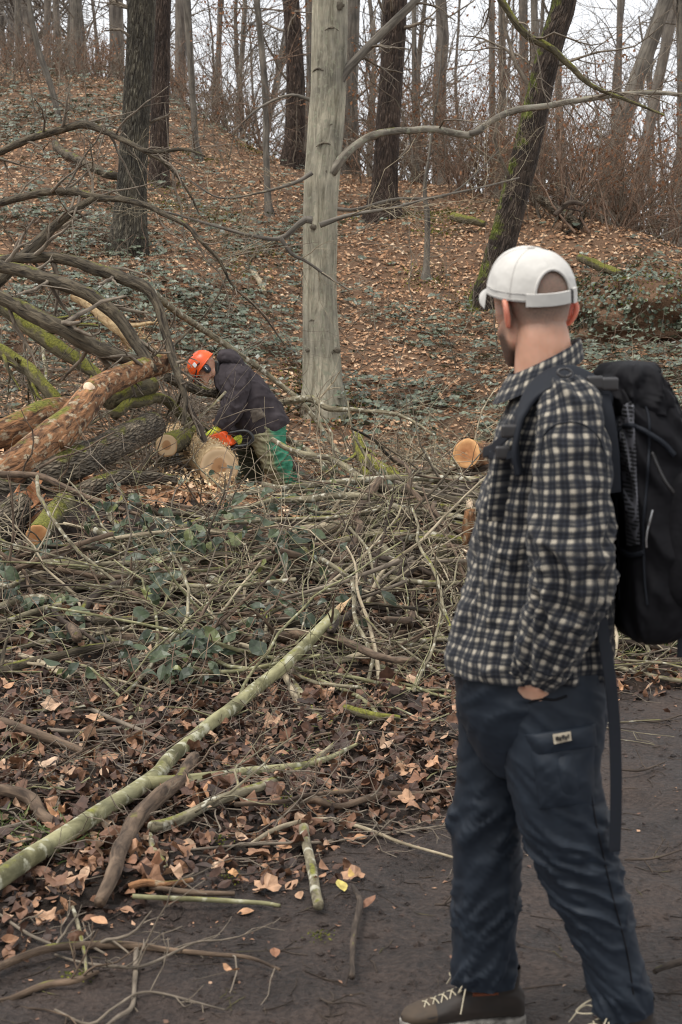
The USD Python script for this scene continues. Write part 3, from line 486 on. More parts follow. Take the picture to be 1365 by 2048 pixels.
# bramble cover
P = wedge(90000, 11.8, 46, lr, pw=1.35); bw = gauss(P, BSPOT)*np.clip((meshkit.fbm(P*0.9, 3, 6)-0.33)*5, 0, 1)
P = P[lr.uniform(0, 1, len(P)) < bw*0.85+0.008]; m = len(P)
C = P+np.c_[lr.normal(size=(m, 2))*0.03, lr.gamma(2.0, 0.065, m)]
rep = np.repeat(C, 3, 0); az = np.repeat(lr.uniform(0, 2*np.pi, m), 3)+np.tile([-1.5, 0, 1.5], m); xd = np.stack([np.cos(az), np.sin(az), np.full(3*m, -0.25)], -1)
leaves(None, 'bramble_cover', rep+xd*0.035, np.repeat(ground_normal(P)*[1, 1, 1.3]+lr.normal(size=(m, 3))*0.35, 3, 0), lr.uniform(0.05, 0.10, 3*m), lr, 'bramble_far', kind='stuff', xdir=xd, width=1.25, label='low grey green bramble leaves spread over the slope', cat='bramble')
S = P[lr.permutation(m)[:2600]]; n = 5; d = nrm(np.c_[lr.normal(size=(len(S), 2)), np.full(len(S), 0.9)]); L = lr.uniform(0.2, 0.8, len(S))[:, None]/4; pts = [S]
for _ in range(n-1): pts.append(pts[-1]+d*L); d = nrm(d+lr.normal(size=d.shape)*0.25-[0, 0, 0.3])
mk(None, 'bramble_stems', tubes(polys(np.stack(pts, 1), np.full((len(S), n), 0.0028)), 3, cap=False), 'red_twig_bark', kind='stuff', label='thin brown bramble stems among the low leaves of the slope', cat='bramble stems')
# dead twigs on the slope
S = wedge(2600, 13, 40, lr, pw=1.3)+[0, 0, 0.02]; d = nrm(np.c_[lr.normal(size=(len(S), 2)), np.abs(lr.normal(size=len(S)))*0.35]); L = lr.uniform(0.3, 1.3, len(S))[:, None]/4; pts = [S]
for _ in range(4): pts.append(pts[-1]+d*L); d = nrm(d+lr.normal(size=d.shape)*0.22)
mk(None, 'dead_twigs', tubes(polys(np.stack(pts, 1), lr.uniform(0.003, 0.009, (len(S), 1))*np.linspace(1, 0.4, 5)[None]), 3, cap=False), 'twig_bark', kind='stuff', label='dead grey twigs scattered over the leafy slope', cat='twigs')
def tufts(name, pts, label, n=220, r=0.16, mat='moss_tuft', size=(0.012, 0.03), cat='moss', h=0.02):
    P = []
    for px, py in pts:
        c = ghit(px, py); q = c+np.c_[lr.normal(size=(n, 2))*r, np.zeros(n)]; q[:, 2] = height(q[:, 0], q[:, 1])+lr.uniform(0, h, n); P.append(q)
    P = np.vstack(P); return leaves(None, name, P, lr.normal(size=P.shape)+[0, 0, 0.6], lr.uniform(*size, len(P)), lr, mat, kind='stuff', label=label, cat=cat)
tufts('moss_patch', [(330, 375), (400, 318), (505, 505), (490, 545), (800, 432), (755, 430), (870, 440), (880, 468), (905, 430), (645, 830), (610, 770), (690, 812), (960, 590), (985, 610), (1160, 575), (850, 556), (500, 300), (550, 285), (345, 415), (440, 440), (1190, 590), (1230, 600)], 'yellow green moss patches on roots and stones of the slope', r=0.22, n=300, size=(0.02, 0.05), h=0.06)
# ---------------------------------------------------------------- fallen wood
def wood(name, pts, mat, label, seed, cat='branch', n=26, sides=10, bump=0.2, k=0, side_len=(0.2, 0.7), lift=0.6, group=None, sub=2, ang=(25, 70), twr=0.0016, up=0.05, wob=0.9, twmat=None, parent=None, flat=0.0, part='branch'):
    'a traced branch: points (px, py, width[, Y]); without Y it lies on the ground'
    rng = np.random.default_rng(seed); a = []
    for p in pts:
        if len(p) == 4: c = at(p[0], p[1], p[3])
        else: c = ghit(p[0], p[1])+[0, 0, 0]; r_ = p[2]*mpp(c[1], p[1])/2; rr_ = ray(p[0], p[1]); c = at(p[0], p[1], c[1]-(r_*2*lift+0.02)*rr_[1]/max(-rr_[2], 0.12))
        a.append(np.r_[c, max(p[2]*mpp(c[1], p[1])/2, 0.0014)])
    q = smoothline(a, n); P, R = q[:, :3], np.maximum(q[:, 3], 0.0014)
    w = np.stack([meshkit.fbm(P*6/(1+10*R.mean())+s, 2, seed+s)-0.5 for s in (0, 40, 80)], -1)
    P = P+w*R[:, None]*wob*np.r_[0.2, np.ones(n-2), 0.2][:, None]
    msh = tubes([(P, R)], sides, bump, min(9, 0.35/R.mean()), seed)
    tw = None
    if k:
        A = spawn(P[None], R[None], k, rng, (0.1, 1), (1, 1), ang, (0.3, 0.55), 7, 0.2, up, twr*1.4, absl=side_len)
        B = spawn(*A, sub, rng, (0.2, 1), (0.4, 0.8), (25, 65), (0.5, 0.8), 5, 0.22, up*0.5, twr)
        tw = tubes(polys(*A), 5, cap=False, seed=seed), tubes(polys(*B), 3, cap=False, seed=seed)
    if parent is not None:
        b = mk(parent, part, msh, mat)
        if tw: mk(parent, 'twigs', merge(tw), twmat or mat, kind='stuff')
        return parent, P, R
    if tw is None: return mk(None, name, msh, mat, label=label, cat=cat, group=group), P, R
    t = thing(name, P[0], label, cat, group); mk(t, 'stem', msh, mat); mk(t, 'twigs', merge(tw), twmat or mat, kind='stuff')
    return t, P, R
material('cut_wood', {'at': ('attribute', {'attribute': 'rest'}), 'n': ('noise_texture', {'scale': 7.0, 'detail': 3.0}), 'nv': ('vector_math', {'math_type': 'multiply_add', 'vector2': (0.05, 0.05, 0.05)}),
    'len': ('vector_math', {'math_type': 'length'}), 'w': ('wave_texture', {'wave_type': 'rings', 'rings_direction': 'spherical', 'scale': 26.0, 'distortion': 1.2, 'detail': 2.0}),
    'rw': ('rgb_ramp', {'ramp': [(0, (0.72, 0.68, 0.62)), (1, (1.12, 1.1, 1.08))]}), 'rc': ('rgb_ramp', {'ramp': [(0.0, (0.30, 0.16, 0.075)), (0.38, (0.38, 0.22, 0.11)), (0.46, (0.58, 0.42, 0.26)), (0.86, (0.62, 0.47, 0.30)), (1.0, (0.40, 0.25, 0.13))]}),
    'ar': ('attribute', {'attribute': 'tone'}), 'n2': ('noise_texture', {'scale': 5.0, 'detail': 4.0}), 'ad': ('math', {'math_type': 'multiply_add', 'value2': 0.7, 'value3': -0.35}), 'ad2': ('math', {'math_type': 'add'}),
    'm': ('mix', {'mix_type': 'multiply', 'fac': 0.8}), 'b': ('bump', {'strength': 0.4, 'distance': 0.004}), 'p': ('principled_bsdf', {'roughness': 0.75, 'specular_ior_level': 0.25})},
    [('at.vector', 'n.vector'), ('at.vector', 'w.vector'), ('at.vector', 'n2.vector'), ('n2.fac', 'ad.value1'), ('ad.value', 'ad2.value1'), ('ar.fac', 'ad2.value2'), ('ad2.value', 'rc.fac'), ('w.fac', 'rw.fac'),
     ('rc.color', 'm.color1'), ('rw.color', 'm.color2'), ('m.color', 'p.base_color'), ('w.fac', 'b.height'), ('b.normal', 'p.normal')])
material('orange_cut_wood', {'at': ('attribute', {'attribute': 'rest'}), 'w': ('wave_texture', {'wave_type': 'rings', 'rings_direction': 'spherical', 'scale': 30.0, 'distortion': 2.0, 'detail': 2.0}),
    'rw': ('rgb_ramp', {'ramp': [(0, (0.30, 0.13, 0.05)), (1, (0.52, 0.29, 0.125))]}), 'n': ('noise_texture', {'scale': 20.0, 'detail': 4.0}), 'rn': ('rgb_ramp', {'ramp': [(0.3, (0.7, 0.62, 0.55)), (0.7, (1.15, 1.15, 1.15))]}), 'm': ('mix', {'mix_type': 'multiply', 'fac': 1.0}),
    'p': ('principled_bsdf', {'roughness': 0.7, 'specular_ior_level': 0.3})}, [('at.vector', 'w.vector'), ('at.vector', 'n.vector'), ('n.fac', 'rn.fac'), ('w.fac', 'rw.fac'), ('rw.color', 'm.color1'), ('rn.color', 'm.color2'), ('m.color', 'p.base_color')])
plain('splinter_wood', (0.62, 0.46, 0.28), 0.8, col2=(0.38, 0.24, 0.12), scale=60, bump=0.5)
plain('red_splinter', (0.42, 0.18, 0.07), 0.8, col2=(0.16, 0.07, 0.035), scale=50, bump=0.5)
plain('pale_chip', (0.75, 0.60, 0.44), 0.8, col2=(0.55, 0.40, 0.26), scale=40, bump=0.3)
def face(parent, c, n, r, mat='cut_wood', seed=0, off=0.004, rough=0.09, name='cut_face'):
    'a sawn end: a disc of its own with rings'
    n = nrm(n); a = nrm(np.cross(n, [0, 0, 1.0])); b = np.cross(a, n); K, M = 10, 40; V, T, rest = [c+n*off], [0], [(0.01, 0.01, seed)]
    ang = np.arange(M)*2*np.pi/M; lob = 1+rough*2*(meshkit.fbm(np.stack([np.cos(ang)*1.5, np.sin(ang)*1.5, 0*ang+seed], -1), 3, seed)-0.5)
    for k in range(1, K+1):
        rr = r*k/K*(1+(lob-1)*k/K)
        q = np.cos(ang)[:, None]*a*rr[:, None]+np.sin(ang)[:, None]*b*rr[:, None]
        V += list(c+q+n*(off-(0.004 if k == K else 0))); T += [k/K]*M; rest += list(np.stack([np.cos(ang)*rr, np.sin(ang)*rr, 0*ang+seed*0.01], -1))
    F = [(0, 1+i, 1+(i+1) % M) for i in range(M)]
    for k in range(K-1):
        s = 1+k*M
        for i in range(M): j2 = (i+1) % M; F += [(s+i, s+M+i, s+M+j2), (s+i, s+M+j2, s+j2)]
    V = np.array(V); F = np.array(F)
    if np.dot(np.cross(V[F[0][1]]-V[F[0][0]], V[F[0][2]]-V[F[0][0]]), n) < 0: F = F[:, ::-1]
    return mk(parent, name, (V, F), mat, True, rest=np.array(rest), tone=np.array(T))
def log(name, pts, mat, label, seed, cat='log', faces=(), fmat='cut_wood', bump=0.1, sides=26, n=18, wob=0.35, stubs=()):
    rng = np.random.default_rng(seed)
    a = np.array([np.r_[at(p[0], p[1], p[3]), p[2]*mpp(p[3], p[1])/2] for p in pts]); q = smoothline(a, n); P, R = q[:, :3], q[:, 3]
    t = thing(name, P[0], label, cat)
    mk(t, 'bark', tubes([(P, R)], sides, bump, min(8, 0.6/R.mean()), seed), mat)
    for e in faces:
        i, d = (0, P[0]-P[1]) if e == 0 else (-1, P[-1]-P[-2]); face(t, P[i], d, R[i]*1.0, fmat, seed)
    for (f, px, py, w, Yv, m2) in stubs:
        i = int(f*(n-1)); e = at(px, py, Yv); g = smoothline(np.array([np.r_[P[i], w*mpp(Yv)/2*1.2], np.r_[(P[i]+e)/2, w*mpp(Yv)/2], np.r_[e, w*mpp(Yv)/2*0.7]]), 8)
        mk(t, 'stub', tubes([(g[:, :3], g[:, 3])], 12, 0.2, 9, seed+3), m2)
    return t, P, R
def splinters(parent, c, d, r, n, L, mat, seed, spread=0.25, name='splinter'):
    rng = np.random.default_rng(seed); d = nrm(d)
    for k in range(n):
        o = c+rng.normal(size=3)*r*0.5; dd = nrm(d+rng.normal(size=3)*spread); l = L*rng.uniform(0.4, 1.2)
        P = np.array([o-dd*l*0.4, o+dd*l*0.3, o+dd*l]); mk(parent, name, tubes([(P, np.array([1, 0.8, 0.12])*r*rng.uniform(0.18, 0.4))], 4, 0.2, 20, seed+k), mat, False)
# --- the logs at the left and the one being sawn
log('red_barked_log', [(-60, 990, 66, 10.7), (30, 935, 74, 10.9), (95, 885, 78, 11.2), (140, 845, 66, 11.4), (170, 808, 60, 11.6), (200, 776, 54, 11.9), (262, 746, 46, 12.4), (338, 722, 42, 13.0)], 'red_log_bark',
    'long bent log with reddish flaking bark, rising to the right on the left log heap', 101, bump=0.12, n=30, stubs=[(0.52, 176, 772, 26, 11.6, 'pale_chip'), (0.40, 120, 890, 30, 11.1, 'red_log_bark')])
log('red_barked_log', [(-60, 895, 62, 11.9), (30, 860, 66, 12.1), (90, 828, 60, 12.4), (150, 815, 50, 12.9)], 'red_log_bark', 'short reddish log at the left edge behind the long bent log', 102)
log('grey_barked_log', [(40, 955, 56, 10.9), (110, 938, 66, 11.1), (170, 918, 66, 11.4), (235, 885, 62, 11.8), (305, 850, 54, 12.4)], 'grey_log_bark', 'grey log with cracked bark lying under the long bent log', 103, bump=0.13)
log('mossy_log', [(-40, 970, 50, 10.6), (20, 990, 60, 10.8), (70, 1000, 50, 11.0)], 'grey_log_bark', 'dark mossy log low at the left edge', 104)
log('grey_barked_log', [(215, 800, 44, 12.8), (255, 778, 46, 13.0), (300, 770, 40, 13.4)], 'mossy_bark', 'mossy log piece behind the reddish bent log', 105)
t, P_, R_ = log('sawn_log', [(333, 891, 45, 12.9), (352, 884, 46, 13.3), (392, 872, 44, 14.2)], 'mossy_bark', 'smaller sawn log left of the log being cut, round pale end facing us', 106, faces=(0,))
SAW, SP_, SR_ = log('sawn_log', [(439, 934, 76, 12.7), (425, 922, 76, 13.05), (400, 905, 74, 13.6), (352, 880, 66, 14.6)], 'sawdust_bark', 'thick pale log being cut by the worker, covered with sawdust, round sawn end facing us', 107, faces=(0,), bump=0.06)
t, P_, R_ = log('sawn_log', [(74, 1071, 46, 9.3), (95, 1045, 46, 9.6), (130, 1005, 44, 10.2)], 'mossy_bark', 'mossy log low left with a small orange sawn end', 108, faces=(0,), fmat='orange_cut_wood')
t, P_, R_ = log('splintered_log', [(-50, 1085, 80, 9.7), (0, 1050, 76, 9.9), (45, 1010, 60, 10.1)], 'grey_log_bark', 'splintered reddish stump end at the left edge', 109)
splinters(t, P_[-1], P_[-1]-P_[-4], 0.10, 14, 0.22, 'red_splinter', 5)
t, P_, R_ = log('sawn_log', [(934, 906, 58, 11.6), (985, 915, 56, 12.0), (1060, 920, 50, 12.6)], 'red_log_bark', 'log with bright orange sawn end beside the walking man', 110, faces=(0,), fmat='orange_cut_wood')
for (pts, lb, sd, m) in [([(934, 1090, 26, 9.0), (938, 1050, 25, 9.0), (942, 1016, 22, 9.0)], 'reddish upright stake with pale top beside the shirt', 111, 'red_log_bark'), ([(925, 1190, 27, 8.7), (928, 1150, 26, 8.7), (931, 1118, 24, 8.7)], 'lower upright stake with pale top beside the shirt', 112, 'brown_stick_bark'),
                         ([(888, 1175, 22, 8.8), (886, 1130, 22, 8.8), (884, 1092, 20, 8.8)], 'mossy upright stake left of the pale topped stakes', 113, 'mossy_bark')]:
    t, P_, R_ = log('stake', pts, m, lb, sd, cat='stake', sides=14, n=8)
    if sd != 113: splinters(t, P_[-1], [0, 0, 1], 0.034, 6, 0.05, 'pale_chip', sd, 0.4, 'broken_top')
# --- the dark limbs of the felled crown, left
W = wood
W('felled_limb', [(-60, 330, 15, 16.5), (0, 303, 15, 16), (60, 276, 15, 15.8), (130, 257, 15, 15.5), (168, 248, 16, 15.3), (210, 262, 13, 15.2), (252, 281, 11, 15), (300, 303, 9, 14.8), (370, 298, 7, 14.6), (410, 312, 4, 14.5)], 'felled_bark', 'topmost arched mossy limb of the felled crown, upper left', 121, k=14, sub=3, side_len=(0.25, 0.9), n=40, twmat='twig_bark')
W('felled_limb', [(250, 280, 8, 15), (300, 308, 7, 14.9), (335, 330, 6, 14.9), (378, 385, 5, 14.9), (400, 430, 3, 14.9)], 'felled_bark', 'thin drooping shoot below the topmost arched limb', 122, k=6, twmat='twig_bark')
W('felled_limb', [(-60, 415, 15, 15.2), (0, 407, 15, 15), (60, 390, 15, 14.8), (125, 382, 16, 14.6), (190, 393, 14, 14.4), (270, 403, 13, 14.2), (325, 426, 11, 14), (372, 450, 9, 13.9), (402, 482, 8, 13.8), (440, 522, 7, 13.8), (465, 570, 5, 13.8), (520, 622, 4, 13.8), (570, 690, 3, 13.8)], 'felled_bark', 'long arched limb crossing in front of the thick oak and drooping right', 123, k=16, sub=3, side_len=(0.3, 1.0), n=44, twmat='twig_bark', wob=0.6)
W('felled_limb', [(-40, 600, 26, 14.2), (0, 560, 24, 14.2), (50, 510, 23, 14.3), (100, 461, 20, 14.4), (142, 424, 17, 14.4), (192, 394, 14, 14.4)], 'felled_bark', 'straight dark limb slanting up to the arched limb at the left', 124, k=8, sub=3, twmat='twig_bark')
W('felled_limb', [(-50, 524, 20, 13.8), (0, 521, 21, 13.7), (60, 515, 22, 13.5), (140, 520, 24, 13.4), (200, 540, 25, 13.3), (258, 560, 25, 13.2), (300, 582, 22, 13.1), (322, 632, 19, 13), (345, 716, 18, 12.8), (360, 760, 14, 12.6), (372, 800, 10, 12.5), (366, 850, 8, 12.4)], 'felled_bark', 'dark limb bending down sharply beside the orange helmet', 125, k=10, sub=3, n=44, twmat='twig_bark', wob=0.7)
W('felled_limb', [(296, 574, 15, 13.2), (345, 618, 14, 13.6), (400, 655, 13, 14.4), (470, 702, 12, 14.8), (540, 752, 11, 15), (610, 812, 10, 15), (660, 880, 8, 14.9), (700, 940, 6, 14.6)], 'stick_bark', 'long straight light branch passing behind the worker', 126, k=4, sub=2, n=36, twmat='twig_bark', wob=0.5, side_len=(0.15, 0.4))
W('felled_limb', [(-50, 515, 24, 13.5), (10, 530, 26, 13.4), (70, 550, 28, 13.2), (140, 576, 28, 13), (200, 606, 27, 12.9), (250, 652, 25, 12.8), (280, 702, 24, 12.7), (305, 745, 22, 12.6)], 'felled_bark', 'thick dark limb sloping down to the reddish log, upper of two', 127, k=8, sub=3, twmat='twig_bark', n=34)
W('felled_limb', [(-50, 575, 28, 12.7), (0, 596, 30, 12.7), (60, 625, 31, 12.6), (120, 656, 31, 12.5), (180, 690, 31, 12.5), (240, 714, 29, 12.5), (300, 730, 26, 12.7)], 'felled_bark', 'thick dark limb sloping down to the reddish log, lower of two', 128, k=8, sub=3, twmat='twig_bark', n=34)
W('felled_limb', [(-30, 590, 24, 14.2), (40, 640, 30, 14), (110, 690, 32, 13.8), (155, 718, 28, 13.6), (205, 765, 24, 13.4)], 'mossy_bark', 'bright mossy limb behind the dark limbs, left', 129, k=4)
W('felled_limb', [(-40, 690, 30, 13.4), (30, 720, 30, 13.3), (80, 765, 28, 13.1), (125, 815, 24, 12.9)], 'mossy_bark', 'mossy limb near the left edge above the log heap', 130, k=4)
W('felled_limb', [(150, 590, 24, 15.2), (200, 622, 26, 15), (245, 662, 26, 14.8), (285, 705, 24, 14.6)], 'sawdust_bark', 'pale tan limb behind the dark limbs', 131, k=3)
W('felled_limb', [(335, 755, 20, 13.3), (380, 775, 20, 13.6), (440, 790, 20, 13.9), (500, 830, 18, 14.3)], 'grey_log_bark', 'rough grey limb passing behind the helmet', 132, k=4)
W('felled_limb', [(372, 800, 12, 13.2), (395, 845, 14, 13.2), (410, 885, 13, 13.1), (418, 910, 10, 13)], 'dark_stick_bark', 'dark bent stick beside the left glove of the worker', 133)
W('felled_limb', [(230, 830, 22, 12.6), (270, 805, 22, 13), (330, 800, 20, 13.6), (380, 850, 20, 13.8)], 'mossy_bark', 'green mossy branch between the logs and the worker', 134)
W('felled_limb', [(150, 990, 34, 11.0), (210, 965, 34, 11.2), (280, 955, 30, 11.5), (350, 962, 24, 11.7)], 'grey_log_bark', 'grey limb lying in shade below the cracked grey log', 135)
W('felled_limb', [(0, 948, 14, 10.2), (70, 950, 14, 10.0), (130, 975, 12, 9.8), (215, 1010, 9, 9.6), (300, 1035, 6, 9.5)], 'brown_stick_bark', 'brown stick running over the left log heap', 136, k=4)
# --- right of the worker
W('felled_limb', [(540, 812, 15, 14.4), (590, 800, 16, 14.3), (625, 797, 15, 14.2), (660, 818, 12, 14), (720, 820, 9, 13.8), (800, 830, 7, 13.6), (870, 870, 5, 13.4)], 'stick_bark', 'knotty grey branch just behind the worker at jacket height', 141, k=5, sub=2, side_len=(0.2, 0.5), twmat='pale_stick_bark', n=34)
W('felled_limb', [(560, 870, 11, 14.2), (620, 905, 12, 13.9), (665, 950, 11, 13.6), (700, 985, 8, 13.4)], 'stick_bark', 'grey branch sloping down right behind the green trousers', 142, k=4, sub=2, side_len=(0.15, 0.4), twmat='pale_stick_bark')
W('felled_limb', [(570, 905, 14, 13.9), (600, 940, 14, 13.7), (650, 975, 13, 13.4), (700, 985, 8, 13.2)], 'dark_stick_bark', 'dark branch low behind the green trousers', 143, k=5)
W('felled_limb', [(715, 870, 26, 13.2), (722, 900, 24, 13.1), (735, 950, 24, 12.9), (745, 1000, 18, 12.6)], 'mossy_bark', 'mossy broken stem standing up right of the worker', 144, k=4)
t, P_, R_ = W('felled_limb', [(735, 918, 26, 12.8), (775, 945, 28, 12.5), (810, 968, 22, 12.3), (835, 990, 14, 12.1)], 'mossy_bark', 'split branch with red brown wood and moss, right of the mossy stem', 145, k=3)
W('felled_limb', [(560, 1010, 22, 11.6), (640, 1015, 24, 11.2), (740, 1008, 26, 10.9), (830, 1000, 24, 10.7), (900, 988, 20, 10.6), (945, 978, 14, 10.5)], 'dark_stick_bark', 'dark horizontal limb across the middle of the brush pile', 146, k=6, n=34)
W('felled_limb', [(830, 1005, 26, 10.6), (880, 1012, 28, 10.5), (930, 1020, 26, 10.4), (990, 1030, 24, 10.3)], 'mossy_bark', 'mossy dark limb ending behind the walking man', 147)
W('felled_limb', [(490, 1090, 30, 9.7), (560, 1076, 32, 9.8), (640, 1060, 28, 9.9), (700, 1048, 22, 10), (745, 1040, 15, 10.1)], 'pale_stick_bark', 'smooth pale tan branch lying in the brush pile', 148, k=3, n=30)
W('felled_limb', [(500, 1105, 16, 9.4), (590, 1100, 20, 9.4), (690, 1080, 22, 9.3), (760, 1072, 22, 9.2), (840, 1072, 22, 9.1), (945, 1085, 20, 9.1)], 'stick_bark', 'long grey limb under the pale tan branch', 149, k=5, n=34)
W('felled_limb', [(600, 1100, 22, 9.0), (630, 1135, 24, 8.8), (660, 1175, 22, 8.7), (685, 1210, 18, 8.5)], 'stick_bark', 'knobby grey branch sloping down in the pile centre', 150, k=4)
W('felled_limb', [(760, 1085, 20, 9.0), (785, 1120, 20, 8.9), (805, 1165, 18, 8.7)], 'stick_bark', 'short grey branch sloping down right of the pile centre', 151, k=3)
W('felled_limb', [(690, 1215, 16, 8.2), (740, 1180, 20, 8.3), (790, 1160, 22, 8.4), (830, 1130, 18, 8.6)], 'dark_stick_bark', 'dark branch rising right in the lower pile', 152, k=4)
W('felled_limb', [(560, 1150, 14, 8.9), (620, 1140, 16, 8.8), (690, 1160, 16, 8.7), (760, 1168, 14, 8.7)], 'stick_bark', 'grey stick lying level in the pile centre', 153, k=3)
W('felled_limb', [(830, 1080, 14, 9.0), (880, 1078, 16, 9.0), (950, 1085, 15, 9.0)], 'mossy_bark', 'mossy stick reaching to the shirt hem', 154)
W('felled_limb', [(845, 1100, 18, 8.9), (900, 1098, 20, 8.9), (960, 1108, 20, 8.9)], 'brown_stick_bark', 'brown stick below the mossy one at the shirt', 155)
W('felled_limb', [(190, 1060, 14, 9.2), (290, 1085, 17, 9.0), (350, 1125, 18, 8.8), (430, 1160, 17, 8.6), (500, 1205, 15, 8.3), (560, 1260, 12, 8.0), (600, 1300, 9, 7.8)], 'stick_bark', 'long olive branch running down right through the left pile', 156, k=8, sub=2, n=40)
W('felled_limb', [(100, 1120, 8, 9), (150, 1090, 8, 9), (240, 1075, 9, 8.9), (380, 1060, 8, 8.9), (470, 1066, 6, 8.9), (560, 1050, 5, 8.9)], 'pale_stick_bark', 'pale thin branch lying level over the left pile', 157, k=6, n=34)
W('felled_limb', [(140, 1255, 16, 7.7), (200, 1275, 19, 7.6), (260, 1290, 19, 7.5), (308, 1300, 15, 7.4)], 'green_bark', 'short thick cut branch lying in the leaves, left', 158)
W('felled_limb', [(40, 1310, 10), (80, 1325, 13), (140, 1355, 11)], 'pale_stick_bark', 'short tan stick in the leaves, far left', 159)
W('felled_limb', [(150, 1245, 14, 7.6), (190, 1190, 16, 7.9), (245, 1165, 13, 8.0)], 'dark_stick_bark', 'dark branch with broken orange tip in the left pile', 160)
W('felled_limb', [(300, 1130, 10, 8.6), (310, 1190, 12, 8.2), (335, 1260, 10, 7.8)], 'brown_stick_bark', 'brown upright stick in the left pile', 161)
W('felled_limb', [(365, 1140, 11, 8.5), (380, 1200, 12, 8.1), (388, 1270, 10, 7.7)], 'stick_bark', 'bent grey upright stick in the left pile', 162)
# --- on the leaves and the mud in front
t, P_, R_ = W('long_branch', [(-60, 1795, 46), (0, 1757, 42), (100, 1690, 39), (200, 1625, 35), (300, 1560, 33), (360, 1502, 29), (420, 1450, 27), (520, 1372, 27, 6.68), (600, 1302, 25, 6.98), (650, 1250, 23, 7.18), (670, 1225, 21, 7.27)], 'green_bark',
    'long smooth olive branch lying diagonally across the leaves, splintered at its top end', 171, bump=0.05, sides=16, n=60, lift=0.5, wob=0.5)
W('', [(292, 1566, 28), (350, 1562, 27), (420, 1557, 25), (500, 1546, 23), (580, 1536, 18), (650, 1520, 12), (715, 1488, 6)], 'green_bark', '', 172, parent=t, bump=0.06, sides=12, n=34, part='fork')
splinters(t, P_[-1], P_[-1]-P_[-6], 0.03, 7, 0.13, 'splinter_wood', 9, 0.1)
W('fallen_branch', [(305, 1655, 28), (350, 1640, 24), (420, 1610, 21), (500, 1580, 19), (600, 1540, 16), (680, 1480, 9)], 'stick_bark', 'mossy branch with orange broken end below the long olive branch', 173, k=3)
W('fallen_branch', [(200, 1805, 24), (225, 1750, 30), (240, 1692, 34), (275, 1640, 36), (325, 1590, 34), (360, 1560, 30), (390, 1515, 24)], 'brown_stick_bark', 'thick rough brown branch passing under the long olive branch', 174, bump=0.2)
W('fallen_branch', [(608, 1655, 20), (612, 1690, 20), (624, 1740, 21), (637, 1812, 20)], 'stick_bark', 'short stick with moss spots and pale bark lying on the mud', 175, sides=14)
W('fallen_branch', [(706, 1772, 9), (722, 1806, 13), (712, 1850, 12), (706, 1900, 12), (704, 1955, 13)], 'dark_stick_bark', 'thin crooked dark stick lying alone on the mud', 176, k=2, side_len=(0.04, 0.1), sub=1)
W('fallen_branch', [(-30, 1582, 22), (20, 1585, 26), (60, 1602, 28), (85, 1635, 26), (115, 1648, 18)], 'brown_stick_bark', 'curved brown root like branch at the left edge', 177)
W('fallen_branch', [(265, 1793, 10), (330, 1796, 10), (420, 1800, 10), (520, 1806, 9), (560, 1812, 7)], 'green_bark', 'straight greenish rod on the mud', 178)
W('fallen_branch', [(258, 1776, 18), (290, 1768, 15), (330, 1770, 11), (385, 1760, 9)], 'red_log_bark', 'short reddish stick with broken end above the greenish rod', 179)
W('fallen_branch', [(300, 1775, 10), (370, 1785, 12), (470, 1788, 10)], 'brown_stick_bark', 'thin brown stick beside the greenish rod', 180)
W('fallen_branch', [(300, 1668, 9), (306, 1700, 13), (325, 1722, 12), (333, 1736, 10)], 'stick_bark', 'short pale stick pointing down to the path', 181)
W('fallen_branch', [(-40, 1955, 18), (30, 1920, 18), (100, 1897, 18), (200, 1890, 17), (270, 1892, 15), (340, 1900, 12), (420, 1908, 10), (500, 1916, 8), (560, 1940, 6)], 'brown_stick_bark', 'long bare branch lying on the mud, lower left', 182, k=10, sub=3, side_len=(0.1, 0.4), n=40, twmat='twig_bark', up=0.0)
W('fallen_branch', [(275, 1893, 10), (270, 1940, 10), (266, 2010, 9), (235, 2035, 8), (205, 2060, 6)], 'twig_bark', 'side branch hanging down from the lower left branch', 183, k=3, side_len=(0.1, 0.25), twmat='twig_bark', up=0)
W('fallen_branch', [(-30, 2010, 13), (20, 2000, 14), (90, 1970, 14), (150, 1962, 13), (195, 1945, 9)], 'brown_stick_bark', 'short branch at the lower left corner below the long bare one', 184, k=4, side_len=(0.1, 0.3), up=0)
W('fallen_branch', [(110, 1910, 5), (160, 1925, 6), (230, 1934, 7), (290, 1932, 7), (380, 1890, 5), (440, 1870, 4)], 'twig_bark', 'thin twig crossing the lower left branch', 185, k=5, sub=2, side_len=(0.06, 0.2), up=0)
W('fallen_branch', [(110, 2020, 6), (180, 2050, 7), (230, 2015, 5), (300, 1985, 5), (450, 2020, 4)], 'twig_bark', 'thin twig at the lower left corner', 186, k=4, side_len=(0.06, 0.2), up=0)
W('fallen_branch', [(0, 1830, 6), (60, 1870, 7), (130, 1900, 5)], 'twig_bark', 'thin twig over the dead leaves at the lower left', 187, k=3, side_len=(0.06, 0.2))
W('fallen_branch', [(145, 1815, 8), (155, 1850, 9), (168, 1905, 8), (172, 1950, 6)], 'stick_bark', 'pale thin stick pointing down at the lower left', 188)
W('fallen_branch', [(560, 1635, 7), (620, 1600, 16), (680, 1612, 13), (760, 1592, 15), (830, 1590, 12), (905, 1578, 8)], 'brown_stick_bark', 'bare branched stick lying at the path edge near the trousers', 189, k=6, side_len=(0.08, 0.35), twmat='twig_bark', up=0)
W('fallen_branch', [(500, 1690, 7), (560, 1655, 10), (640, 1640, 10), (720, 1655, 8), (800, 1685, 7), (915, 1718, 5)], 'pale_stick_bark', 'long thin twig reaching right over the mud to the trouser leg', 190, k=4, side_len=(0.1, 0.3), twmat='twig_bark', up=0)
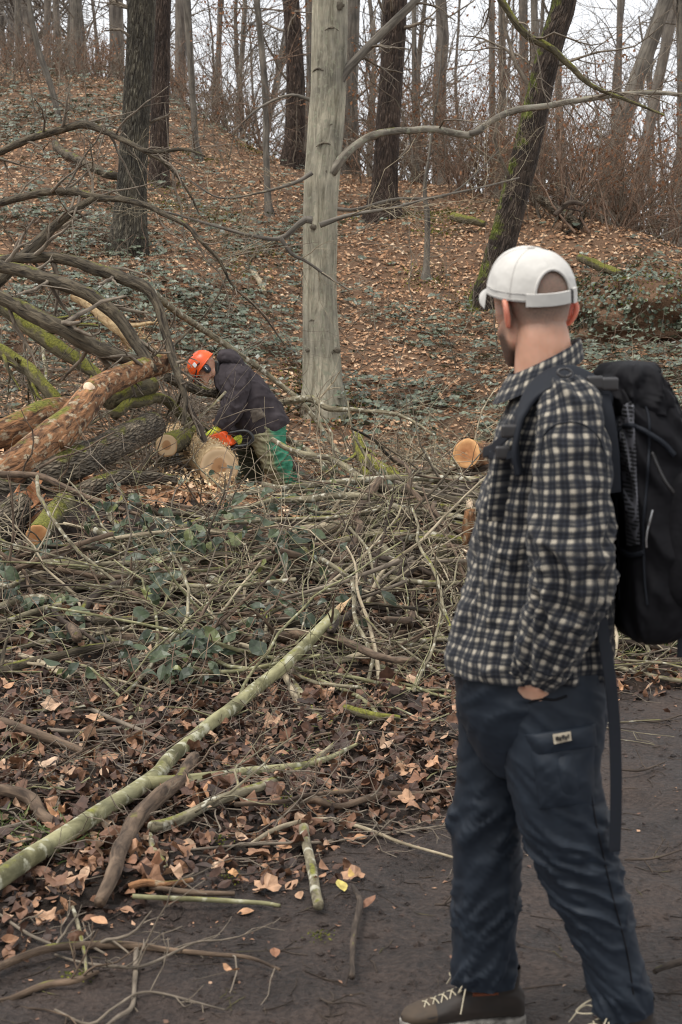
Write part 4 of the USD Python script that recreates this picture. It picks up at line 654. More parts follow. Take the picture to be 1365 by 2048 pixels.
W('fallen_branch', [(380, 1700, 5), (500, 1690, 6), (640, 1685, 6), (760, 1670, 5), (900, 1650, 4)], 'twig_bark', 'long straight thin twig lying level over the mud', 191, k=3, side_len=(0.1, 0.3), up=0)
W('fallen_branch', [(562, 1330, 17, 7.2), (580, 1370, 15, 6.9), (600, 1410, 14, 6.6), (635, 1466, 14, 6.3)], 'pale_stick_bark', 'tan peeled stick sloping down under the long olive branch', 192)
W('fallen_branch', [(575, 1350, 14, 7.1), (605, 1395, 19, 6.7), (630, 1430, 20, 6.45), (655, 1468, 18, 6.3)], 'stick_bark', 'lichen covered stick beside the tan peeled stick', 193)
W('fallen_branch', [(480, 1290, 10, 7.4), (540, 1310, 12, 7.3), (570, 1345, 12, 7.1)], 'pale_stick_bark', 'tan stick above the long olive branch', 194)
W('fallen_branch', [(150, 1405, 7), (230, 1440, 9), (330, 1480, 8)], 'twig_bark', 'thin twig among the leaves left of the long olive branch', 195, k=3)
W('fallen_branch', [(0, 1440, 18), (60, 1465, 20), (130, 1490, 18), (210, 1515, 15)], 'brown_stick_bark', 'dark flaky stick half buried in the leaves, left', 196)
W('fallen_branch', [(690, 1415, 14), (740, 1432, 18), (800, 1438, 15)], 'mossy_bark', 'small mossy stick in the leaves left of the trousers', 197)
W('fallen_branch', [(650, 1330, 9), (720, 1310, 14), (800, 1290, 10), (850, 1255, 6)], 'pale_stick_bark', 'tan stick rising right below the brush pile', 198, k=4)
W('fallen_branch', [(640, 1360, 7), (720, 1395, 9), (755, 1430, 8), (740, 1450, 5)], 'green_bark', 'olive hooked twig below the brush pile', 199, k=4)
W('fallen_branch', [(0, 1290, 5, 7.6), (140, 1320, 7, 7.3), (280, 1345, 7, 7.1), (430, 1385, 6, 6.8)], 'twig_bark', 'long straight twig over the leaves, left', 200, k=2)
W('fallen_branch', [(300, 1300, 10, 7.3), (360, 1330, 10, 7.1), (450, 1345, 9, 7.0), (540, 1330, 7, 7.0), (640, 1310, 5, 7.0)], 'green_bark', 'olive curved thin branch crossing over the long olive branch', 201, k=5, sub=2)
W('fallen_branch', [(1215, 1330, 12), (1270, 1345, 11), (1365, 1362, 8)], 'stick_bark', 'pale stick on the path edge right of the man', 202, k=2)
W('fallen_branch', [(1310, 1945, 12), (1340, 1932, 16), (1380, 1920, 17)], 'dark_stick_bark', 'dark stick at the right edge on the mud', 203)
for q_, (a_x, a_y, b_x, b_y) in enumerate([(1240, 1540, 1330, 1525), (1250, 1720, 1365, 1700), (1270, 1440, 1365, 1430), (630, 1990, 690, 2005), (870, 1810, 915, 1790), (450, 1740, 520, 1745)]):
    W('fallen_twig', [(a_x, a_y, 4), ((a_x+b_x)/2, (a_y+b_y)/2+8, 5), (b_x, b_y, 3)], 'dark_stick_bark', 'thin dark twig pressed into the mud of the path', 210+q_, cat='twig', group='dark twigs pressed into the mud', k=3, side_len=(0.05, 0.15), sub=1, up=-0.05)
# --- the brush pile itself
pr = np.random.default_rng(44)
def pile_top(x, y): return height(x, y, False)+0.02+0.25*np.clip((y-6.5)/3.0, 0, 1)*np.clip((13.4-y)/2.2, 0.12, 1)*np.clip((2.1-x)/0.6, 0.1, 1)
def pile_branches(n, name, label, group, mats, rad, length, seed, region, k=3, deep=(0.35, 1.0), tilt=0.22, sub=2, kind=None):
    rng = np.random.default_rng(seed); res = []
    for q in range(n):
        y = rng.uniform(*region[1]); x = rng.uniform(max(region[0][0], -0.26*y), min(region[0][1], 0.26*y))
        if name in ('pile_branch', 'pile_stick') and ((y > 9.6 and x < -0.035*y) or (y > 10.6 and x < 0.02*y)): continue
        if y < path_edge(x)+0.25: continue
        L = rng.uniform(*length); r = rng.uniform(*rad)*(0.6+0.6*L/length[1]); az = rng.normal(0, 0.6) if rng.random() < 0.4 else rng.uniform(-1.6, 1.6)
        dr = np.array([math.cos(az), math.sin(az)])*rng.choice([-1, 1]); m = 9; u = np.linspace(-0.5, 0.5, m)
        xy = np.array([x, y])+u[:, None]*dr*L; per = np.array([-dr[1], dr[0]]); bend = rng.normal()*0.2*L
        xy = xy+per*((u**2-0.08)*4*bend)[:, None]+rng.normal(size=(m, 2))*0.018*L
        h0 = height(xy[:, 0], xy[:, 1], False); tp = pile_top(xy[:, 0], xy[:, 1])
        z = np.convolve(np.pad(h0+(tp-h0)*rng.uniform(*deep), 2, 'edge'), np.ones(5)/5, 'valid')+u*L*rng.normal()*tilt*1.1+rng.normal(size=m)*0.01+r
        z = np.maximum(z, h0+r*0.6); P = smoothline(np.c_[xy, z], 14); R = r*np.linspace(1, rng.uniform(0.25, 0.7), 14); res.append((P, R))
        mat = mats[rng.integers(len(mats))]
        c_ = P[7]; pxx = 682+c_[0]/c_[1]*FPX; zone = ('left' if pxx < 330 else 'middle' if pxx < 680 else 'right')+(' front' if c_[1] < 8.6 else ' back' if c_[1] > 10.6 else ''); sl_ = (P[-1]-P[0])*np.sign(P[-1, 0]-P[0, 0]); lie = 'pointing away' if abs(sl_[1]) > 1.3*abs(sl_[0]) else 'rising to the right' if sl_[2] > 0.12 else 'falling to the right' if sl_[2] < -0.12 else 'lying level'
        t = thing(name, P[0], f'{"long" if L > 0.62*length[1] else "short" if L < 0.45*length[1] else "crooked"} {label}, {lie}, {zone} part', 'branch', group); mk(t, 'stem', tubes([(P, R)], 7 if r > 0.008 else 5, 0.16, min(9, 0.3/r), q), mat)
        if k:
            A = spawn(P[None], R[None], k, rng, (0.15, 1), (1, 1), (25, 65), (0.35, 0.6), 6, 0.2, 0.05, 0.0022, absl=(0.12*L, 0.45*L)); B = spawn(*A, sub, rng, (0.2, 1), (0.4, 0.8), (25, 60), (0.5, 0.8), 4, 0.22, 0.02, 0.0017)
            mk(t, 'twigs', merge([tubes(polys(*A), 4, cap=False), tubes(polys(*B), 3, cap=False)]), mat, kind='stuff')
    return res
pile_branches(140, 'pile_branch', 'grey branch of the brush pile', 'grey branches of the brush pile', ['stick_bark', 'stick_bark', 'brown_stick_bark', 'felled_bark'], (0.011, 0.032), (0.7, 2.2), 1, ((-2.6, 2.0), (7.2, 12.6)), deep=(0.2, 1.0))
pile_branches(95, 'pile_stick', 'thin stick of the brush pile', 'thin sticks of the brush pile', ['stick_bark', 'pale_stick_bark', 'green_bark', 'twig_bark'], (0.005, 0.012), (0.6, 2.0), 2, ((-2.6, 2.0), (6.9, 12.6)), deep=(0.3, 1.0))
pile_branches(85, 'pile_stick', 'dark stick deep in the pile', 'dark sticks deep in the brush pile', ['dark_stick_bark', 'brown_stick_bark'], (0.010, 0.024), (0.6, 1.8), 3, ((-2.5, 1.9), (7.4, 12.2)), k=2, deep=(0.0, 0.6))
pile_branches(70, 'ground_stick', 'thin stick on the leaves before the pile', 'thin sticks on the leaves', ['stick_bark', 'twig_bark', 'green_bark', 'brown_stick_bark'], (0.003, 0.009), (0.25, 1.1), 4, ((-1.6, 1.3), (5.0, 7.4)), k=3, deep=(0.0, 0.6), tilt=0.08)
lp = np.random.default_rng(71)
for q in range(64):                                             # sticks leaning on the front of the pile, their lower end on the leaves
    y0 = lp.uniform(6.7, 8.9); x0 = lp.uniform(-0.23, 0.15)*y0; L = lp.uniform(0.5, 1.5); az = lp.normal(math.pi/2, 0.55); r = lp.uniform(0.004, 0.013); u = np.linspace(0, 1, 9)
    xy = np.array([x0, y0])+u[:, None]*np.array([math.cos(az), math.sin(az)])*L*0.86+np.sin(u*math.pi)[:, None]*lp.normal(size=2)*0.06*L+lp.normal(size=(9, 2))*0.01*L
    z0 = float(height(x0, y0, False)); z = z0+r+u*L*lp.uniform(0.18, 0.5)+np.sin(u*math.pi)*lp.normal()*0.05*L; z = np.maximum(z, height(xy[:, 0], xy[:, 1], False)+r); P = smoothline(np.c_[xy, z], 14); R = r*np.linspace(1, 0.45, 14)
    pxx = 682+x0/y0*FPX; dirn = 'leaning left' if P[-1, 0] < P[0, 0]-0.12 else 'leaning right' if P[-1, 0] > P[0, 0]+0.12 else 'pointing straight away'; t = thing('leaning_stick', P[0], f'{"stout" if r > 0.009 else "thin"} stick propped on the front of the pile, {dirn}, {"left" if pxx < 300 else "middle" if pxx < 620 else "right"} part', 'branch', 'sticks propped on the front of the brush pile')
    mat = ['stick_bark', 'green_bark', 'brown_stick_bark', 'pale_stick_bark'][q % 4]; mk(t, 'stem', tubes([(P, R)], 7, 0.16, 9, q), mat)
    A = spawn(P[None], R[None], 4, lp, (0.2, 1), (1, 1), (25, 65), (0.35, 0.6), 6, 0.25, 0.0, 0.002, absl=(0.12*L, 0.45*L)); B = spawn(*A, 2, lp, (0.2, 1), (0.4, 0.8), (25, 60), (0.5, 0.8), 4, 0.25, 0.0, 0.0016); mk(t, 'twigs', merge([tubes(polys(*A), 4, cap=False), tubes(polys(*B), 3, cap=False)]), mat, kind='stuff')
def tangle(n, name, label, region, length, rad, seed, deep, mat, dome=0.35, half=0.26):
    rng = np.random.default_rng(seed); y = rng.uniform(*region[1], n); x = rng.uniform(-1, 1, n)*(half*y+0.3); x = np.minimum(x, region[0][1]); ok = (x > region[0][0]) & ~((seed in (5, 6)) & (y > 9.6+0.9*(x > -0.035*y)) & (x < 0.02*y)); ok &= y > path_edge(x)+0.1; x, y = x[ok], y[ok]; n = len(x)
    g = height(x, y, False); z = g+(pile_top(x, y)-g)*rng.uniform(*deep, n)+0.01; d = nrm(np.c_[rng.normal(size=n)*1.3, rng.normal(size=n)*0.8, np.abs(rng.normal(size=n))*dome]); L = rng.uniform(*length, n)[:, None]/6; pts = [np.c_[x, y, z]]
    for _ in range(6): pts.append(pts[-1]+d*L); d = nrm(d+rng.normal(size=d.shape)*0.3-[0, 0, 0.07])
    P = np.stack(pts, 1); P[..., 2] = np.maximum(P[..., 2], height(P[..., 0].ravel(), P[..., 1].ravel(), False).reshape(P.shape[:2])+0.004); R = rng.uniform(*rad, (n, 1))*np.linspace(1, 0.45, 7)[None]
    A = spawn(P, R, 2, rng, (0.2, 1), (0.25, 0.5), (25, 65), (0.5, 0.8), 4, 0.22, 0.02, 0.0015)
    mk(None, name, merge([tubes(polys(P, R), 4, cap=False), tubes(polys(*A), 3, cap=False)]), mat, kind='stuff', label=label, cat='twigs')
tangle(300, 'twig_tangle', 'fine pale twigs tangled all over the brush pile', ((-4, 2.0), (7.2, 13)), (0.4, 1.3), (0.0022, 0.005), 5, (0.4, 1.2), 'pale_stick_bark')
tangle(480, 'twig_tangle', 'fine grey brown twigs tangled through the brush pile', ((-4, 2.0), (7.0, 13.5)), (0.3, 1.1), (0.002, 0.006), 6, (0.0, 1.0), 'twig_bark')
tangle(420, 'twig_tangle', 'fine dark twigs between the felled limbs at the left', ((-5, -1.6), (12.6, 17)), (0.5, 1.6), (0.003, 0.007), 7, (0.3, 1.6), 'twig_bark', dome=0.7)
tangle(260, 'twig_tangle', 'fine pale twigs behind the worker', ((-0.1, 1.9), (13.2, 16)), (0.5, 1.6), (0.003, 0.006), 8, (0.3, 1.6), 'pale_stick_bark', dome=0.55)
tangle(900, 'twig_litter', 'broken twig bits among the leaves along the path edge', ((-2, 1.6), (4.6, 7.4)), (0.1, 0.5), (0.0014, 0.0035), 9, (0, 0.5), 'twig_bark', dome=0.12)
# --- crossing stems behind the felled limbs: the far part of the felled crown
pile_branches(34, 'crown_branch', 'bare branch of the felled crown', 'bare branches of the felled crown', ['felled_bark', 'twig_bark', 'stick_bark'], (0.008, 0.022), (1.2, 3.2), 11, ((-4.6, -1.7), (13.2, 17)), k=6, deep=(0.4, 2.2), tilt=0.5, sub=3)
pile_branches(20, 'crown_branch', 'bare branch behind the worker', 'bare branches heaped behind the worker', ['stick_bark', 'pale_stick_bark'], (0.006, 0.016), (0.9, 2.4), 12, ((-0.15, 1.7), (13.2, 15.5)), k=6, deep=(0.3, 1.6), tilt=0.4, sub=3)
# --- bramble shoots with large leaves in the pile
br = np.random.default_rng(9)
SPOTS = [(290, 1000, 9.4), (345, 1095, 8.9), (455, 1055, 9.0), (505, 1085, 8.9), (540, 1135, 8.6), (590, 1005, 10.3), (650, 985, 10.8), (330, 1130, 8.6), (60, 1235, 7.9), (30, 1190, 8.1), (385, 1260, 7.8), (420, 1290, 7.6), (415, 1350, 7.2), (262, 1395, 7.0), (560, 1075, 9.0), (480, 1020, 9.6), (250, 1060, 9.2), (130, 1425, 6.9), (715, 960, 11.2), (350, 1050, 9.1), (590, 1240, 8.0), (640, 880, 13.6), (20, 1110, 9.0), (700, 1010, 10.6)]
BLAB = ['in front of the two small sawn logs', 'left middle of the pile, below the pale level branch', 'upper middle of the pile, in front of the thick sawn log', 'middle of the pile, a little right of the thick sawn log', 'middle of the pile, hanging over the dark hollow', 'just below the feet of the worker', 'right of the feet of the worker', 'left middle of the pile over the olive branch', 'at the left edge above the short cut branch', 'at the left edge below the orange sawn end', 'low middle of the pile above the dead leaves', 'low middle of the pile, next to its lower edge', 'lowest of the middle group, on the dead leaves', 'alone on the dead leaves left of the long olive branch', 'middle of the pile at the pale tan branch', 'upper middle of the pile, near the thick sawn log', 'upper left of the pile below the grey logs', 'far left on the dead leaves, alone', 'beside the mossy broken stem', 'left middle of the pile, overlapping its neighbour', 'low middle of the pile near the splintered olive branch end', 'pale one behind the green trousers', 'left edge beside the orange sawn end', 'upper right of the pile on the dark horizontal limb']
for k, (px, py, Yd) in enumerate(SPOTS):
    c = at(px, py, Yd-0.3); g = height(c[0], c[1], False); n = 9; tips = []; t = thing('bramble_shoot', [c[0], c[1], g], 'dark green bramble shoot, '+BLAB[k], 'bramble', 'bramble shoots in the brush pile')
    for q in range(3):
        b = np.array([c[0]+br.normal()*0.25, c[1]+br.uniform(0.1, 0.5), 0]); b[2] = height(b[0], b[1], False); e = c+br.normal(size=3)*[0.13, 0.08, 0.07]
        P = smoothline(np.array([b, (b+e)/2+[0, 0, 0.16], e, e+(e-b)*0.35+[0, 0, -0.06]]), n); tips.append(P[3:]); mk(t, 'stem', tubes([(P, np.linspace(0.0034, 0.0018, n))], 5, cap=False), 'red_twig_bark')
    T = np.vstack(tips); m = len(T); az = br.uniform(0, 2*np.pi, m); rep = np.repeat(T, 3, 0); aa = np.repeat(az, 3)+np.tile([-1.35, 0, 1.35], m)
    xd = np.stack([np.cos(aa), np.sin(aa)*0.7, np.full(3*m, -0.6)], -1); S = br.uniform(0.05, 0.115, 3*m)*np.tile([0.85, 1.1, 0.85], m); nn = np.stack([np.cos(aa)*0.3, np.sin(aa)*0.3-0.8, np.ones(3*m)], -1)+br.normal(size=(3*m, 3))*0.3
    pos = rep+xd*S[:, None]*0.5+br.normal(size=(3*m, 3))*0.02
    for q in range(0, 3*m): 
        if br.random() < 0.42: leaves(t, 'leaf', pos[q:q+1], nn[q:q+1], S[q:q+1], br, 'bramble_leaf', LEAF10, xdir=xd[q:q+1], width=1.12, curl=0.5)
# --- single fallen leaves on the mud
sl = np.random.default_rng(21)
SL = [(548, 1660, .17, .84, 'large orange brown curled leaf on the mud left of the mossy stick'), (570, 1708, .10, .82, 'small orange leaf below the large orange one'), (720, 1690, .09, .88, 'rolled orange leaf lying alone on the mud'), (683, 1788, .10, 1.0, 'yellow heart shaped leaf on the mud'), (815, 1550, .18, .62, 'large pale lobed leaf near the trousers'),
      (815, 1608, .13, .66, 'pale brown leaf on the twigs near the trousers'), (900, 1590, .08, .86, 'small orange leaf touching the trouser edge'), (175, 1600, .11, .84, 'orange leaf above the long olive branch, left'), (120, 1660, .14, .6, 'pale tan leaf standing on the long olive branch'), (370, 1795, .06, .8, 'tiny brown leaf on the greenish rod'), (530, 1790, .16, .62, 'big pale crumpled leaf at the end of the greenish rod'),
      (600, 1805, .08, .6, 'pale leaf right of the crumpled one'), (490, 1840, .09, .84, 'orange leaf below the greenish rod'), (130, 1790, .2, .58, 'big pale leaf at the lower left'), (90, 1850, .12, .6, 'tan leaf at the lower left edge'), (200, 1858, .1, .8, 'orange leaf on the mud at the lower left'), (375, 1700, .08, .66, 'small tan leaf left of the mossy stick'),
      (705, 1765, .13, .5, 'brown leaf at the top of the crooked dark stick'), (740, 1822, .1, .2, 'dark flat leaf pressed into the mud beside the crooked stick'), (550, 1922, .08, .3, 'dark red wood chip at the tip of the lower left branch'), (640, 1715, .05, .6, 'tiny pale leaf beside the mossy stick'), (60, 1540, .1, .8, 'rusty leaf at the left edge'), (30, 1700, .12, .65, 'tan leaf under the long olive branch')]
for k, (px, py, s, tone, lb) in enumerate(SL):
    s = s*0.55
    c = ghit(px, py)+[0, 0, 0.02]; V0, F0 = MAPLE if s > 0.062 else LEAF10; N = nrm(np.array([sl.normal()*0.25, -0.25, 1])); x = nrm(np.cross(N, sl.normal(size=3))); y = np.cross(N, x); cu = sl.uniform(0.3, 0.9)
    v = V0.copy(); q = v[:, 0]-0.45; vv = c+s*(q[:, None]*x+(v[:, 1]*1.2)[:, None]*y+(v[:, 2]+cu*(v[:, 1]**2)*1.5+cu*q**2*0.5)[:, None]*N)
    mk(None, 'fallen_leaf', (vv, F0), 'single_leaf', False, label=lb, cat='leaf', tone=np.full(len(V0), tone))
for k in range(110):
    p = wedge(1, 3.6, 7.0, sl, half=0.23, pad=0.1)[0]; e = p[1]-path_edge(p[0])
    if e < -0.9 or (e < 0 and sl.random() > 0.25): continue
    leaves(None, 'fallen_leaf', p[None]+[0, 0, 0.03], np.array([[sl.normal()*0.3, sl.normal()*0.3-0.1, 1]]), np.array([sl.uniform(0.03, 0.085)]), sl, 'single_leaf', MAPLE if sl.random() < 0.4 else LEAF10, curl=0.5, label='dry brown leaf lying loose at the path edge', cat='leaf', group='loose brown leaves at the path edge')
# --- crumbs of mud and rotted leaf on the path
cr = np.random.default_rng(33); P = wedge(9000, 2.9, 8.2, cr, half=0.25, pad=0.2); e = P[:, 1]-path_edge(P[:, 0]); P = P[(e < 0.15) & (cr.uniform(0, 1, len(P)) < np.clip(1.0-0.25*(P[:, 0]+0.4), 0.35, 1)*(0.35+0.65*np.exp(np.minimum(e, 0)/0.6)))]; m = len(P)
O = np.array([(1, 0, 0), (-1, 0, 0), (0, 1, 0), (0, -1, 0), (0, 0, 1), (0, 0, -1)], float); OF = np.array([(0, 2, 4), (2, 1, 4), (1, 3, 4), (3, 0, 4), (2, 0, 5), (1, 2, 5), (3, 1, 5), (0, 3, 5)])
V = P[:, None]+O[None]*(cr.gamma(2.0, 0.0022, (m, 1, 1))*cr.uniform(0.5, 1.6, (m, 6, 3)))*[1.3, 1.3, 0.7]+[0, 0, 0.001]; mk(None, 'mud_crumbs', (V.reshape(-1, 3), (OF[None]+6*np.arange(m)[:, None, None]).reshape(-1, 3)), 'wet_mud', False, kind='stuff', label='small crumbs of dark mud scattered over the path', cat='mud crumbs')
P = wedge(5000, 2.9, 7.5, cr, half=0.25, pad=0.2); e = P[:, 1]-path_edge(P[:, 0]); P = P[(e < 0.2) & (cr.uniform(0, 1, len(P)) < 0.12+0.9*np.exp(np.minimum(e, 0)/0.35))]
leaves(None, 'leaf_bits', P+[0, 0, 0.003], np.c_[cr.normal(size=(len(P), 2))*0.2, np.ones(len(P))], cr.uniform(0.006, 0.024, len(P)), cr, 'litter_near', LEAF4, kind='stuff', label='torn leaf bits trodden into the mud', cat='leaf bits', tonepow=1.5)
P = wedge(900, 2.9, 7.5, cr, half=0.25, pad=0.2); P = P[P[:, 1] < path_edge(P[:, 0])+0.2]; d = nrm(np.c_[cr.normal(size=(len(P), 2)), np.zeros(len(P))]); L = cr.uniform(0.02, 0.12, len(P))[:, None]/3; pts = [P+[0, 0, 0.003]]
for _ in range(3): pts.append(pts[-1]+d*L); d = nrm(d+np.c_[cr.normal(size=(len(P), 2))*0.25, np.zeros(len(P))])
Q = np.stack(pts, 1); Q[..., 2] = height(Q[..., 0].ravel(), Q[..., 1].ravel()).reshape(Q.shape[:2])+0.002; mk(None, 'twig_bits', tubes(polys(Q, cr.uniform(0.0008, 0.002, (len(P), 1))*np.ones((1, 4))), 3, cap=False), 'dark_stick_bark', kind='stuff', label='dark twig bits pressed into the mud', cat='twig bits')
# --- sawdust, wood chips, grass
q = np.random.default_rng(6)
c = np.vstack([at(q.uniform(300, 470, 500), q.uniform(935, 1000, 500), q.uniform(11.6, 12.8, 500)), at(q.uniform(480, 620, 400), q.uniform(950, 995, 400), q.uniform(12.5, 13.3, 400))]); c[:, 2] = height(c[:, 0], c[:, 1])+q.uniform(0, 0.16, len(c))
leaves(None, 'wood_chips', c, q.normal(size=c.shape)+[0, 0, 0.7], q.uniform(0.012, 0.05, len(c)), q, 'wood_chip', kind='stuff', label='pale sawdust and wood chips around the log being cut', cat='sawdust')
i = q.integers(2, len(SP_), 1600); a = q.uniform(0.15, math.pi-0.15, 1600); dx = nrm(np.cross(SP_[-1]-SP_[0], [0, 0, 1.0])); c = SP_[i]+(SR_[i]*1.03)[:, None]*(np.cos(a)[:, None]*dx+np.sin(a)[:, None]*np.array([0, 0, 1.0]))+q.normal(size=(1600, 3))*[0.02, 0.02, 0.006]
mk(SAW, 'sawdust', leafset(c, q.normal(size=c.shape)+[0, 0, 0.7], q.uniform(0.01, 0.03, len(c)), q, 'wood_chip', LEAF4)[0], 'wood_chip', False, kind='stuff', tone=LAST['tone'])
def grass(px, py, n, h, label, r=0.12):
    c = ghit(px, py); rng = np.random.default_rng(int(px)); b = c+np.c_[rng.normal(size=(n, 2))*r, np.zeros(n)]; b[:, 2] = height(b[:, 0], b[:, 1])
    V, F, T = [], [], []
    for k in range(n):
        d = nrm(np.r_[rng.normal(size=2)*0.8, 1.0]); l = h*rng.uniform(0.5, 1.2); s = nrm(np.cross(d, rng.normal(size=3)))*0.0028; o = len(V); dr = np.r_[d[:2], 0]
        for u in (0, 0.4, 0.75, 1.0):
            p = b[k]+d*l*u+(dr*0.6-[0, 0, 0.5])*l*u**2*0.6; w = (1-u**2)+0.05; V += [p-s*w, p+s*w]; T += [0]*0
        F += [(o, o+1, o+3), (o, o+3, o+2), (o+2, o+3, o+5), (o+2, o+5, o+4), (o+4, o+5, o+7), (o+4, o+7, o+6)]; T += [rng.random()]*8
    mk(None, 'grass_tuft', (np.array(V), np.array(F)), 'grass_blade', False, tone=np.array(T), kind='stuff', label=label, cat='grass')
grass(1325, 1290, 130, 0.28, 'green grass tuft at the right edge beside the path'); grass(1250, 1300, 50, 0.16, 'small grass tuft right of the man, on the far path edge'); grass(640, 1490, 40, 0.08, 'small grass tuft in the leaves at the centre', 0.07); grass(100, 1690, 70, 0.09, 'short grass under the long olive branch, left', 0.1); grass(40, 1650, 60, 0.08, 'short grass at the left edge', 0.1)
tufts('moss_patch', [(575, 1605), (450, 1770), (150, 1962), (440, 1700), (640, 1890)], 'small moss tufts on the mud and leaves', n=60, r=0.02, size=(0.005, 0.012), h=0.02)
# --- mossy fallen stems and the overgrown bank on the right slope
W('mossy_fallen_log', [(1160, 515, 14), (1190, 528, 20), (1240, 548, 18)], 'mossy_bark', 'bright mossy fallen stem right of the white cap', 220, cat='log')
W('mossy_fallen_log', [(905, 432, 18), (940, 440, 18), (970, 448, 12)], 'mossy_bark', 'mossy stem lying left of the leaning trunk', 221, cat='log')
W('mossy_fallen_log', [(110, 285, 14), (120, 300, 16), (170, 325, 16), (220, 350, 18), (235, 352, 15)], 'felled_bark', 'brown fallen stem with moss on the slope left of the thick oak', 222, cat='log')
W('mossy_fallen_log', [(1075, 395, 14, 24.5), (1110, 420, 22, 24.5), (1165, 452, 22, 24.3)], 'grey_log_bark', 'old grey fallen trunk on the right ridge', 223, cat='log', k=5)
W('fallen_branch', [(1110, 430, 10, 24), (1140, 405, 10, 24), (1165, 408, 8, 24)], 'dark_stick_bark', 'arched dark branch above the old grey trunk on the right ridge', 224, k=4)
W('mossy_fallen_log', [(505, 540, 10), (520, 565, 11), (530, 585, 9)], 'pale_stick_bark', 'small tan branch stuck in the bramble slope', 225)
ctr = ghit(1300, 640); rb = np.random.default_rng(8); s = trimesh.creation.icosphere(4, 1.0); v = s.vertices*np.array([1.0, 0.9, 0.62]); v = v*(1+1.1*(meshkit.fbm(s.vertices*1.8+4, 5, 2)-0.5))[:, None]
bk = thing('overgrown_bank', ctr, 'mossy upturned root bank overgrown with ivy at the right edge', 'bank'); mk(bk, 'earth', (v+ctr, s.faces), 'leaf_mould')
f = s.vertices[:, 2] > -0.2; vi = np.nonzero(f)[0]; pk = rb.choice(vi, 3000); c = v[pk]*1.03+ctr; leaves(bk, 'ivy', c+rb.normal(size=c.shape)*0.03, s.vertices[pk]+rb.normal(size=c.shape)*0.5+[0, 0, 0.4], rb.uniform(0.04, 0.08, len(c)), rb, 'bramble_far', kind='stuff', width=1.3)
pk = rb.choice(np.nonzero(s.vertices[:, 2] > 0.3)[0], 1100); c = v[pk]*1.02+ctr; leaves(bk, 'moss', c, s.vertices[pk]+rb.normal(size=c.shape)*0.5, rb.uniform(0.02, 0.045, len(c)), rb, 'moss_tuft', kind='stuff')
# --- thin bare stems scattered over the slope
ts = np.random.default_rng(15)
for k in range(46):
    p = wedge(1, 19, 42, ts, half=0.22)[0]; hgt = ts.uniform(0.8, 2.6); n = 8; dr = ts.normal(size=2)*0.12; u = np.linspace(0, 1, n); P = p+np.c_[dr[0]*u*hgt+ts.normal(size=n)*0.02, dr[1]*u*hgt, u*hgt]; R = np.linspace(0.012, 0.004, n)*ts.uniform(0.6, 1.4)
    t = thing('bare_sapling', p, 'thin bare sapling on the leafy slope', 'sapling', 'thin bare saplings on the slope'); mk(t, 'stem', tubes([(P, R)], 4, cap=False), 'twig_bark')
    A = spawn(P[None], R[None], 9, ts, (0.2, 1), (1, 1), (30, 75), (0.4, 0.7), 5, 0.2, 0.1, 0.003, absl=(0.2, 0.9)); B = spawn(*A, 4, ts, (0.2, 1), (0.4, 0.8), (25, 60), (0.5, 0.8), 4, 0.2, 0.02, 0.0024); mk(t, 'twigs', tubes(polys(*A)+polys(*B), 3, cap=False), 'twig_bark', kind='stuff')
# ---------------------------------------------------------------- people
def loft(C, S, D, N=80, M=48, e=2.2, wr=None, closed=(False, False), a0=math.pi/2):
    'rings C + cos*S + sin*D (rows: centres and half vectors), resampled; wr(theta, v, P)-> outward displacement in metres'
    q = smoothline(np.c_[C, S, D], N); C, S, D = q[:, :3], q[:, 3:6], q[:, 6:9]
    th = a0+np.linspace(0, 2*np.pi, M+1); c, s = np.cos(th), np.sin(th); c = np.sign(c)*np.abs(c)**(2/e); s = np.sign(s)*np.abs(s)**(2/e)
    P = C[:, None]+c[None, :, None]*S[:, None]+s[None, :, None]*D[:, None]
    v = np.r_[0, np.cumsum(np.linalg.norm(np.diff(C, axis=0), axis=1))]; Rm = (np.linalg.norm(S, axis=1).mean()+np.linalg.norm(D, axis=1).mean())/2
    st = np.stack(np.broadcast_arrays((th-a0)[None]*Rm, v[:, None]), -1)
    if wr is not None:
        out = nrm(P-C[:, None]); P = P+out*wr(np.broadcast_to(th[None], P.shape[:2]), np.broadcast_to(v[:, None], P.shape[:2]), P)[..., None]
        P[:, -1] = P[:, 0]
    i, j = np.meshgrid(np.arange(N-1), np.arange(M), indexing='ij'); W = M+1
    F = np.stack([i*W+j, i*W+j+1, (i+1)*W+j+1, (i+1)*W+j], -1).reshape(-1, 4); F = np.vstack([F[:, [0, 1, 2]], F[:, [0, 2, 3]]])
    V, T = P.reshape(-1, 3), st.reshape(-1, 2)
    for k, on in ((0, closed[0]), (N-1, closed[1])):
        if on:
            o = len(V); V = np.vstack([V, C[k]]); T = np.vstack([T, T[k*W]]); r = k*W+np.arange(M); f = np.stack([np.full(M, o), r, r+1], 1); F = np.vstack([F, f if k else f[:, ::-1]])
    A = V[F]; vol = np.einsum('ij,ij->i', A[:, 0]-V.mean(0), np.cross(A[:, 1]-V.mean(0), A[:, 2]-V.mean(0))).sum()
    return V, (F if vol > 0 else F[:, ::-1]), T
def axis_loft(pts, Y0, N=80, M=48, e=2.2, wr=None, closed=(False, False)):
    'pts (px, py, width px, half depth m, dY): rings square to the axis'
    a = np.array(pts, float); C = at(a[:, 0], a[:, 1], Y0+a[:, 4]); w = np.array([mpp(Y0+d, y) for d, y in zip(a[:, 4], a[:, 1])])*a[:, 2]/2
    t = nrm(np.gradient(C, axis=0)); d = np.array([0, 1.0, 0]); D = nrm(d-(t*d).sum(1, keepdims=True)*t); S = np.cross(t, D)
    return loft(C, S*w[:, None], D*a[:, 3:4], N, M, e, wr, closed)
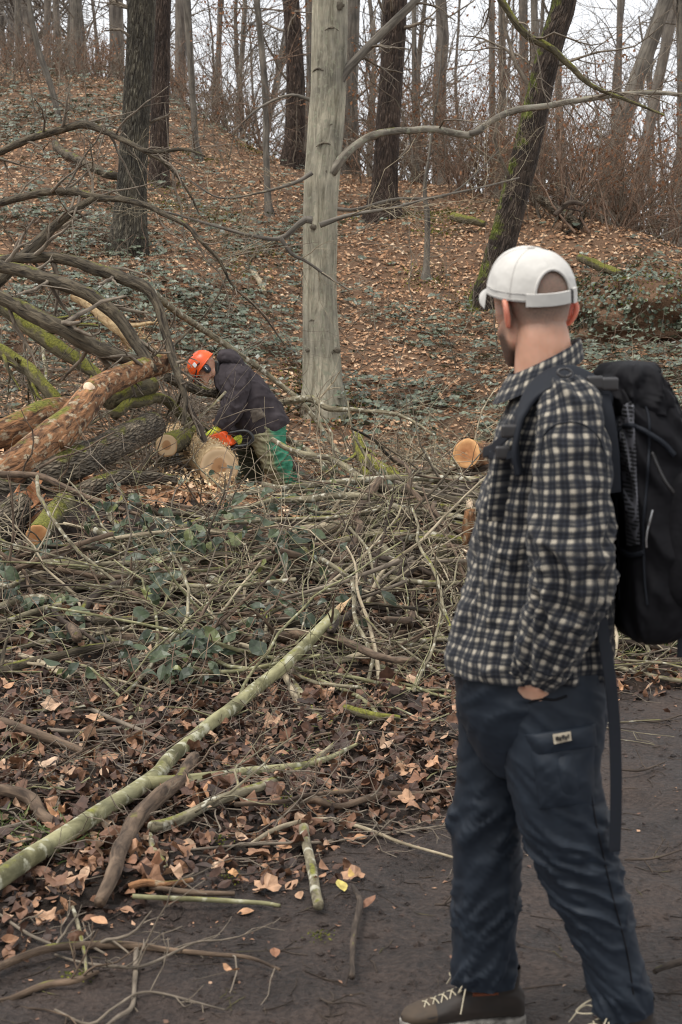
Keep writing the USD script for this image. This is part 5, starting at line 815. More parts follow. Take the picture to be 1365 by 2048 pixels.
def flat_loft(pts, Y0, N=80, M=64, e=2.4, wr=None, closed=(False, False), yaw=0.0):
    'pts (py, xL, xR, half depth m, dY): level rings'
    a = np.array(pts, float); C = at((a[:, 1]+a[:, 2])/2, a[:, 0], Y0+a[:, 4]); w = np.array([mpp(Y0+d, y) for d, y in zip(a[:, 4], a[:, 0])])*(a[:, 2]-a[:, 1])/2
    n = len(a); return loft(C, np.array([math.cos(yaw), math.sin(yaw), 0])*w[:, None], np.array([-math.sin(yaw), math.cos(yaw), 0])*a[:, 3:4], N, M, e, wr, closed)
def wrinkles(amp, f=(2.5, 14.0), seed=0, extra=None, rid=0.5):
    def fn(th, v, P):
        q = np.stack([np.cos(th)*f[0], np.sin(th)*f[0], v*f[1]+0.8*np.cos(th*2+seed)], -1)
        n = meshkit.fbm(q+seed*3.7, 4, seed); r = 1-np.abs(2*meshkit.fbm(q*0.8+seed*9.1, 3, seed+5)-1)*3
        w = amp*((n-0.5)*2*(1-rid)+(np.clip(r, 0, 1)-0.4)*rid)
        if extra is not None: w = w*extra(th, v)
        return w
    return fn
def smm(m, it=6): return trimesh.smoothing.filter_taubin(m, lamb=0.5, nu=0.53, iterations=it)
def capsule(a, ra, b, rb, k=2):
    s = trimesh.creation.icosphere(k, 1.0).vertices; return manifold3d.Manifold.hull_points(np.vstack([np.asarray(a)+s*ra, np.asarray(b)+s*rb]))
def blob(*pr, k=2):
    s = trimesh.creation.icosphere(k, 1.0).vertices; return manifold3d.Manifold.hull_points(np.vstack([np.asarray(p)+s*r for p, r in pr]))
def union(ms): return manifold3d.Manifold.batch_boolean(ms, manifold3d.OpType.Add)
def as_mesh(m, edge=None, it=6):
    if edge: m = m.refine_to_length(edge)
    v, f, _ = meshkit.arrays(m); t = trimesh.Trimesh(v, f); t.merge_vertices(); o = np.array(t.vertices); t = smm(t, it); n = np.array(t.vertices); far = np.linalg.norm(n-o, axis=1) > 0.012; n[far] = o[far]; t.vertices = n; return t
def hand(w, d, nrm_, thumb, curl=0.5, s=1.0):
    'palm, five bent fingers of unequal length; d: wrist to knuckles, nrm_: out of the palm (the fingers close that way), thumb: side the thumb leaves'
    d = nrm(d); n = nrm(np.asarray(nrm_)-np.dot(nrm_, d)*d); x = np.cross(d, n); x = x*np.sign(np.dot(x, thumb)+1e-9); ms = []
    K = [w+d*0.088*s+x*(0.030-0.0205*i)*s-n*0.003*abs(i-1) for i in range(4)]
    ms.append(blob((w, 0.024*s), (w+d*0.03*s+x*0.02*s, 0.016*s), (w+d*0.03*s-x*0.022*s, 0.014*s), (K[0], 0.0115*s), (K[3], 0.0105*s)))
    for i, L in enumerate((0.078, 0.087, 0.080, 0.062)):
        p, a, r = K[i], 0.25*curl, 0.0098*s
        for j, f in enumerate((0.48, 0.30, 0.24)):
            a += curl*(0.75 if j else 0.55); q = p+(d*math.cos(a)+n*math.sin(a)+x*(0.06-0.04*i))*L*f*s; ms.append(capsule(p, r, q, r*0.9)); p, r = q, r*0.9
    b = w+d*0.025*s+x*0.026*s; m_ = b+(d*0.55+x*0.7+n*0.35*curl)*0.042*s; e = m_+(d*0.8+x*0.15+n*0.6*curl)*0.032*s; f_ = e+(d*0.8+n*0.5*curl)*0.024*s
    ms += [capsule(b, 0.014*s, m_, 0.012*s), capsule(m_, 0.0115*s, e, 0.0105*s), capsule(e, 0.0105*s, f_, 0.009*s)]
    return ms
def head_parts(c, f, up, s=1.0):
    'skull, jaw, nose, lips, ears round the head centre c; f: where the face looks'
    f = nrm(f); r = nrm(np.cross(f, up)); u = np.cross(r, f); L = lambda x, y, z: c+(r*x+f*y+u*z)*s
    ms = [blob((L(0, -0.030, 0.035), 0.074*s), (L(0, 0.018, 0.035), 0.068*s), (L(0.012, -0.01, 0.05), 0.066*s), (L(-0.012, -0.01, 0.05), 0.066*s), (L(0, -0.03, -0.01), 0.06*s), k=3),
          blob((L(0.045, 0.035, 0.0), 0.024*s), (L(-0.045, 0.035, 0.0), 0.024*s), (L(0.030, 0.062, -0.01), 0.022*s), (L(-0.03, 0.062, -0.01), 0.022*s), (L(0.03, 0.058, 0.04), 0.026*s), (L(-0.03, 0.058, 0.04), 0.026*s), (L(0, 0.0, 0), 0.06*s)),
          blob((L(0.050, 0.0, -0.06), 0.016*s), (L(-0.05, 0.0, -0.06), 0.016*s), (L(0.016, 0.078, -0.098), 0.016*s), (L(-0.016, 0.078, -0.098), 0.016*s), (L(0.035, 0.05, -0.04), 0.024*s), (L(-0.035, 0.05, -0.04), 0.024*s), (L(0.045, -0.01, -0.01), 0.022*s), (L(-0.045, -0.01, -0.01), 0.022*s)),
          blob((L(0, 0.083, 0.022), 0.007*s), (L(0, 0.108, -0.018), 0.011*s), (L(0.012, 0.090, -0.024), 0.009*s), (L(-0.012, 0.09, -0.024), 0.009*s)),
          blob((L(0.02, 0.082, -0.055), 0.007*s), (L(-0.02, 0.082, -0.055), 0.007*s), (L(0, 0.092, -0.052), 0.008*s)), blob((L(0.017, 0.082, -0.066), 0.007*s), (L(-0.017, 0.082, -0.066), 0.007*s), (L(0, 0.09, -0.067), 0.008*s))]
    for g in (1, -1):
        ms.append(blob((L(0.068*g, -0.010, 0.008), 0.007*s), (L(0.074*g, -0.022, 0.008), 0.006*s), (L(0.074*g, -0.022, -0.01), 0.006*s), (L(0.069*g, -0.010, -0.03), 0.007*s)))
    return ms, L
def material_plaid(name):
    N = {'a': ('attribute', {'attribute': 'st'}), 's': ('separate_xyz', {}), 'g': ('geometry', {}), 'nz': ('noise_texture', {'scale': 350.0, 'detail': 2.0}), 'nd': ('noise_texture', {'scale': 9.0, 'detail': 2.0})}
    Lk = [('a.vector', 's.vector'), ('g.position', 'nz.vector'), ('g.position', 'nd.vector')]
    stripes = [(0.0, (0.85, 0.85, 0.85)), (0.12, (1, 1, 1)), (0.22, (0.85, 0.85, 0.85)), (0.36, (0.2, 0.2, 0.2)), (0.50, (0.0, 0.0, 0.0)), (0.60, (0.35, 0.35, 0.35)), (0.66, (0.35, 0.35, 0.35)), (0.75, (0, 0, 0)), (0.86, (0.15, 0.15, 0.15)), (0.97, (1, 1, 1)), (1, (1, 1, 1))]
    for k, p, ph in (('x', 0.0262, 0.0), ('y', 0.0250, 0.3)):
        N |= {'w'+k: ('math', {'math_type': 'multiply_add', 'value2': 0.022, 'value3': -0.011}), 'p'+k: ('math', {'math_type': 'add'}), 'm'+k: ('math', {'math_type': 'multiply_add', 'value2': 1/p, 'value3': ph}), 'f'+k: ('math', {'math_type': 'fraction'}), 'r'+k: ('rgb_ramp', {'ramp': stripes})}
        Lk += [('nd.fac', f'w{k}.value1'), (f's.{k}', f'p{k}.value1'), (f'w{k}.value', f'p{k}.value2'), (f'p{k}.value', f'm{k}.value1'), (f'm{k}.value', f'f{k}.value1'), (f'f{k}.value', f'r{k}.fac')]
    N |= {'mixed': ('mix', {'fac': 0.5}), 'c': ('rgb_ramp', {'ramp': [(0.0, (0.007, 0.0075, 0.010)), (0.3, (0.019, 0.021, 0.027)), (0.52, (0.042, 0.041, 0.041)), (0.75, (0.135, 0.124, 0.108)), (1.0, (0.38, 0.335, 0.265))]}),
          'r2': ('rgb_ramp', {'ramp': [(0.3, (0.75, 0.75, 0.75)), (0.7, (1.15, 1.15, 1.15))]}), 'mm': ('mix', {'mix_type': 'multiply', 'fac': 1.0}), 'b': ('bump', {'strength': 0.25, 'distance': 0.0015}), 'p': ('principled_bsdf', {'roughness': 0.95, 'specular_ior_level': 0.1, 'sheen_weight': 0.06, 'sheen_roughness': 0.6})}
    Lk += [('rx.color', 'mixed.color1'), ('ry.color', 'mixed.color2'), ('mixed.color', 'c.fac'), ('nz.fac', 'r2.fac'), ('c.color', 'mm.color1'), ('r2.color', 'mm.color2'), ('mm.color', 'p.base_color'), ('nz.fac', 'b.height'), ('b.normal', 'p.normal')]
    return material(name, N, Lk)
material_plaid('plaid_flannel')
def skin(name, col, dark):
    material(name, {'g': ('geometry', {}), 'n': ('noise_texture', {'scale': 14.0, 'detail': 5.0}), 'r': ('rgb_ramp', {'ramp': [(0.3, dark), (0.7, col)]}), 'n2': ('noise_texture', {'scale': 400.0, 'detail': 3.0}), 'b': ('bump', {'strength': 0.15, 'distance': 0.001}),
        'p': ('principled_bsdf', {'roughness': 0.5, 'specular_ior_level': 0.4, 'subsurface_weight': 0.25, 'subsurface_scale': 0.006})}, [('g.position', 'n.vector'), ('n.fac', 'r.fac'), ('r.color', 'p.base_color'), ('g.position', 'n2.vector'), ('n2.fac', 'b.height'), ('b.normal', 'p.normal')])
skin('plain_skin', (0.52, 0.29, 0.20), (0.42, 0.22, 0.145)); skin('ear_skin', (0.50, 0.19, 0.125), (0.42, 0.14, 0.09))
material('skin', {'g': ('geometry', {}), 'n': ('noise_texture', {'scale': 16.0, 'detail': 5.0}), 'r': ('rgb_ramp', {'ramp': [(0.3, (0.40, 0.205, 0.13)), (0.7, (0.52, 0.295, 0.205))]}), 'n2': ('noise_texture', {'scale': 500.0, 'detail': 3.0}), 'b': ('bump', {'strength': 0.35, 'distance': 0.0015}),
    'a': ('attribute', {'attribute': 'rest'}), 's': ('separate_xyz', {}), 'rn': ('map_range', {'from_min': 0.3, 'from_max': 0.7, 'to_min': 0.75, 'to_max': 1.15, 'clamp': False}), 'mh': ('math', {'math_type': 'multiply', 'use_clamp': True}), 'mb': ('math', {'math_type': 'multiply', 'use_clamp': True}),
    'm1': ('mix', {'color2': (0.115, 0.082, 0.064)}), 'm2': ('mix', {'color2': (0.035, 0.022, 0.017)}), 'm3': ('mix', {'color2': (0.5, 0.16, 0.10)}), 'p': ('principled_bsdf', {'roughness': 0.55, 'specular_ior_level': 0.35, 'subsurface_weight': 0.2, 'subsurface_scale': 0.006})},
    [('g.position', 'n.vector'), ('n.fac', 'r.fac'), ('g.position', 'n2.vector'), ('n2.fac', 'b.height'), ('b.normal', 'p.normal'), ('a.vector', 's.vector'), ('n2.fac', 'rn.value'), ('s.x', 'mh.value1'), ('rn.result', 'mh.value2'), ('s.y', 'mb.value1'), ('rn.result', 'mb.value2'),
     ('r.color', 'm3.color1'), ('s.z', 'm3.fac'), ('m3.color', 'm1.color1'), ('mh.value', 'm1.fac'), ('m1.color', 'm2.color1'), ('mb.value', 'm2.fac'), ('m2.color', 'p.base_color')])
plain('stubble', (0.23, 0.145, 0.105), 0.8, col2=(0.15, 0.095, 0.07), scale=260, bump=0.5, bdist=0.002); plain('cropped_hair', (0.20, 0.15, 0.12), 0.8, col2=(0.13, 0.095, 0.075), scale=300, bump=0.5, bdist=0.002)
plain('dark_beard', (0.03, 0.02, 0.016), 0.8, col2=(0.012, 0.009, 0.008), scale=300, bump=0.6, bdist=0.002)
plain('cap_cotton', (0.50, 0.48, 0.445), 0.95, var=0.16, scale=28, bump=0.25, bdist=0.001, spec=0.15, sheen=0.1); plain('cap_seam', (0.46, 0.44, 0.41), 0.9); plain('cap_lining', (0.10, 0.095, 0.09), 0.95); plain('dark_buckle', (0.02, 0.018, 0.018), 0.4, spec=0.5)
plain('navy_nylon', (0.0115, 0.0165, 0.0245), 0.6, col2=(0.0075, 0.011, 0.017), scale=30, bump=0.3, bdist=0.004, spec=0.22); plain('black_nylon', (0.0095, 0.0092, 0.0108), 0.7, var=0.3, scale=40, bump=0.5, bdist=0.004, spec=0.08)
plain('strap_webbing', (0.014, 0.016, 0.021), 0.65, scale=300, bump=0.3, bdist=0.001, spec=0.15); plain('shoe_leather', (0.022, 0.015, 0.011), 0.7, col2=(0.013, 0.010, 0.008), scale=30, bump=0.3); plain('shoe_toe', (0.055, 0.036, 0.021), 0.75, col2=(0.035, 0.024, 0.015), scale=40)
plain('sole_rubber', (0.30, 0.28, 0.25), 0.75, col2=(0.045, 0.038, 0.032), scale=26); plain('lace_cord', (0.40, 0.35, 0.25), 0.8); plain('orange_trim', (0.14, 0.035, 0.01), 0.6); plain('label_cloth', (0.42, 0.36, 0.27), 0.9); plain('metal_grey', (0.5, 0.5, 0.5), 0.3, metallic=1.0); plain('black_print', (0.02, 0.018, 0.016), 0.8); plain('red_tag', (0.5, 0.03, 0.02), 0.6)
def gridmat(name, base, line, p):
    N = {'a': ('attribute', {'attribute': 'st'}), 's': ('separate_xyz', {})}; Lk = [('a.vector', 's.vector')]
    for k in 'xy':
        N |= {'m'+k: ('math', {'math_type': 'multiply', 'value2': 1/p}), 'f'+k: ('math', {'math_type': 'fraction'}), 'c'+k: ('math', {'math_type': 'less_than', 'value2': 0.3})}; Lk += [(f's.{k}', f'm{k}.value1'), (f'm{k}.value', f'f{k}.value1'), (f'f{k}.value', f'c{k}.value1')]
    N |= {'most': ('math', {'math_type': 'maximum'}), 'c': ('mix', {'color1': base, 'color2': line}), 'p': ('principled_bsdf', {'roughness': 0.6})}
    return material(name, N, Lk+[('cx.value', 'most.value1'), ('cy.value', 'most.value2'), ('most.value', 'c.fac'), ('c.color', 'p.base_color')])
gridmat('side_netting', (0.006, 0.006, 0.007), (0.11, 0.11, 0.125), 0.0085)
# --- the walking man in the foreground
YM = 3.5
A3 = lambda px, py, dY=0.0: at(px, py, YM+dY)
man = thing('person', [*A3(1075, 1340)[:2], 0], 'man in plaid shirt and white cap, hand in pocket, looking towards the worker', 'person')
HC = A3(1066, 618, 0.02); HF = np.array([-0.40, 0.90, -0.16]); HU = np.array([-0.04, 0.02, 1.0])
hm, HL = head_parts(HC, HF, HU, 1.0)
SHL, ELL, WRL = A3(1142, 815, -0.17), A3(1147, 1130, -0.22), A3(1072, 1362, -0.178); SHR, ELR, WRR = A3(1105, 805, 0.19), A3(1085, 1120, 0.23), A3(1030, 1340, 0.22)
HIL, KNL, ANL = A3(1105, 1380, -0.09), A3(1140, 1690, -0.10), A3(1245, 2005, -0.12); HIR, KNR, ANR = A3(1030, 1380, 0.1), A3(975, 1660, 0.1), A3(970, 1955, 0.1)
TOL, TOR = ANL+np.array([-0.05, -0.01, -0.09]), ANR+np.array([-0.05, -0.01, -0.085])
NB, NT = A3(1092, 770), HL(0, -0.03, -0.06)
bod = hm+[blob((NT, 0.056), (NB+[0, 0, 0.04], 0.058), (NB, 0.07)), blob((NB+[0, 0.0, -0.01], 0.06), (SHL+[0, 0.03, -0.01], 0.045), (SHR+[0, -0.03, -0.01], 0.045), (A3(1100, 960), 0.10)), blob((A3(1100, 900, -0.08), 0.085), (A3(1100, 900, 0.08), 0.085), (A3(1080, 1250, -0.06), 0.09), (A3(1080, 1250, 0.06), 0.09)),
       blob((A3(1080, 1250), 0.11), (HIL, 0.085), (HIR, 0.085)), capsule(SHL, 0.05, ELL, 0.04), capsule(ELL, 0.04, WRL, 0.028), capsule(SHR, 0.05, ELR, 0.04), capsule(ELR, 0.04, WRR, 0.028), capsule(HIL, 0.08, KNL, 0.055), capsule(KNL, 0.055, ANL, 0.038), capsule(HIR, 0.08, KNR, 0.055), capsule(KNR, 0.055, ANR, 0.038),
       capsule(ANL, 0.034, TOL, 0.014), capsule(ANR, 0.034, TOR, 0.014)]+hand(WRL, [0.02, 0.42, -0.9], [0.2, 0.9, 0], [-0.3, 1, 0], 0.5)+hand(WRR, [-0.35, 0.0, -0.9], [0.2, -0.9, 0], [-1, 0, 0], 0.4)
bm = as_mesh(union(bod), 0.011, 12); v = np.array(bm.vertices); hR = nrm(np.cross(HF, HU)); hU = np.cross(hR, nrm(HF)); loc = np.stack([(v-HC)@hR, (v-HC)@nrm(HF), (v-HC)@hU], -1)
sst = lambda a, b, x: np.clip((x-a)/(b-a), 0, 1)**2*(3-2*np.clip((x-a)/(b-a), 0, 1)); jit = (meshkit.fbm(v*90, 2, 3)-0.5)*0.012; nearh = np.linalg.norm(loc, axis=1) < 0.17
hair = sst(-0.075, -0.015, loc[:, 2]+jit+0.25*np.clip(-loc[:, 1]-0.06, 0, 1)-0.5*np.clip(loc[:, 1]+0.0, 0, 1))*(1-sst(0.03, 0.06, loc[:, 1]))*nearh*(1-0.5*sst(0.0, 0.03, loc[:, 1]))
beard = sst(-0.005, 0.03, loc[:, 1]+jit)*(1-sst(-0.055, -0.015, loc[:, 2]+jit))*nearh*(loc[:, 2] > -0.16)
earr = sst(0.070, 0.080, np.abs(loc[:, 0]))*nearh*(loc[:, 1] < 0.02)*(np.abs(loc[:, 2]) < 0.05)
mk(man, 'body', bm, 'skin', rest=np.stack([hair*0.92*(1-earr), beard*0.95, earr], -1))
for g in (1, -1):
    hx = smoothline(np.array([HL(0.071*g, -0.004, 0.006), HL(0.078*g, -0.016, 0.016), HL(0.085*g, -0.032, 0.012), HL(0.087*g, -0.038, -0.006), HL(0.083*g, -0.032, -0.022), HL(0.076*g, -0.020, -0.036), HL(0.070*g, -0.010, -0.036)]), 24)
    er = mk(man, 'ear', tubes([(hx, 0.0048+0.0012*np.sin(np.linspace(0, math.pi, 24)))], 8), 'ear_skin'); mk(er, 'ear_bowl', as_mesh(blob((HL(0.071*g, -0.010, 0.004), 0.007), (HL(0.080*g, -0.027, 0.000), 0.0055), (HL(0.077*g, -0.023, -0.018), 0.006), (HL(0.070*g, -0.010, -0.027), 0.007)), 0.004, 4), 'ear_skin')
    mk(man, 'eye', (trimesh.creation.icosphere(2, 0.011).vertices+HL(0.03*g, 0.076, 0.012), trimesh.creation.icosphere(2, 0.011).faces), 'cap_cotton'); mk(man, 'eyebrow', as_mesh(blob((HL(0.018*g, 0.088, 0.032), 0.004), (HL(0.045*g, 0.076, 0.034), 0.0035)), 0.004, 3), 'dark_beard')
# cap: crown with the arched opening at the back, strap, button, peak
cf = nrm(np.array([-0.36, 0.90, 0.17])); cr_ = nrm(np.cross(cf, [-0.10, -0.05, 1.0])); cu = np.cross(cr_, cf); CC = HL(0, -0.006, 0.046)
th, ph = np.meshgrid(np.linspace(0, 2*np.pi, 97), np.linspace(0, 1, 40), indexing='ij')
def cap_pt(th, el, off=0.0):
    'el: 0 at the rim, 1 at the top; th: 0 = front'
    e = el*math.pi/2; front = np.cos(th); prof = np.clip(np.cos(e), 0, 1)**(0.66+0.42*(front*0.5+0.5))
    y, x = np.cos(th)*(0.108+off), np.sin(th)*(0.092+off); z = np.sign(e)*np.abs(np.sin(e))**0.9*(0.084+off)
    y = y*prof+0.004; x = x*prof
    z = z+0.012*np.clip(front, 0, 1)*np.sin(e*2)
    return CC+x[..., None]*cr_+y[..., None]*cf+(z-0.012*(1-el))[..., None]*cu
P = cap_pt(th, ph); bump_ = (meshkit.fbm(P*16, 4, 4)-0.5)*0.014*(1-ph**2)*np.clip(0.3+ph*3, 0, 1)-0.0018*np.exp(-((np.mod(th+math.pi/6, math.pi/3)-math.pi/6)/0.03)**2)*(ph < 0.95)
P = P+nrm(P-CC)*bump_[..., None]
i, j = np.meshgrid(np.arange(96), np.arange(39), indexing='ij'); q = np.stack([i*40+j, (i+1)*40+j, (i+1)*40+j+1, i*40+j+1], -1).reshape(-1, 4)
tb = np.abs(np.mod(th, 2*np.pi)-math.pi); hole = (tb/0.47)**2+((ph-0.06)/0.40)**2 < 1
okq = ~hole.reshape(-1)[q].all(1)
V = P.reshape(-1, 3).copy()
hq = hole.reshape(-1)      # pull the border of the opening onto the arch so that its edge is clean
ang = np.arctan2((ph-0.06)/0.40, (np.mod(th, 2*np.pi)-math.pi)/0.47).reshape(-1); edge = cap_pt(math.pi+0.47*np.cos(ang), np.clip(0.06+0.40*np.sin(ang), 0, 1))
used = np.zeros(len(V), bool); used[q[okq].ravel()] = True; V[used & hq & (ph.reshape(-1) > 0.03)] = edge[used & hq & (ph.reshape(-1) > 0.03)]
F = np.vstack([q[okq][:, [0, 1, 2]], q[okq][:, [0, 2, 3]]]); outer = (V, F); nn = nrm(V-CC); F2 = F[:, ::-1]
cap = mk(man, 'cap', (V, F), 'cap_cotton', label='white cotton cap with an arched opening at the back'); mk(cap, 'lining', (V-nn*0.003, F2), 'cap_lining')
a = np.linspace(0, math.pi, 40); arc = cap_pt(math.pi+0.47*np.cos(a), np.clip(0.06+0.40*np.sin(a), 0.0, 1), 0.0005); mk(cap, 'opening_hem', tubes([(arc, np.full(40, 0.0035))], 6), 'cap_cotton')
a = np.linspace(0.66, 2*np.pi-0.66, 3*26); 
def band(t0, t1, e0, e1, name, mat, off=0.0, n=40, sag=0.0):
    t = np.linspace(t0, t1, n); w = np.sin((t-t0)/(t1-t0)*math.pi)*sag; A = cap_pt(t, np.full(n, e0)-w, off); B = cap_pt(t, np.full(n, e1)-w, off); o = nrm((A+B)/2-CC)*0.003
    V = np.vstack([A+o, B+o, A-o, B-o]); k = np.arange(n-1); f = [(k, k+1, n+k+1, n+k), (n+k, n+k+1, 3*n+k+1, 3*n+k), (2*n+k+1, 2*n+k, 3*n+k, 3*n+k+1), (k+1, k, 2*n+k, 2*n+k+1)]
    f = np.vstack([np.stack(x, 1) for x in f]); f = np.vstack([f, [[0, n, 3*n, 2*n], [n-1, 2*n-1, 4*n-1, 3*n-1][::-1]]]); return mk(cap, name, (V, f[:, ::-1]), mat, 30)
band(math.pi-0.70, math.pi+0.66, -0.045, 0.10, 'strap', 'cap_cotton', 0.003); band(math.pi-0.48, math.pi-0.43, -0.05, 0.11, 'buckle', 'dark_buckle', 0.005, 6); band(math.pi-0.66, math.pi-0.49, -0.055, 0.115, 'strap_end', 'cap_cotton', 0.006, 10)
for t0, t1 in ((0.0, math.pi-0.55), (math.pi+0.55, 2*math.pi)):
    for el_ in (0.02, 0.10): mk(cap, 'stitching', tubes([(cap_pt(np.linspace(t0, t1, 60), np.full(60, el_), 0.0004), np.full(60, 0.0009))], 5), 'cap_seam')
for k_ in range(6):
    if k_ != 3: mk(cap, 'panel_seam', tubes([(cap_pt(np.full(30, k_*math.pi/3), np.linspace(0.02, 0.98, 30), 0.0002), np.full(30, 0.0006))], 5), 'cap_cotton')
b_ = trimesh.creation.icosphere(2, 1.0); mk(cap, 'button', (b_.vertices*[0.008, 0.008, 0.004]+cap_pt(np.array(0.0), np.array(1.0))+[0, 0, 0.001], b_.faces), 'cap_cotton')
u, w = np.meshgrid(np.linspace(-1, 1, 25), np.linspace(0, 1, 10), indexing='ij'); tt = u*0.98
base = cap_pt(tt, np.zeros_like(tt)+0.03); pk = base+(cf*0.062*np.sqrt(np.clip(1-(np.abs(u)*0.985)**3.5, 0, 1))[..., None]*w[..., None])-cu*((0.022*w+0.022*u**2*w))[..., None]
i, j = np.meshgrid(np.arange(24), np.arange(9), indexing='ij'); q = np.stack([i*10+j, (i+1)*10+j, (i+1)*10+j+1, i*10+j+1], -1).reshape(-1, 4); pv = pk.reshape(-1, 3); nv = len(pv)
rim = np.r_[np.arange(0, 10), np.arange(1, 25)*10+9, (24*10+np.arange(8, -1, -1))]; rq = np.stack([rim[:-1], rim[1:], rim[1:]+nv, rim[:-1]+nv], 1)
mk(cap, 'peak', (np.vstack([pv+cu*0.002, pv-cu*0.002]), np.vstack([q, q[:, ::-1]+nv, rq])), 'cap_cotton', 40)
# shirt: body, sleeves, collar
tw = wrinkles(0.022, (1.9, 9.0), 3, rid=0.6)
tw2 = wrinkles(0.022, (3.2, 2.2), 17, rid=0.7); tw3 = wrinkles(0.012, (2.6, 20.0), 19, rid=0.8)
def hemfold(th, v, P): return tw(th, v, P)+tw2(th, v, P)*np.clip((v-0.15)/0.3, 0, 1)+tw3(th, v, P)*0.6
V, F, T = flat_loft([(742, 1062, 1168, 0.075, 0.0), (762, 1045, 1188, 0.125, 0.0), (790, 1032, 1208, 0.185, 0.01), (830, 1012, 1220, 0.205, 0.01), (880, 990, 1226, 0.208, 0.01), (950, 972, 1222, 0.200, 0.01), (1030, 960, 1216, 0.19, 0.01), (1110, 946, 1212, 0.185, 0.01), (1190, 930, 1214, 0.185, 0.01), (1260, 912, 1222, 0.19, 0.01), (1300, 900, 1228, 0.195, 0.01), (1332, 902, 1222, 0.192, 0.01)], YM, 110, 90, 2.5, hemfold, yaw=-0.1)
shirt = mk(man, 'shirt', (V, F), 'plaid_flannel', st=T, label='black, blue and cream plaid flannel shirt')
sw = wrinkles(0.024, (1.6, 14.0), 6, lambda th, v: 0.45+1.3*np.exp(-((v-0.40)/0.12)**2)+0.5*np.clip((v-0.5)/0.1, 0, 1)+0.5*np.exp(-(v/0.1)**2), rid=0.7)
LS = [(1128, 782, 70, 0.045, -0.14), (1136, 806, 112, 0.062, -0.165), (1143, 850, 134, 0.072, -0.185), (1144, 920, 150, 0.078, -0.20), (1143, 1000, 160, 0.080, -0.21), (1143, 1080, 158, 0.078, -0.22), (1148, 1145, 150, 0.075, -0.225), (1140, 1195, 140, 0.070, -0.22), (1116, 1250, 136, 0.066, -0.205), (1092, 1305, 120, 0.058, -0.19), (1074, 1342, 96, 0.050, -0.175), (1066, 1358, 84, 0.042, -0.17)]
V, F, T = axis_loft(LS, YM, 110, 56, 2.2, sw); mk(man, 'sleeve', (V, F), 'plaid_flannel', st=T)
V, F, T = axis_loft([(1100, 775, 80, 0.05, 0.13), (1102, 800, 110, 0.065, 0.17), (1100, 900, 130, 0.072, 0.20), (1090, 1010, 130, 0.07, 0.225), (1085, 1120, 126, 0.068, 0.235), (1060, 1230, 110, 0.06, 0.23), (1035, 1320, 84, 0.045, 0.22)], YM, 70, 40, 2.2, sw); mk(man, 'sleeve', (V, F), 'plaid_flannel', st=T)
a = A3(1018, 750); b = A3(1162, 676); cc = (a+b)/2; Sx = (b-a)/2; Dy = np.array([0, 0.088, 0]); dn = np.array([-0.25, 0, -1.0])
C = np.array([cc+dn*0.045, cc+dn*0.02, cc, cc+dn*0.004, cc+dn*0.03, cc+dn*0.052]); k = np.array([0.86, 0.90, 0.95, 1.03, 1.16, 1.26])
V, F, T = loft(C, Sx*k[:, None], Dy*np.array([0.9, 0.92, 0.95, 1.05, 1.22, 1.34])[:, None], 40, 64, 2.1, wrinkles(0.004, (2, 20), 9)); T = T[:, ::-1]*[1, 1.0]; mk(shirt, 'collar', (V, F), 'plaid_flannel', st=T)
slm = trimesh.Trimesh(*axis_loft(LS, YM, 110, 56, 2.2, sw)[:2], process=False)
def drape(pts, onto, r, name, parent, mat, n=40, lift=0.001, Y0=3.3):
    q = smoothline(np.array([(p[0], p[1], 0.0) for p in pts]), n); d = ray(q[:, 0], q[:, 1]); o = np.repeat(np.array([[0, 0, CAM_H]]), n, 0); L_, ir, _ = onto.ray.intersects_location(o, d, multiple_hits=False)
    if len(ir) < 4: return
    k = np.argsort(ir); P = L_[k]-nrm(d[ir[k]])*lift; mk(parent, name, tubes([(smoothline(P, n), np.full(n, r))], 6), mat)
drape([(1082, 935), (1084, 895), (1094, 862), (1122, 846), (1160, 846), (1192, 866), (1208, 900), (1216, 940)], slm, 0.0016, 'sleeve_seam', shirt, 'strap_webbing')
drape([(1035, 1318), (1060, 1335), (1100, 1350), (1112, 1352)], slm, 0.0014, 'cuff_seam', shirt, 'strap_webbing')
# breast pocket
V, F, T = flat_loft([(905, 985, 1060, 0.006, -0.135), (925, 980, 1060, 0.008, -0.14), (990, 972, 1058, 0.008, -0.14), (1040, 968, 1054, 0.005, -0.135)], YM, 24, 24, 4, None, (True, True), yaw=0.5); mk(shirt, 'pocket', (V, F), 'plaid_flannel', st=T+[0.013, 0.004])
# trousers
def creases(seed, zk, amp=0.010):
    def fn(th, v, P):
        k = amp*(0.35+0.9*sum(np.exp(-((v-z0)/w)**2) for z0, w in zk)); q = np.stack([np.cos(th)*1.4, np.sin(th)*1.4, v*15+1.4*np.sin(th+seed)], -1); n = meshkit.fbm(q+seed, 4, seed); r = np.clip(1-np.abs(2*meshkit.fbm(q*np.array([0.7, 0.7, 1.1])+seed*5, 3, seed+2)-1)*3.8, 0, 1)**1.3; fine = meshkit.fbm(q*np.array([1, 1, 4.0]), 2, seed+7)-0.5
        return k*(r*1.0+(n-0.5)*1.3+fine*0.0)
    return fn
hip = flat_loft([(1290, 925, 1208, 0.165, 0.0), (1330, 912, 1212, 0.17, 0.0), (1380, 914, 1214, 0.175, 0.0), (1440, 925, 1208, 0.165, 0.0), (1500, 950, 1180, 0.12, 0.0), (1545, 990, 1130, 0.07, 0.0)], YM, 50, 64, 2.5, creases(3, [(0.1, 0.1)], 0.007), (False, True))
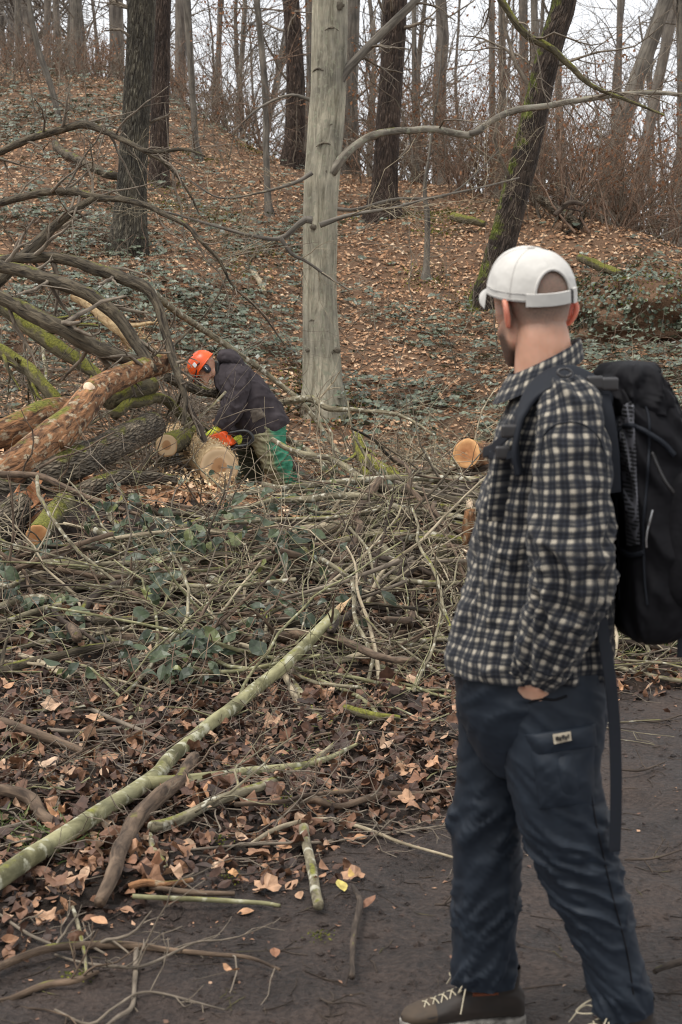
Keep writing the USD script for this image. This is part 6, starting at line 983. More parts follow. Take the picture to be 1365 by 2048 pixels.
legL = axis_loft([(1106, 1340, 208, 0.098, -0.08), (1106, 1400, 214, 0.105, -0.085), (1106, 1460, 204, 0.106, -0.09), (1106, 1530, 190, 0.104, -0.095), (1116, 1600, 176, 0.100, -0.10), (1136, 1660, 172, 0.096, -0.10), (1152, 1710, 164, 0.090, -0.10), (1172, 1770, 150, 0.085, -0.105), (1199, 1840, 128, 0.080, -0.11), (1222, 1910, 116, 0.076, -0.115), (1238, 1970, 112, 0.074, -0.12), (1243, 2018, 112, 0.072, -0.12)], YM, 130, 56, 2.2, creases(5, [(0.38, 0.07), (0.52, 0.08), (0.74, 0.05)], 0.011))
legR = axis_loft([(1005, 1350, 190, 0.095, 0.09), (1000, 1420, 170, 0.10, 0.09), (992, 1500, 150, 0.10, 0.095), (985, 1580, 146, 0.098, 0.1), (974, 1650, 140, 0.094, 0.1), (974, 1720, 134, 0.09, 0.1), (976, 1790, 126, 0.084, 0.1), (970, 1860, 124, 0.078, 0.1), (966, 1920, 122, 0.074, 0.1), (964, 1962, 118, 0.070, 0.1)], YM, 120, 56, 2.2, creases(8, [(0.33, 0.08), (0.55, 0.06), (0.7, 0.05)], 0.011))
tr = merge([hip[:2], legL[:2], legR[:2]]); tro = mk(man, 'trousers', tr[:2], 'navy_nylon', label='dark blue nylon cargo trousers')
def patch(parent, name, corners, mat, dY, th=0.004, n=10, bul=0.006, wr=0.003, seed=0, onto=None):
    'a cloth panel between four pixel corners (clockwise from top left), lifted off the leg'
    c = np.array(corners, float); u, v = np.meshgrid(np.linspace(0, 1, n*2), np.linspace(0, 1, n*2), indexing='ij'); px = (c[0][:, None, None]*(1-u)*(1-v)+c[1][:, None, None]*u*(1-v)+c[2][:, None, None]*u*v+c[3][:, None, None]*(1-u)*v)
    tree_ = onto; r = ray(px[0].ravel(), px[1].ravel()); o = np.repeat(np.array([[0, 0, CAM_H]]), len(r), 0); loc_, ir, _ = tree_.ray.intersects_location(o, r, multiple_hits=False); P = o+r*(YM+dY)/r[:, 1:2]; P[ir] = loc_
    P = P-nrm(r)*(0.002+bul*((np.sin(u*math.pi)*np.sin(v*math.pi))**0.5 if n > 5 else 1+0*u)).ravel()[:, None]-nrm(r)*(wr*(meshkit.fbm(P*30, 3, seed)-0.5))[:, None]; m = n*2
    i, j = np.meshgrid(np.arange(m-1), np.arange(m-1), indexing='ij'); q = np.stack([i*m+j, (i+1)*m+j, (i+1)*m+j+1, i*m+j+1], -1).reshape(-1, 4); back = P+nrm(r)*0.006; nv = m*m
    rim = np.r_[np.arange(m), np.arange(1, m)*m+m-1, nv-1-np.arange(1, m), np.arange(m-2, -1, -1)*m]; rq = np.stack([rim[:-1], rim[1:], rim[1:]+nv, rim[:-1]+nv], 1)
    return mk(parent, name, (np.vstack([P, back]), np.vstack([q[:, ::-1], q+nv, rq[:, ::-1]])), mat, 40)
legmesh = trimesh.Trimesh(legL[0], legL[1], process=False)
patch(tro, 'cargo_pocket', [(1062, 1498), (1190, 1490), (1190, 1610), (1080, 1618)], 'navy_nylon', -0.19, bul=0.012, wr=0.012, seed=2, onto=legmesh); patch(tro, 'pocket_flap', [(1050, 1470), (1192, 1448), (1196, 1494), (1072, 1514)], 'navy_nylon', -0.19, bul=0.016, seed=4, onto=legmesh); patch(tro, 'pocket_pleat', [(1110, 1512), (1155, 1500), (1165, 1590), (1120, 1605)], 'navy_nylon', -0.19, bul=0.020, seed=6, onto=legmesh)
lab = patch(tro, 'label_tag', [(1106, 1469), (1142, 1463), (1144, 1481), (1109, 1489)], 'label_cloth', -0.2, bul=0.021, wr=0, onto=legmesh, n=5)
for q_, (x0, x1, yy) in enumerate([(1112, 1118, 1478), (1119, 1123, 1479), (1124, 1130, 1475), (1131, 1135, 1477), (1136, 1139, 1473)]): patch(lab, 'print_mark', [(x0, yy-4), (x1, yy-5), (x1, yy+4), (x0, yy+3)], 'black_print', -0.2, bul=0.024, wr=0, onto=legmesh, n=2)
# shoes
def shoe(parent, an, d, s=1.0, lab=None, seed=0):
    d = nrm(np.array([d[0], d[1], 0])); x = np.array([-d[1], d[0], 0]); g = np.array([an[0], an[1], float(height(an[0], an[1], False))+0.008]); h = g-d*0.075*s
    st = [(0.0, 0.020, 0.075, 0.028), (0.02, 0.034, 0.10, 0.04), (0.07, 0.037, 0.115, 0.04), (0.12, 0.038, 0.105, 0.035), (0.17, 0.044, 0.082, 0.03), (0.22, 0.049, 0.062, 0.028), (0.26, 0.044, 0.050, 0.026), (0.288, 0.028, 0.040, 0.024), (0.30, 0.010, 0.030, 0.022)]
    C = np.array([h+d*a*s+np.array([0, 0, (t+0.012)/2]) for a, w, t, b in st]); S = np.array([x*w*s for a, w, t, b in st]); D = np.array([np.array([0, 0, (t-0.012)/2*s]) for a, w, t, b in st])
    V, F, _ = loft(C, S, D, 60, 36, 2.5, wrinkles(0.004, (2, 10), seed), (True, True)); sh = mk(parent, 'shoe', (V, F), 'shoe_leather')
    C2 = np.array([h+d*(a*1.02-0.003)*s+np.array([0, 0, 0.010]) for a, w, t, b in st]); S2 = S*1.08; D2 = np.array([np.array([0, 0, 0.012]) for _ in st]); mk(sh, 'sole', loft(C2, S2, D2, 50, 32, 5, lambda th, v, P: 0.0018*np.sign(np.sin(v*320)), (True, True))[:2], 'sole_rubber', 35)
    Ct = C[5:]; mk(sh, 'toe_cap', loft(Ct+[0, 0, 0.001], S[5:]*1.03, D[5:]*1.04, 20, 30, 2.4, None, (False, True))[:2], 'shoe_toe')
    lc = []
    top = lambda a: np.interp(a, [z[0] for z in st], [z[2] for z in st]); wd = lambda a: np.interp(a, [z[0] for z in st], [z[1] for z in st])
    for k in range(6):
        a = 0.125+0.021*k; 
        for g_ in (1, -1):
            p = [h+d*(a+0.02*t_)*s+x*g_*(0.026-0.052*t_)*s*min(1, wd(a)/0.042)+np.array([0, 0, (top(a+0.02*t_)-0.012*(2*t_-1)**2)*s+0.006]) for t_ in np.linspace(0, 1, 6)]; lc.append((np.array(p), np.full(6, 0.0018)))
    b = h+d*0.12*s+np.array([0, 0, top(0.12)+0.008])
    for g_ in (1, -1):
        p = [b+x*g_*0.012, b+d*0.02+x*g_*0.035+[0, 0, 0.018], b+d*0.05+x*g_*0.055+[0, 0, -0.012], b+d*0.035+x*g_*0.035+[0, 0, -0.012], b+x*g_*0.006]; lc.append((smoothline(np.array(p), 18), np.full(18, 0.0017))); p = [b, b+d*0.03+x*g_*0.05+[0, 0, 0.0], b+d*0.05+x*g_*0.085+[0, 0, -0.05]]; lc.append((smoothline(np.array(p), 12), np.full(12, 0.0017)))
    mk(sh, 'laces', tubes(lc, 6), 'lace_cord')
    tr_ = h+d*0.07*s+np.array([0, 0, 0.085]); mk(sh, 'ankle_trim', loft(np.array([tr_, tr_+d*0.03, tr_+d*0.06]), np.array([x*0.0388]*3)*s, np.array([np.array([0, 0, 0.006])]*3), 12, 20, 3, None, (True, True))[:2], 'orange_trim')
    top_ = h+d*0.06*s+np.array([0, 0, 0.10]); mk(sh, 'ankle_collar', loft(np.array([top_-[0, 0, 0.03], top_, top_+[0, 0, 0.035]]), np.array([d*0.05, d*0.05, d*0.052])*s, np.array([x*0.037]*3)*s, 16, 30, 2.2, None)[:2], 'shoe_leather')
    return sh
shoe(man, ANR+[0.02, 0, 0], [-1, -0.12, 0], 0.96, seed=1); shoe(man, ANL+[0.01, 0, 0], [-0.93, -0.36, 0], 0.98, seed=2)
# --- the backpack
pack = thing('backpack', A3(1320, 1270), 'black rucksack worn by the man in the plaid shirt', 'backpack')
pw = wrinkles(0.03, (1.6, 7.0), 12, rid=0.7)
V, F, T = flat_loft([(760, 1222, 1318, 0.08, 0.0), (775, 1212, 1330, 0.115, 0.0), (820, 1216, 1350, 0.14, 0.0), (880, 1224, 1385, 0.152, 0.0), (960, 1229, 1415, 0.158, 0.0), (1060, 1229, 1430, 0.16, 0.0), (1150, 1226, 1428, 0.16, 0.0), (1205, 1224, 1412, 0.155, 0.0), (1240, 1230, 1380, 0.145, 0.0), (1262, 1246, 1345, 0.12, 0.0), (1274, 1264, 1318, 0.08, 0.0)], YM, 90, 72, 3.0, pw, (True, True)); mk(pack, 'main_bag', (V, F), 'black_nylon')
packmesh = trimesh.Trimesh(V, F, process=False)
V, F, T = flat_loft([(722, 1250, 1292, 0.05, 0.0), (728, 1225, 1300, 0.10, 0.0), (745, 1208, 1312, 0.13, 0.0), (775, 1203, 1322, 0.145, 0.0), (800, 1206, 1330, 0.148, 0.0), (822, 1214, 1336, 0.14, 0.0), (830, 1225, 1330, 0.12, 0.0)], YM, 50, 64, 2.6, wrinkles(0.034, (2.2, 12), 15, rid=0.75), (True, True), yaw=0.1); mk(pack, 'lid', (V, F), 'black_nylon')
V, F, T = flat_loft([(930, 1345, 1420, 0.05, -0.10), (960, 1316, 1440, 0.085, -0.09), (1030, 1303, 1455, 0.105, -0.08), (1120, 1298, 1458, 0.11, -0.08), (1180, 1300, 1450, 0.10, -0.08), (1212, 1320, 1430, 0.07, -0.08)], YM, 50, 50, 3.0, wrinkles(0.008, (1.6, 7), 18), (True, True), yaw=0.35); mk(pack, 'front_pocket', (V, F), 'black_nylon')
c = [(1236, 815), (1268, 800), (1281, 1090), (1254, 1092)]
pn = patch(pack, 'side_netting', c, 'side_netting', -0.15, bul=0.004, wr=0.001, onto=packmesh, n=12)
_m = 24; u, v = np.meshgrid(np.linspace(0, 0.045, _m), np.linspace(0, 0.32, _m), indexing='ij')
g = UsdGeom.Mesh(pn.prim); npt = len(g.GetPointsAttr().Get()); pts_ = np.array(g.GetPointsAttr().Get())+pack.loc
UsdGeom.PrimvarsAPI(g).CreatePrimvar('st', Sdf.ValueTypeNames.TexCoord2fArray, 'vertex').Set(Vt.Vec2fArray.FromNumpy(np.stack([pts_[:, 0]+pts_[:, 1]*0.3+5, pts_[:, 2]+5], -1).astype(np.float32)))
def strap(parent, name, pts, width, mat, thick=0.006, n=40, wdir=(0, 1, 0), Y0=YM, e=3.5):
    'a webbing strap through (px, py, dY)'
    P = smoothline(np.array([at(p[0], p[1], Y0+p[2]) for p in pts]), n); t = nrm(np.gradient(P, axis=0)); w = np.asarray(wdir, float); W = nrm(w-(t*w).sum(1, keepdims=True)*t); Nn = np.cross(t, W); k = width if np.ndim(width) == 0 else np.interp(np.linspace(0, 1, n), np.linspace(0, 1, len(width)), width)[:, None]
    return mk(parent, name, loft(P, W*k/2, Nn*thick/2, n, 20, e, None, (True, True))[:2], mat)
strap(pack, 'shoulder_strap', [(1222, 805, -0.12), (1190, 772, -0.13), (1150, 753, -0.14), (1108, 757, -0.15), (1070, 782, -0.155), (1046, 822, -0.165), (1036, 860, -0.18), (1032, 905, -0.19), (1040, 950, -0.19)], [0.05, 0.062, 0.066, 0.064, 0.06, 0.052, 0.046, 0.04], 'strap_webbing', 0.014, 60, (0.15, 0.8, 0.6))
strap(pack, 'shoulder_strap', [(1222, 800, 0.11), (1190, 762, 0.115), (1150, 740, 0.12), (1105, 742, 0.125), (1060, 780, 0.14), (1035, 840, 0.18), (1030, 905, 0.20)], 0.06, 'strap_webbing', 0.014, 50, (0.25, 1, -0.25))
strap(pack, 'chest_strap', [(1032, 855, -0.19), (1012, 872, -0.17), (985, 898, -0.10), (968, 905, 0.0)], 0.024, 'strap_webbing', 0.004, 30, (0, 0.2, 1)); strap(pack, 'chest_strap', [(1036, 905, -0.195), (1010, 912, -0.17), (980, 910, -0.09)], 0.018, 'strap_webbing', 0.004, 24, (0, 0.2, 1))
strap(pack, 'side_strap', [(1206, 790, -0.16), (1216, 840, -0.175), (1224, 900, -0.175), (1228, 985, -0.165)], 0.034, 'strap_webbing', 0.006, 30, (1, 0.3, 0)); strap(pack, 'load_strap', [(1175, 757, -0.15), (1200, 762, -0.15), (1228, 764, -0.15)], 0.02, 'strap_webbing', 0.004, 14, (0, 1, 0.3))
strap(pack, 'hanging_strap', [(1203, 1235, -0.15), (1212, 1300, -0.18), (1224, 1380, -0.20), (1231, 1480, -0.20), (1233, 1600, -0.20), (1230, 1704, -0.20)], 0.027, 'strap_webbing', 0.003, 50, (1, 0.25, 0)); strap(pack, 'hanging_strap', [(1368, 1225, -0.1), (1366, 1270, -0.1), (1364, 1315, -0.1)], 0.022, 'strap_webbing', 0.003, 20, (1, 0.2, 0))
for px, py, dy in ((1020, 862, -0.19), (1190, 765, -0.16), (1220, 768, -0.16), (1008, 905, -0.17)):
    c = at(px, py, YM+dy); mk(pack, 'buckle', blob((c+[-0.012, -0.004, 0.008], 0.006), (c+[0.012, -0.004, 0.008], 0.006), (c+[-0.012, -0.004, -0.008], 0.006), (c+[0.012, -0.004, -0.008], 0.006)), 'dark_buckle', 40)
a = np.linspace(0, 2*np.pi, 24); c = at(1130, 745, YM-0.185); mk(pack, 'strap_ring', tubes([(c+np.stack([0.014*np.cos(a), 0.004*np.sin(a), 0.008*np.sin(a)], -1), np.full(24, 0.003))], 8), 'dark_buckle')
mk(pack, 'zip_pull', tubes([(at(np.array([1306, 1301, 1298]), np.array([1020, 1040, 1052]), YM-0.195), np.full(3, 0.0028))], 8), 'metal_grey'); mk(pack, 'zip_cord', tubes([(at(np.array([1298, 1295, 1293, 1294]), np.array([1050, 1065, 1080, 1095]), YM-0.195), np.full(4, 0.0024))], 6), 'metal_grey')
V, F, T = axis_loft([(1298, 745, 8, 0.03, -0.03), (1312, 775, 8, 0.035, -0.03), (1322, 800, 8, 0.03, -0.03)], YM-0.04, 20, 20, 3, None, (True, True)); mk(pack, 'reflective_patch', (V, F), 'label_cloth'); mk(pack, 'red_tag', blob((at(1358, 880, YM-0.1), 0.008), (at(1372, 884, YM-0.1), 0.008)), 'red_tag')
drape([(1290, 800), (1300, 850), (1296, 950), (1288, 1050), (1290, 1150), (1296, 1210)], packmesh, 0.003, 'piping', pack, 'strap_webbing'); drape([(1240, 800), (1232, 900), (1234, 1000), (1238, 1100), (1240, 1200)], packmesh, 0.003, 'piping', pack, 'strap_webbing')
drape([(1235, 1095), (1262, 1110), (1290, 1105)], packmesh, 0.006, 'compression_strap', pack, 'strap_webbing'); drape([(1228, 870), (1262, 850), (1320, 880), (1350, 910)], packmesh, 0.006, 'compression_strap', pack, 'strap_webbing'); drape([(1305, 905), (1330, 960), (1362, 1000)], packmesh, 0.004, 'zip', pack, 'dark_buckle')
drape([(1175, 1480), (1185, 1600), (1205, 1700), (1228, 1800), (1254, 1900), (1268, 1990)], legmesh, 0.0016, 'side_seam', tro, 'black_nylon'); drape([(1058, 1405), (1085, 1398), (1110, 1400), (1135, 1392)], legmesh, 0.003, 'pocket_edge', tro, 'black_nylon')
# ---------------------------------------------------------------- the worker with the chainsaw
YW = 13.9
W3 = lambda px, py, dY=0.0: at(px, py, YW+dY)
wk = thing('person', [*W3(530, 985)[:2], float(height(*W3(530, 985)[:2], False))], 'bent worker in orange helmet, dark jacket and green trousers sawing the thick log', 'person')
plain('helmet_orange', (0.78, 0.095, 0.012), 0.35, var=0.15, scale=12, bump=0.05, spec=0.5); plain('saw_orange', (0.72, 0.09, 0.012), 0.4, var=0.3, scale=20, bump=0.1); plain('black_plastic', (0.015, 0.015, 0.016), 0.45)
plain('jacket_cloth', (0.050, 0.042, 0.045), 0.9, col2=(0.030, 0.025, 0.028), scale=14, bump=0.3, spec=0.12); plain('jacket_dust', (0.15, 0.125, 0.10), 0.95, col2=(0.07, 0.06, 0.052), scale=16, spec=0.1)
plain('glove_yellow', (0.62, 0.68, 0.06), 0.7, col2=(0.42, 0.48, 0.05), scale=20); plain('glove_black', (0.018, 0.018, 0.018), 0.8); plain('steel_bar', (0.35, 0.35, 0.34), 0.35, metallic=1.0); plain('muff_grey', (0.03, 0.035, 0.045), 0.5); plain('white_print', (0.75, 0.75, 0.73), 0.6)
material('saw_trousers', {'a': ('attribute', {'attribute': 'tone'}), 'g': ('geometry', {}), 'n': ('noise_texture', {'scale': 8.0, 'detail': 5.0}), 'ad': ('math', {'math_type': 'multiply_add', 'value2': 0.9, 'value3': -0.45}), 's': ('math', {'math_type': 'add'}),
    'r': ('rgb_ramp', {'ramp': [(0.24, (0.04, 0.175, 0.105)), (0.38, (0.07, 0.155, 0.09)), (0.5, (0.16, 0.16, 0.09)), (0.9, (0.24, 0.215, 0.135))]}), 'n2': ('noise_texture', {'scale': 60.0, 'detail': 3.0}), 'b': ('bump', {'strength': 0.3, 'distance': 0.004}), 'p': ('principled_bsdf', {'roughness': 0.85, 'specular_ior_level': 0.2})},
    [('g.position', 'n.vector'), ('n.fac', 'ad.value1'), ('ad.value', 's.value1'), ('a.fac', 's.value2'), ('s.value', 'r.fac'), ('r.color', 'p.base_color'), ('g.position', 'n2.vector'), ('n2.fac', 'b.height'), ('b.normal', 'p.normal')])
plain('dirty_olive', (0.06, 0.062, 0.036), 0.9, col2=(0.03, 0.034, 0.022), scale=12)
hc = W3(412, 738, -0.02); hf = np.array([-0.80, -0.05, -0.60]); hu = np.array([-0.55, 0.0, 0.83]); wm, WL = head_parts(hc, hf, hu, 1.0)
sl_, el_, wl_ = W3(474, 758, -0.17), W3(464, 814, -0.27), W3(436, 858, -0.30); sr_, er_, wr_ = W3(468, 760, 0.18), W3(486, 832, 0.16), W3(474, 882, -0.14)
nb_, ch_, pv_ = W3(452, 742), W3(486, 790), W3(528, 852); hl_, kl_, al_ = W3(536, 862, -0.10), W3(556, 925, -0.12), W3(588, 1012, -0.12); hr_, kr_, ar_ = W3(512, 866, 0.11), W3(502, 930, 0.10), W3(488, 1008, 0.12)
hdl, hdr = nrm(np.array([-0.85, -0.05, -0.50])), nrm(np.array([-0.65, -0.3, -0.45]))
hands = [hand(wl_, hdl, [0.4, 0.1, -0.9], [-0.2, 1, 0.2], 0.8, 1.15), hand(wr_, hdr, [0.5, -0.6, -0.5], [-0.3, -0.6, 0.6], 0.9, 1.1)]
wb = wm+[blob((WL(0, -0.03, -0.05), 0.055), (nb_, 0.065)), blob((nb_, 0.07), (sl_, 0.055), (sr_, 0.055), (ch_, 0.11)), blob((ch_, 0.12), (pv_, 0.12)), blob((pv_, 0.11), (hl_, 0.085), (hr_, 0.085)), capsule(sl_, 0.052, el_, 0.04), capsule(el_, 0.04, wl_, 0.027), capsule(sr_, 0.052, er_, 0.04), capsule(er_, 0.04, wr_, 0.027),
         capsule(hl_, 0.08, kl_, 0.055), capsule(kl_, 0.055, al_, 0.04), capsule(hr_, 0.08, kr_, 0.055), capsule(kr_, 0.055, ar_, 0.04), capsule(al_, 0.038, al_+[-0.14, -0.03, -0.06], 0.03), capsule(ar_, 0.038, ar_+[-0.14, -0.03, -0.06], 0.03)]+hands[0]+hands[1]
mk(wk, 'body', as_mesh(union(wb), 0.017, 7), 'plain_skin')
for hd, d in ((hands[0], hdl), (hands[1], hdr)):
    m = as_mesh(union(hd), 0.006, 4); v = m.vertices+m.vertex_normals*0.004; gl = mk(wk, 'glove', (v, m.faces), 'glove_yellow'); w0 = wl_ if hd is hands[0] else wr_
    x = nrm(np.cross(d, [0, 1, 0.3])); mk(gl, 'cuff', loft(np.array([w0-d*0.05, w0, w0+d*0.03]), np.array([x*0.04, x*0.038, x*0.036]), np.array([np.cross(d, x)*0.04, np.cross(d, x)*0.036, np.cross(d, x)*0.03]), 14, 24, 2.2, None)[:2], 'glove_yellow')
    if hd is hands[1]: mk(gl, 'finger_patch', as_mesh(union(hd[7:13]), 0.006, 3), 'glove_black')
for g in (1, -1):
    mk(wk, 'eye', (trimesh.creation.icosphere(2, 0.011).vertices+WL(0.03*g, 0.076, 0.012), trimesh.creation.icosphere(2, 0.011).faces), 'white_print')
# jacket
jw = wrinkles(0.03, (1.7, 8.0), 21, rid=0.65)
V, F, T = axis_loft([(446, 726, 30, 0.07, 0), (454, 738, 58, 0.13, 0), (468, 758, 80, 0.20, 0), (487, 786, 92, 0.225, 0), (507, 816, 98, 0.225, 0), (524, 842, 100, 0.22, 0), (534, 858, 98, 0.215, 0), (540, 868, 92, 0.20, 0)], YW, 70, 56, 2.5, jw); jk = mk(wk, 'jacket', (V, F), 'jacket_cloth')
V, F, T = axis_loft([(478, 840, 50, 0.12, -0.05), (486, 856, 62, 0.16, 0), (496, 872, 60, 0.17, 0), (506, 884, 44, 0.15, 0)], YW, 30, 40, 2.5, wrinkles(0.02, (2, 9), 23), (True, False)); mk(jk, 'front_flap', (V, F), 'jacket_cloth')
aw = wrinkles(0.024, (1.6, 12.0), 25, rid=0.7)
V, F, T = axis_loft([(480, 738, 36, 0.06, -0.14), (477, 756, 50, 0.08, -0.18), (473, 785, 50, 0.085, -0.22), (466, 812, 48, 0.08, -0.25), (455, 834, 42, 0.07, -0.28), (444, 851, 37, 0.058, -0.295), (440, 857, 33, 0.05, -0.30)], YW, 70, 40, 2.2, aw, (True, False)); mk(jk, 'sleeve', (V, F), 'jacket_cloth')
V, F, T = axis_loft([(470, 745, 40, 0.06, 0.14), (472, 775, 48, 0.08, 0.21), (484, 825, 46, 0.075, 0.25), (482, 860, 40, 0.065, 0.03), (477, 878, 33, 0.05, -0.11)], YW, 60, 36, 2.2, aw, (True, False)); mk(jk, 'sleeve', (V, F), 'jacket_cloth')
V, F, T = axis_loft([(438, 722, 16, 0.05, -0.02), (446, 716, 30, 0.09, -0.02), (458, 714, 30, 0.10, -0.01), (472, 720, 24, 0.11, 0), (486, 731, 10, 0.09, 0)], YW, 40, 40, 2.2, wrinkles(0.018, (2, 12), 27), (True, True)); mk(jk, 'hood', (V, F), 'jacket_cloth')
V, F, T = axis_loft([(437, 722, 12, 0.075, -0.01), (437, 740, 14, 0.08, -0.01), (440, 762, 14, 0.08, -0.01), (446, 780, 10, 0.07, -0.01)], YW, 24, 30, 2.4, wrinkles(0.006, (2, 12), 28), (True, True)); mk(jk, 'collar', (V, F), 'black_plastic')
mk(jk, 'zip', tubes([(np.array([W3(443, 742, -0.1), W3(441, 758, -0.1), W3(440, 768, -0.1)]), np.full(3, 0.006))], 6), 'white_print')
jm = trimesh.Trimesh(*[x for x in axis_loft([(446, 726, 30, 0.07, 0), (454, 738, 58, 0.13, 0), (468, 758, 80, 0.20, 0), (487, 786, 92, 0.225, 0), (507, 816, 98, 0.225, 0), (524, 842, 100, 0.22, 0), (534, 858, 98, 0.215, 0), (540, 868, 92, 0.20, 0)], YW, 70, 56, 2.5, jw)[:2]], process=False)
_ym = YM; YM = YW
patch(jk, 'dusty_pocket', [(500, 822), (522, 815), (532, 832), (506, 846)], 'jacket_dust', -0.22, bul=0.012, wr=0.01, onto=jm, n=8)
YM = _ym
# trousers and boots
def trouser(pts, seed, mat, name):
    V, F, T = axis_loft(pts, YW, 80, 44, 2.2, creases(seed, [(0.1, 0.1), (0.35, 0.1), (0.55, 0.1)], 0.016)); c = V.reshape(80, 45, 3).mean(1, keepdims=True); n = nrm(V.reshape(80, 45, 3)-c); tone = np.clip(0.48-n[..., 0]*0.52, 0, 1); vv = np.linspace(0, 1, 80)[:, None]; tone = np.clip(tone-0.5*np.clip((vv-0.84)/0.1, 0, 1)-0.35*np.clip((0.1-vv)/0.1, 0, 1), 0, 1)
    return mk(wk, name, (V, F), mat, tone=tone.ravel())
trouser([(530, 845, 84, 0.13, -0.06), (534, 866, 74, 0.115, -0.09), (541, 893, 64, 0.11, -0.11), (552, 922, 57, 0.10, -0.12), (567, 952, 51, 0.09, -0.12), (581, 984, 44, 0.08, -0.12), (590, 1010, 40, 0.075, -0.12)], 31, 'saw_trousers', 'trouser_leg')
trouser([(512, 850, 80, 0.13, 0.06), (507, 872, 70, 0.115, 0.10), (505, 900, 62, 0.11, 0.11), (501, 940, 57, 0.10, 0.11), (493, 975, 50, 0.09, 0.12), (488, 1008, 44, 0.08, 0.12)], 33, 'dirty_olive', 'trouser_leg')
for a_ in (al_, ar_):
    h = np.array([a_[0]+0.05, a_[1], float(height(a_[0], a_[1], False))+0.06]); st = [(0, .03, .05), (.04, .045, .07), (.12, .05, .06), (.22, .052, .045), (.28, .04, .035), (.30, .015, .02)]
    mk(wk, 'boot', loft(np.array([h+[-u, 0, 0] for u, w, t in st]), np.array([[0, w, 0] for u, w, t in st]), np.array([[0, 0, t] for u, w, t in st]), 30, 28, 2.6, None, (True, True))[:2], 'glove_black')
# helmet, ear defenders, visor
hf_, hr2 = nrm(hf), nrm(np.cross(hf, hu)); hu_ = np.cross(hr2, hf_); tilt = nrm(hu_*0.96+hf_*0.28); fw = nrm(np.cross(tilt, hr2)*-1); fw = fw*np.sign(np.dot(fw, hf_)); HCn = WL(0, 0.0, 0.035)
th, ph = np.meshgrid(np.linspace(0, 2*np.pi, 61), np.linspace(0, math.pi/2, 24), indexing='ij'); sh_ = 1+0.05*np.exp(-(np.sin(th)/0.18)**2)*np.sin(ph)
Pm = HCn+(np.cos(th)*np.cos(ph)**0.8*0.128*sh_)[..., None]*fw+(np.sin(th)*np.cos(ph)**0.8*0.108)[..., None]*hr2+(np.sin(ph)*0.125*sh_)[..., None]*tilt
i, j = np.meshgrid(np.arange(60), np.arange(23), indexing='ij'); q = np.stack([i*24+j, i*24+j+1, (i+1)*24+j+1, (i+1)*24+j], -1).reshape(-1, 4); V = Pm.reshape(-1, 3); F = np.vstack([q[:, [0, 1, 2]], q[:, [0, 2, 3]]]); A = V[F]
if np.einsum('ij,ij->i', A[:, 0]-HCn, np.cross(A[:, 1]-HCn, A[:, 2]-HCn)).sum() < 0: F = F[:, ::-1]
hel = mk(wk, 'helmet', (np.vstack([V, HCn+(V-HCn)*0.95]), np.vstack([F, F[:, ::-1]+len(V)])), 'helmet_orange', label='bright orange safety helmet')
rim = Pm[:, 0]; mk(hel, 'rim', tubes([(rim, np.full(len(rim), 0.006))], 6), 'helmet_orange')
u, w = np.meshgrid(np.linspace(-1, 1, 21), np.linspace(0, 1, 6), indexing='ij'); b = HCn+(np.cos(u*1.0)*0.128)[..., None]*fw+(np.sin(u*1.0)*0.108)[..., None]*hr2; pk = b+fw*(0.045*(1-u**2)*w)[..., None]-tilt*(0.012*w)[..., None]
i, j = np.meshgrid(np.arange(20), np.arange(5), indexing='ij'); q = np.stack([i*6+j, (i+1)*6+j, (i+1)*6+j+1, i*6+j+1], -1).reshape(-1, 4); pv = pk.reshape(-1, 3); mk(hel, 'peak', (np.vstack([pv, pv-tilt*0.004]), np.vstack([q, q[:, ::-1]+len(pv)])), 'helmet_orange')
for g in (1, -1):
    c = WL(0.088*g, -0.012, -0.002); mf = mk(wk, 'ear_defender', blob((c-hr2*g*0.014+hu_*0.012, 0.030), (c-hr2*g*0.014-hu_*0.012, 0.030), (c+hr2*g*0.016+hu_*0.010, 0.024), (c+hr2*g*0.016-hu_*0.010, 0.024)), 'muff_grey', 40)
    mk(mf, 'arm', tubes([(np.array([c+hu_*0.03, c+hu_*0.06+hf_*0.01, c+hu_*0.075+hf_*0.03+hr2*g*0.012]), np.array([0.008, 0.009, 0.012]))], 8), 'black_plastic'); mk(mf, 'print_mark', blob((c+hr2*g*0.039+hu_*0.012, 0.003), (c+hr2*g*0.039-hu_*0.012, 0.003)), 'white_print')
    p0 = WL(0.09*g, 0.05, 0.05); mk(hel, 'visor_arm', tubes([(np.array([WL(0.105*g, 0.02, 0.075), p0, WL(0.085*g, 0.11, 0.0), WL(0.07*g, 0.12, -0.09)]), np.full(4, 0.007))], 6), 'black_plastic')
mk(hel, 'visor_frame', tubes([(smoothline(np.array([WL(-0.07, 0.12, -0.09), WL(-0.04, 0.15, -0.10), WL(0.04, 0.15, -0.10), WL(0.07, 0.12, -0.09)]), 16), np.full(16, 0.006)), (smoothline(np.array([WL(-0.085, 0.11, 0.0), WL(-0.04, 0.155, 0.0), WL(0.04, 0.155, 0.0), WL(0.085, 0.11, 0.0)]), 16), np.full(16, 0.005))], 6), 'black_plastic')
mk(hel, 'visor_mesh', tubes([(np.array([WL(x, 0.150-0.3*x*x, 0.0), WL(x*0.9, 0.147-0.3*x*x, -0.10)]), np.full(2, 0.0012)) for x in np.linspace(-0.075, 0.075, 22)]+[(smoothline(np.array([WL(-0.08, 0.122, z), WL(-0.04, 0.150, z), WL(0.04, 0.15, z), WL(0.08, 0.122, z)]), 10), np.full(10, 0.0012)) for z in np.linspace(-0.095, -0.01, 11)], 4), 'black_plastic')
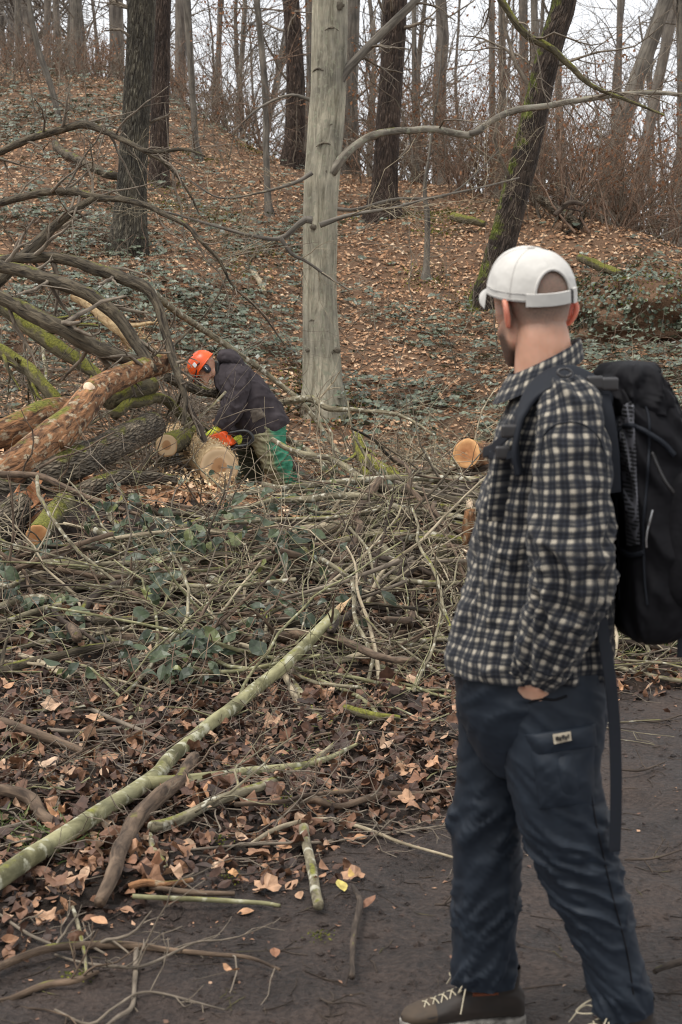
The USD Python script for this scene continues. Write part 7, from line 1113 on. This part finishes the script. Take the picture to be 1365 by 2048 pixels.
c = HCn-hr2*0.0; k_ = nrm(-hr2*0.80+tilt*0.50+fw*0.30); lp = HCn+k_*0.118; xx = nrm(np.cross(k_, tilt)); yy = np.cross(k_, xx); mk(hel, 'white_label', blob((lp+xx*0.012+yy*0.017, 0.004), (lp-xx*0.012+yy*0.017, 0.004), (lp+xx*0.012-yy*0.017, 0.004), (lp-xx*0.012-yy*0.017, 0.004)), 'white_print')
# chainsaw
sc = W3(440, 884, -0.34); saw = thing('chainsaw', sc, 'orange chainsaw held by the worker, its bar sunk in the log', 'chainsaw'); sx, sy, sz = np.array([-0.93, 0.2, -0.25]), np.array([-0.2, -0.98, 0]), np.array([-0.24, 0.05, 0.97])
sx = nrm(sx); sy = nrm(sy-np.dot(sy, sx)*sx); sz = np.cross(sx, sy); sz = sz*np.sign(sz[2]); Sp = lambda a, b, c_: sc+(sx*a+sy*b+sz*c_)*1.15
mk(saw, 'engine_cover', blob(*[(Sp(a, b, c_), 0.018) for a, b, c_ in ((0.09, 0.05, -0.03), (0.09, -0.05, -0.03), (-0.09, 0.05, -0.03), (-0.09, -0.05, -0.03), (0.06, 0.035, 0.05), (0.06, -0.035, 0.05), (-0.05, 0.035, 0.055), (-0.05, -0.035, 0.055))]), 'saw_orange', 40)
mk(saw, 'engine_base', blob(*[(Sp(a, b, c_), 0.012) for a, b, c_ in ((0.10, 0.06, -0.075), (0.10, -0.06, -0.075), (-0.10, 0.06, -0.075), (-0.10, -0.06, -0.075), (0.10, 0.06, -0.04), (-0.10, -0.06, -0.04))]), 'black_plastic', 40)
for k in range(4): mk(saw, 'vent_slot', blob((Sp(-0.02-0.018*k, 0.056, 0.0), 0.004), (Sp(-0.02-0.018*k, 0.050, 0.035), 0.004)), 'black_plastic')
mk(saw, 'front_handle', tubes([(smoothline(np.array([Sp(0.07, 0.08, -0.06), Sp(0.08, 0.095, 0.03), Sp(0.09, 0.05, 0.11), Sp(0.09, -0.05, 0.11), Sp(0.08, -0.09, 0.03), Sp(0.07, -0.08, -0.06)]), 30), np.full(30, 0.012))], 8), 'black_plastic')
mk(saw, 'hand_guard', blob((Sp(0.125, 0.06, 0.10), 0.006), (Sp(0.125, -0.06, 0.10), 0.006), (Sp(0.115, 0.05, 0.02), 0.006), (Sp(0.115, -0.05, 0.02), 0.006)), 'black_plastic')
mk(saw, 'rear_handle', tubes([(smoothline(np.array([Sp(-0.10, 0, -0.06), Sp(-0.20, 0, -0.07), Sp(-0.25, 0, -0.03), Sp(-0.21, 0, 0.03), Sp(-0.08, 0, 0.045)]), 24), np.full(24, 0.015))], 8), 'black_plastic')
bar = mk(saw, 'guide_bar', blob(*[(Sp(a, -0.055, c_), 0.004) for a, c_ in ((0.10, 0.0), (0.10, -0.07), (0.40, -0.008), (0.43, -0.035), (0.40, -0.06))]), 'steel_bar', 40); cp = np.array([Sp(0.10, -0.055, 0.006), Sp(0.40, -0.055, -0.002), Sp(0.44, -0.055, -0.035), Sp(0.40, -0.055, -0.066), Sp(0.10, -0.055, -0.078)]); mk(bar, 'chain', tubes([(smoothline(cp, 40), np.full(40, 0.006))], 5, 0.4, 60), 'black_plastic')
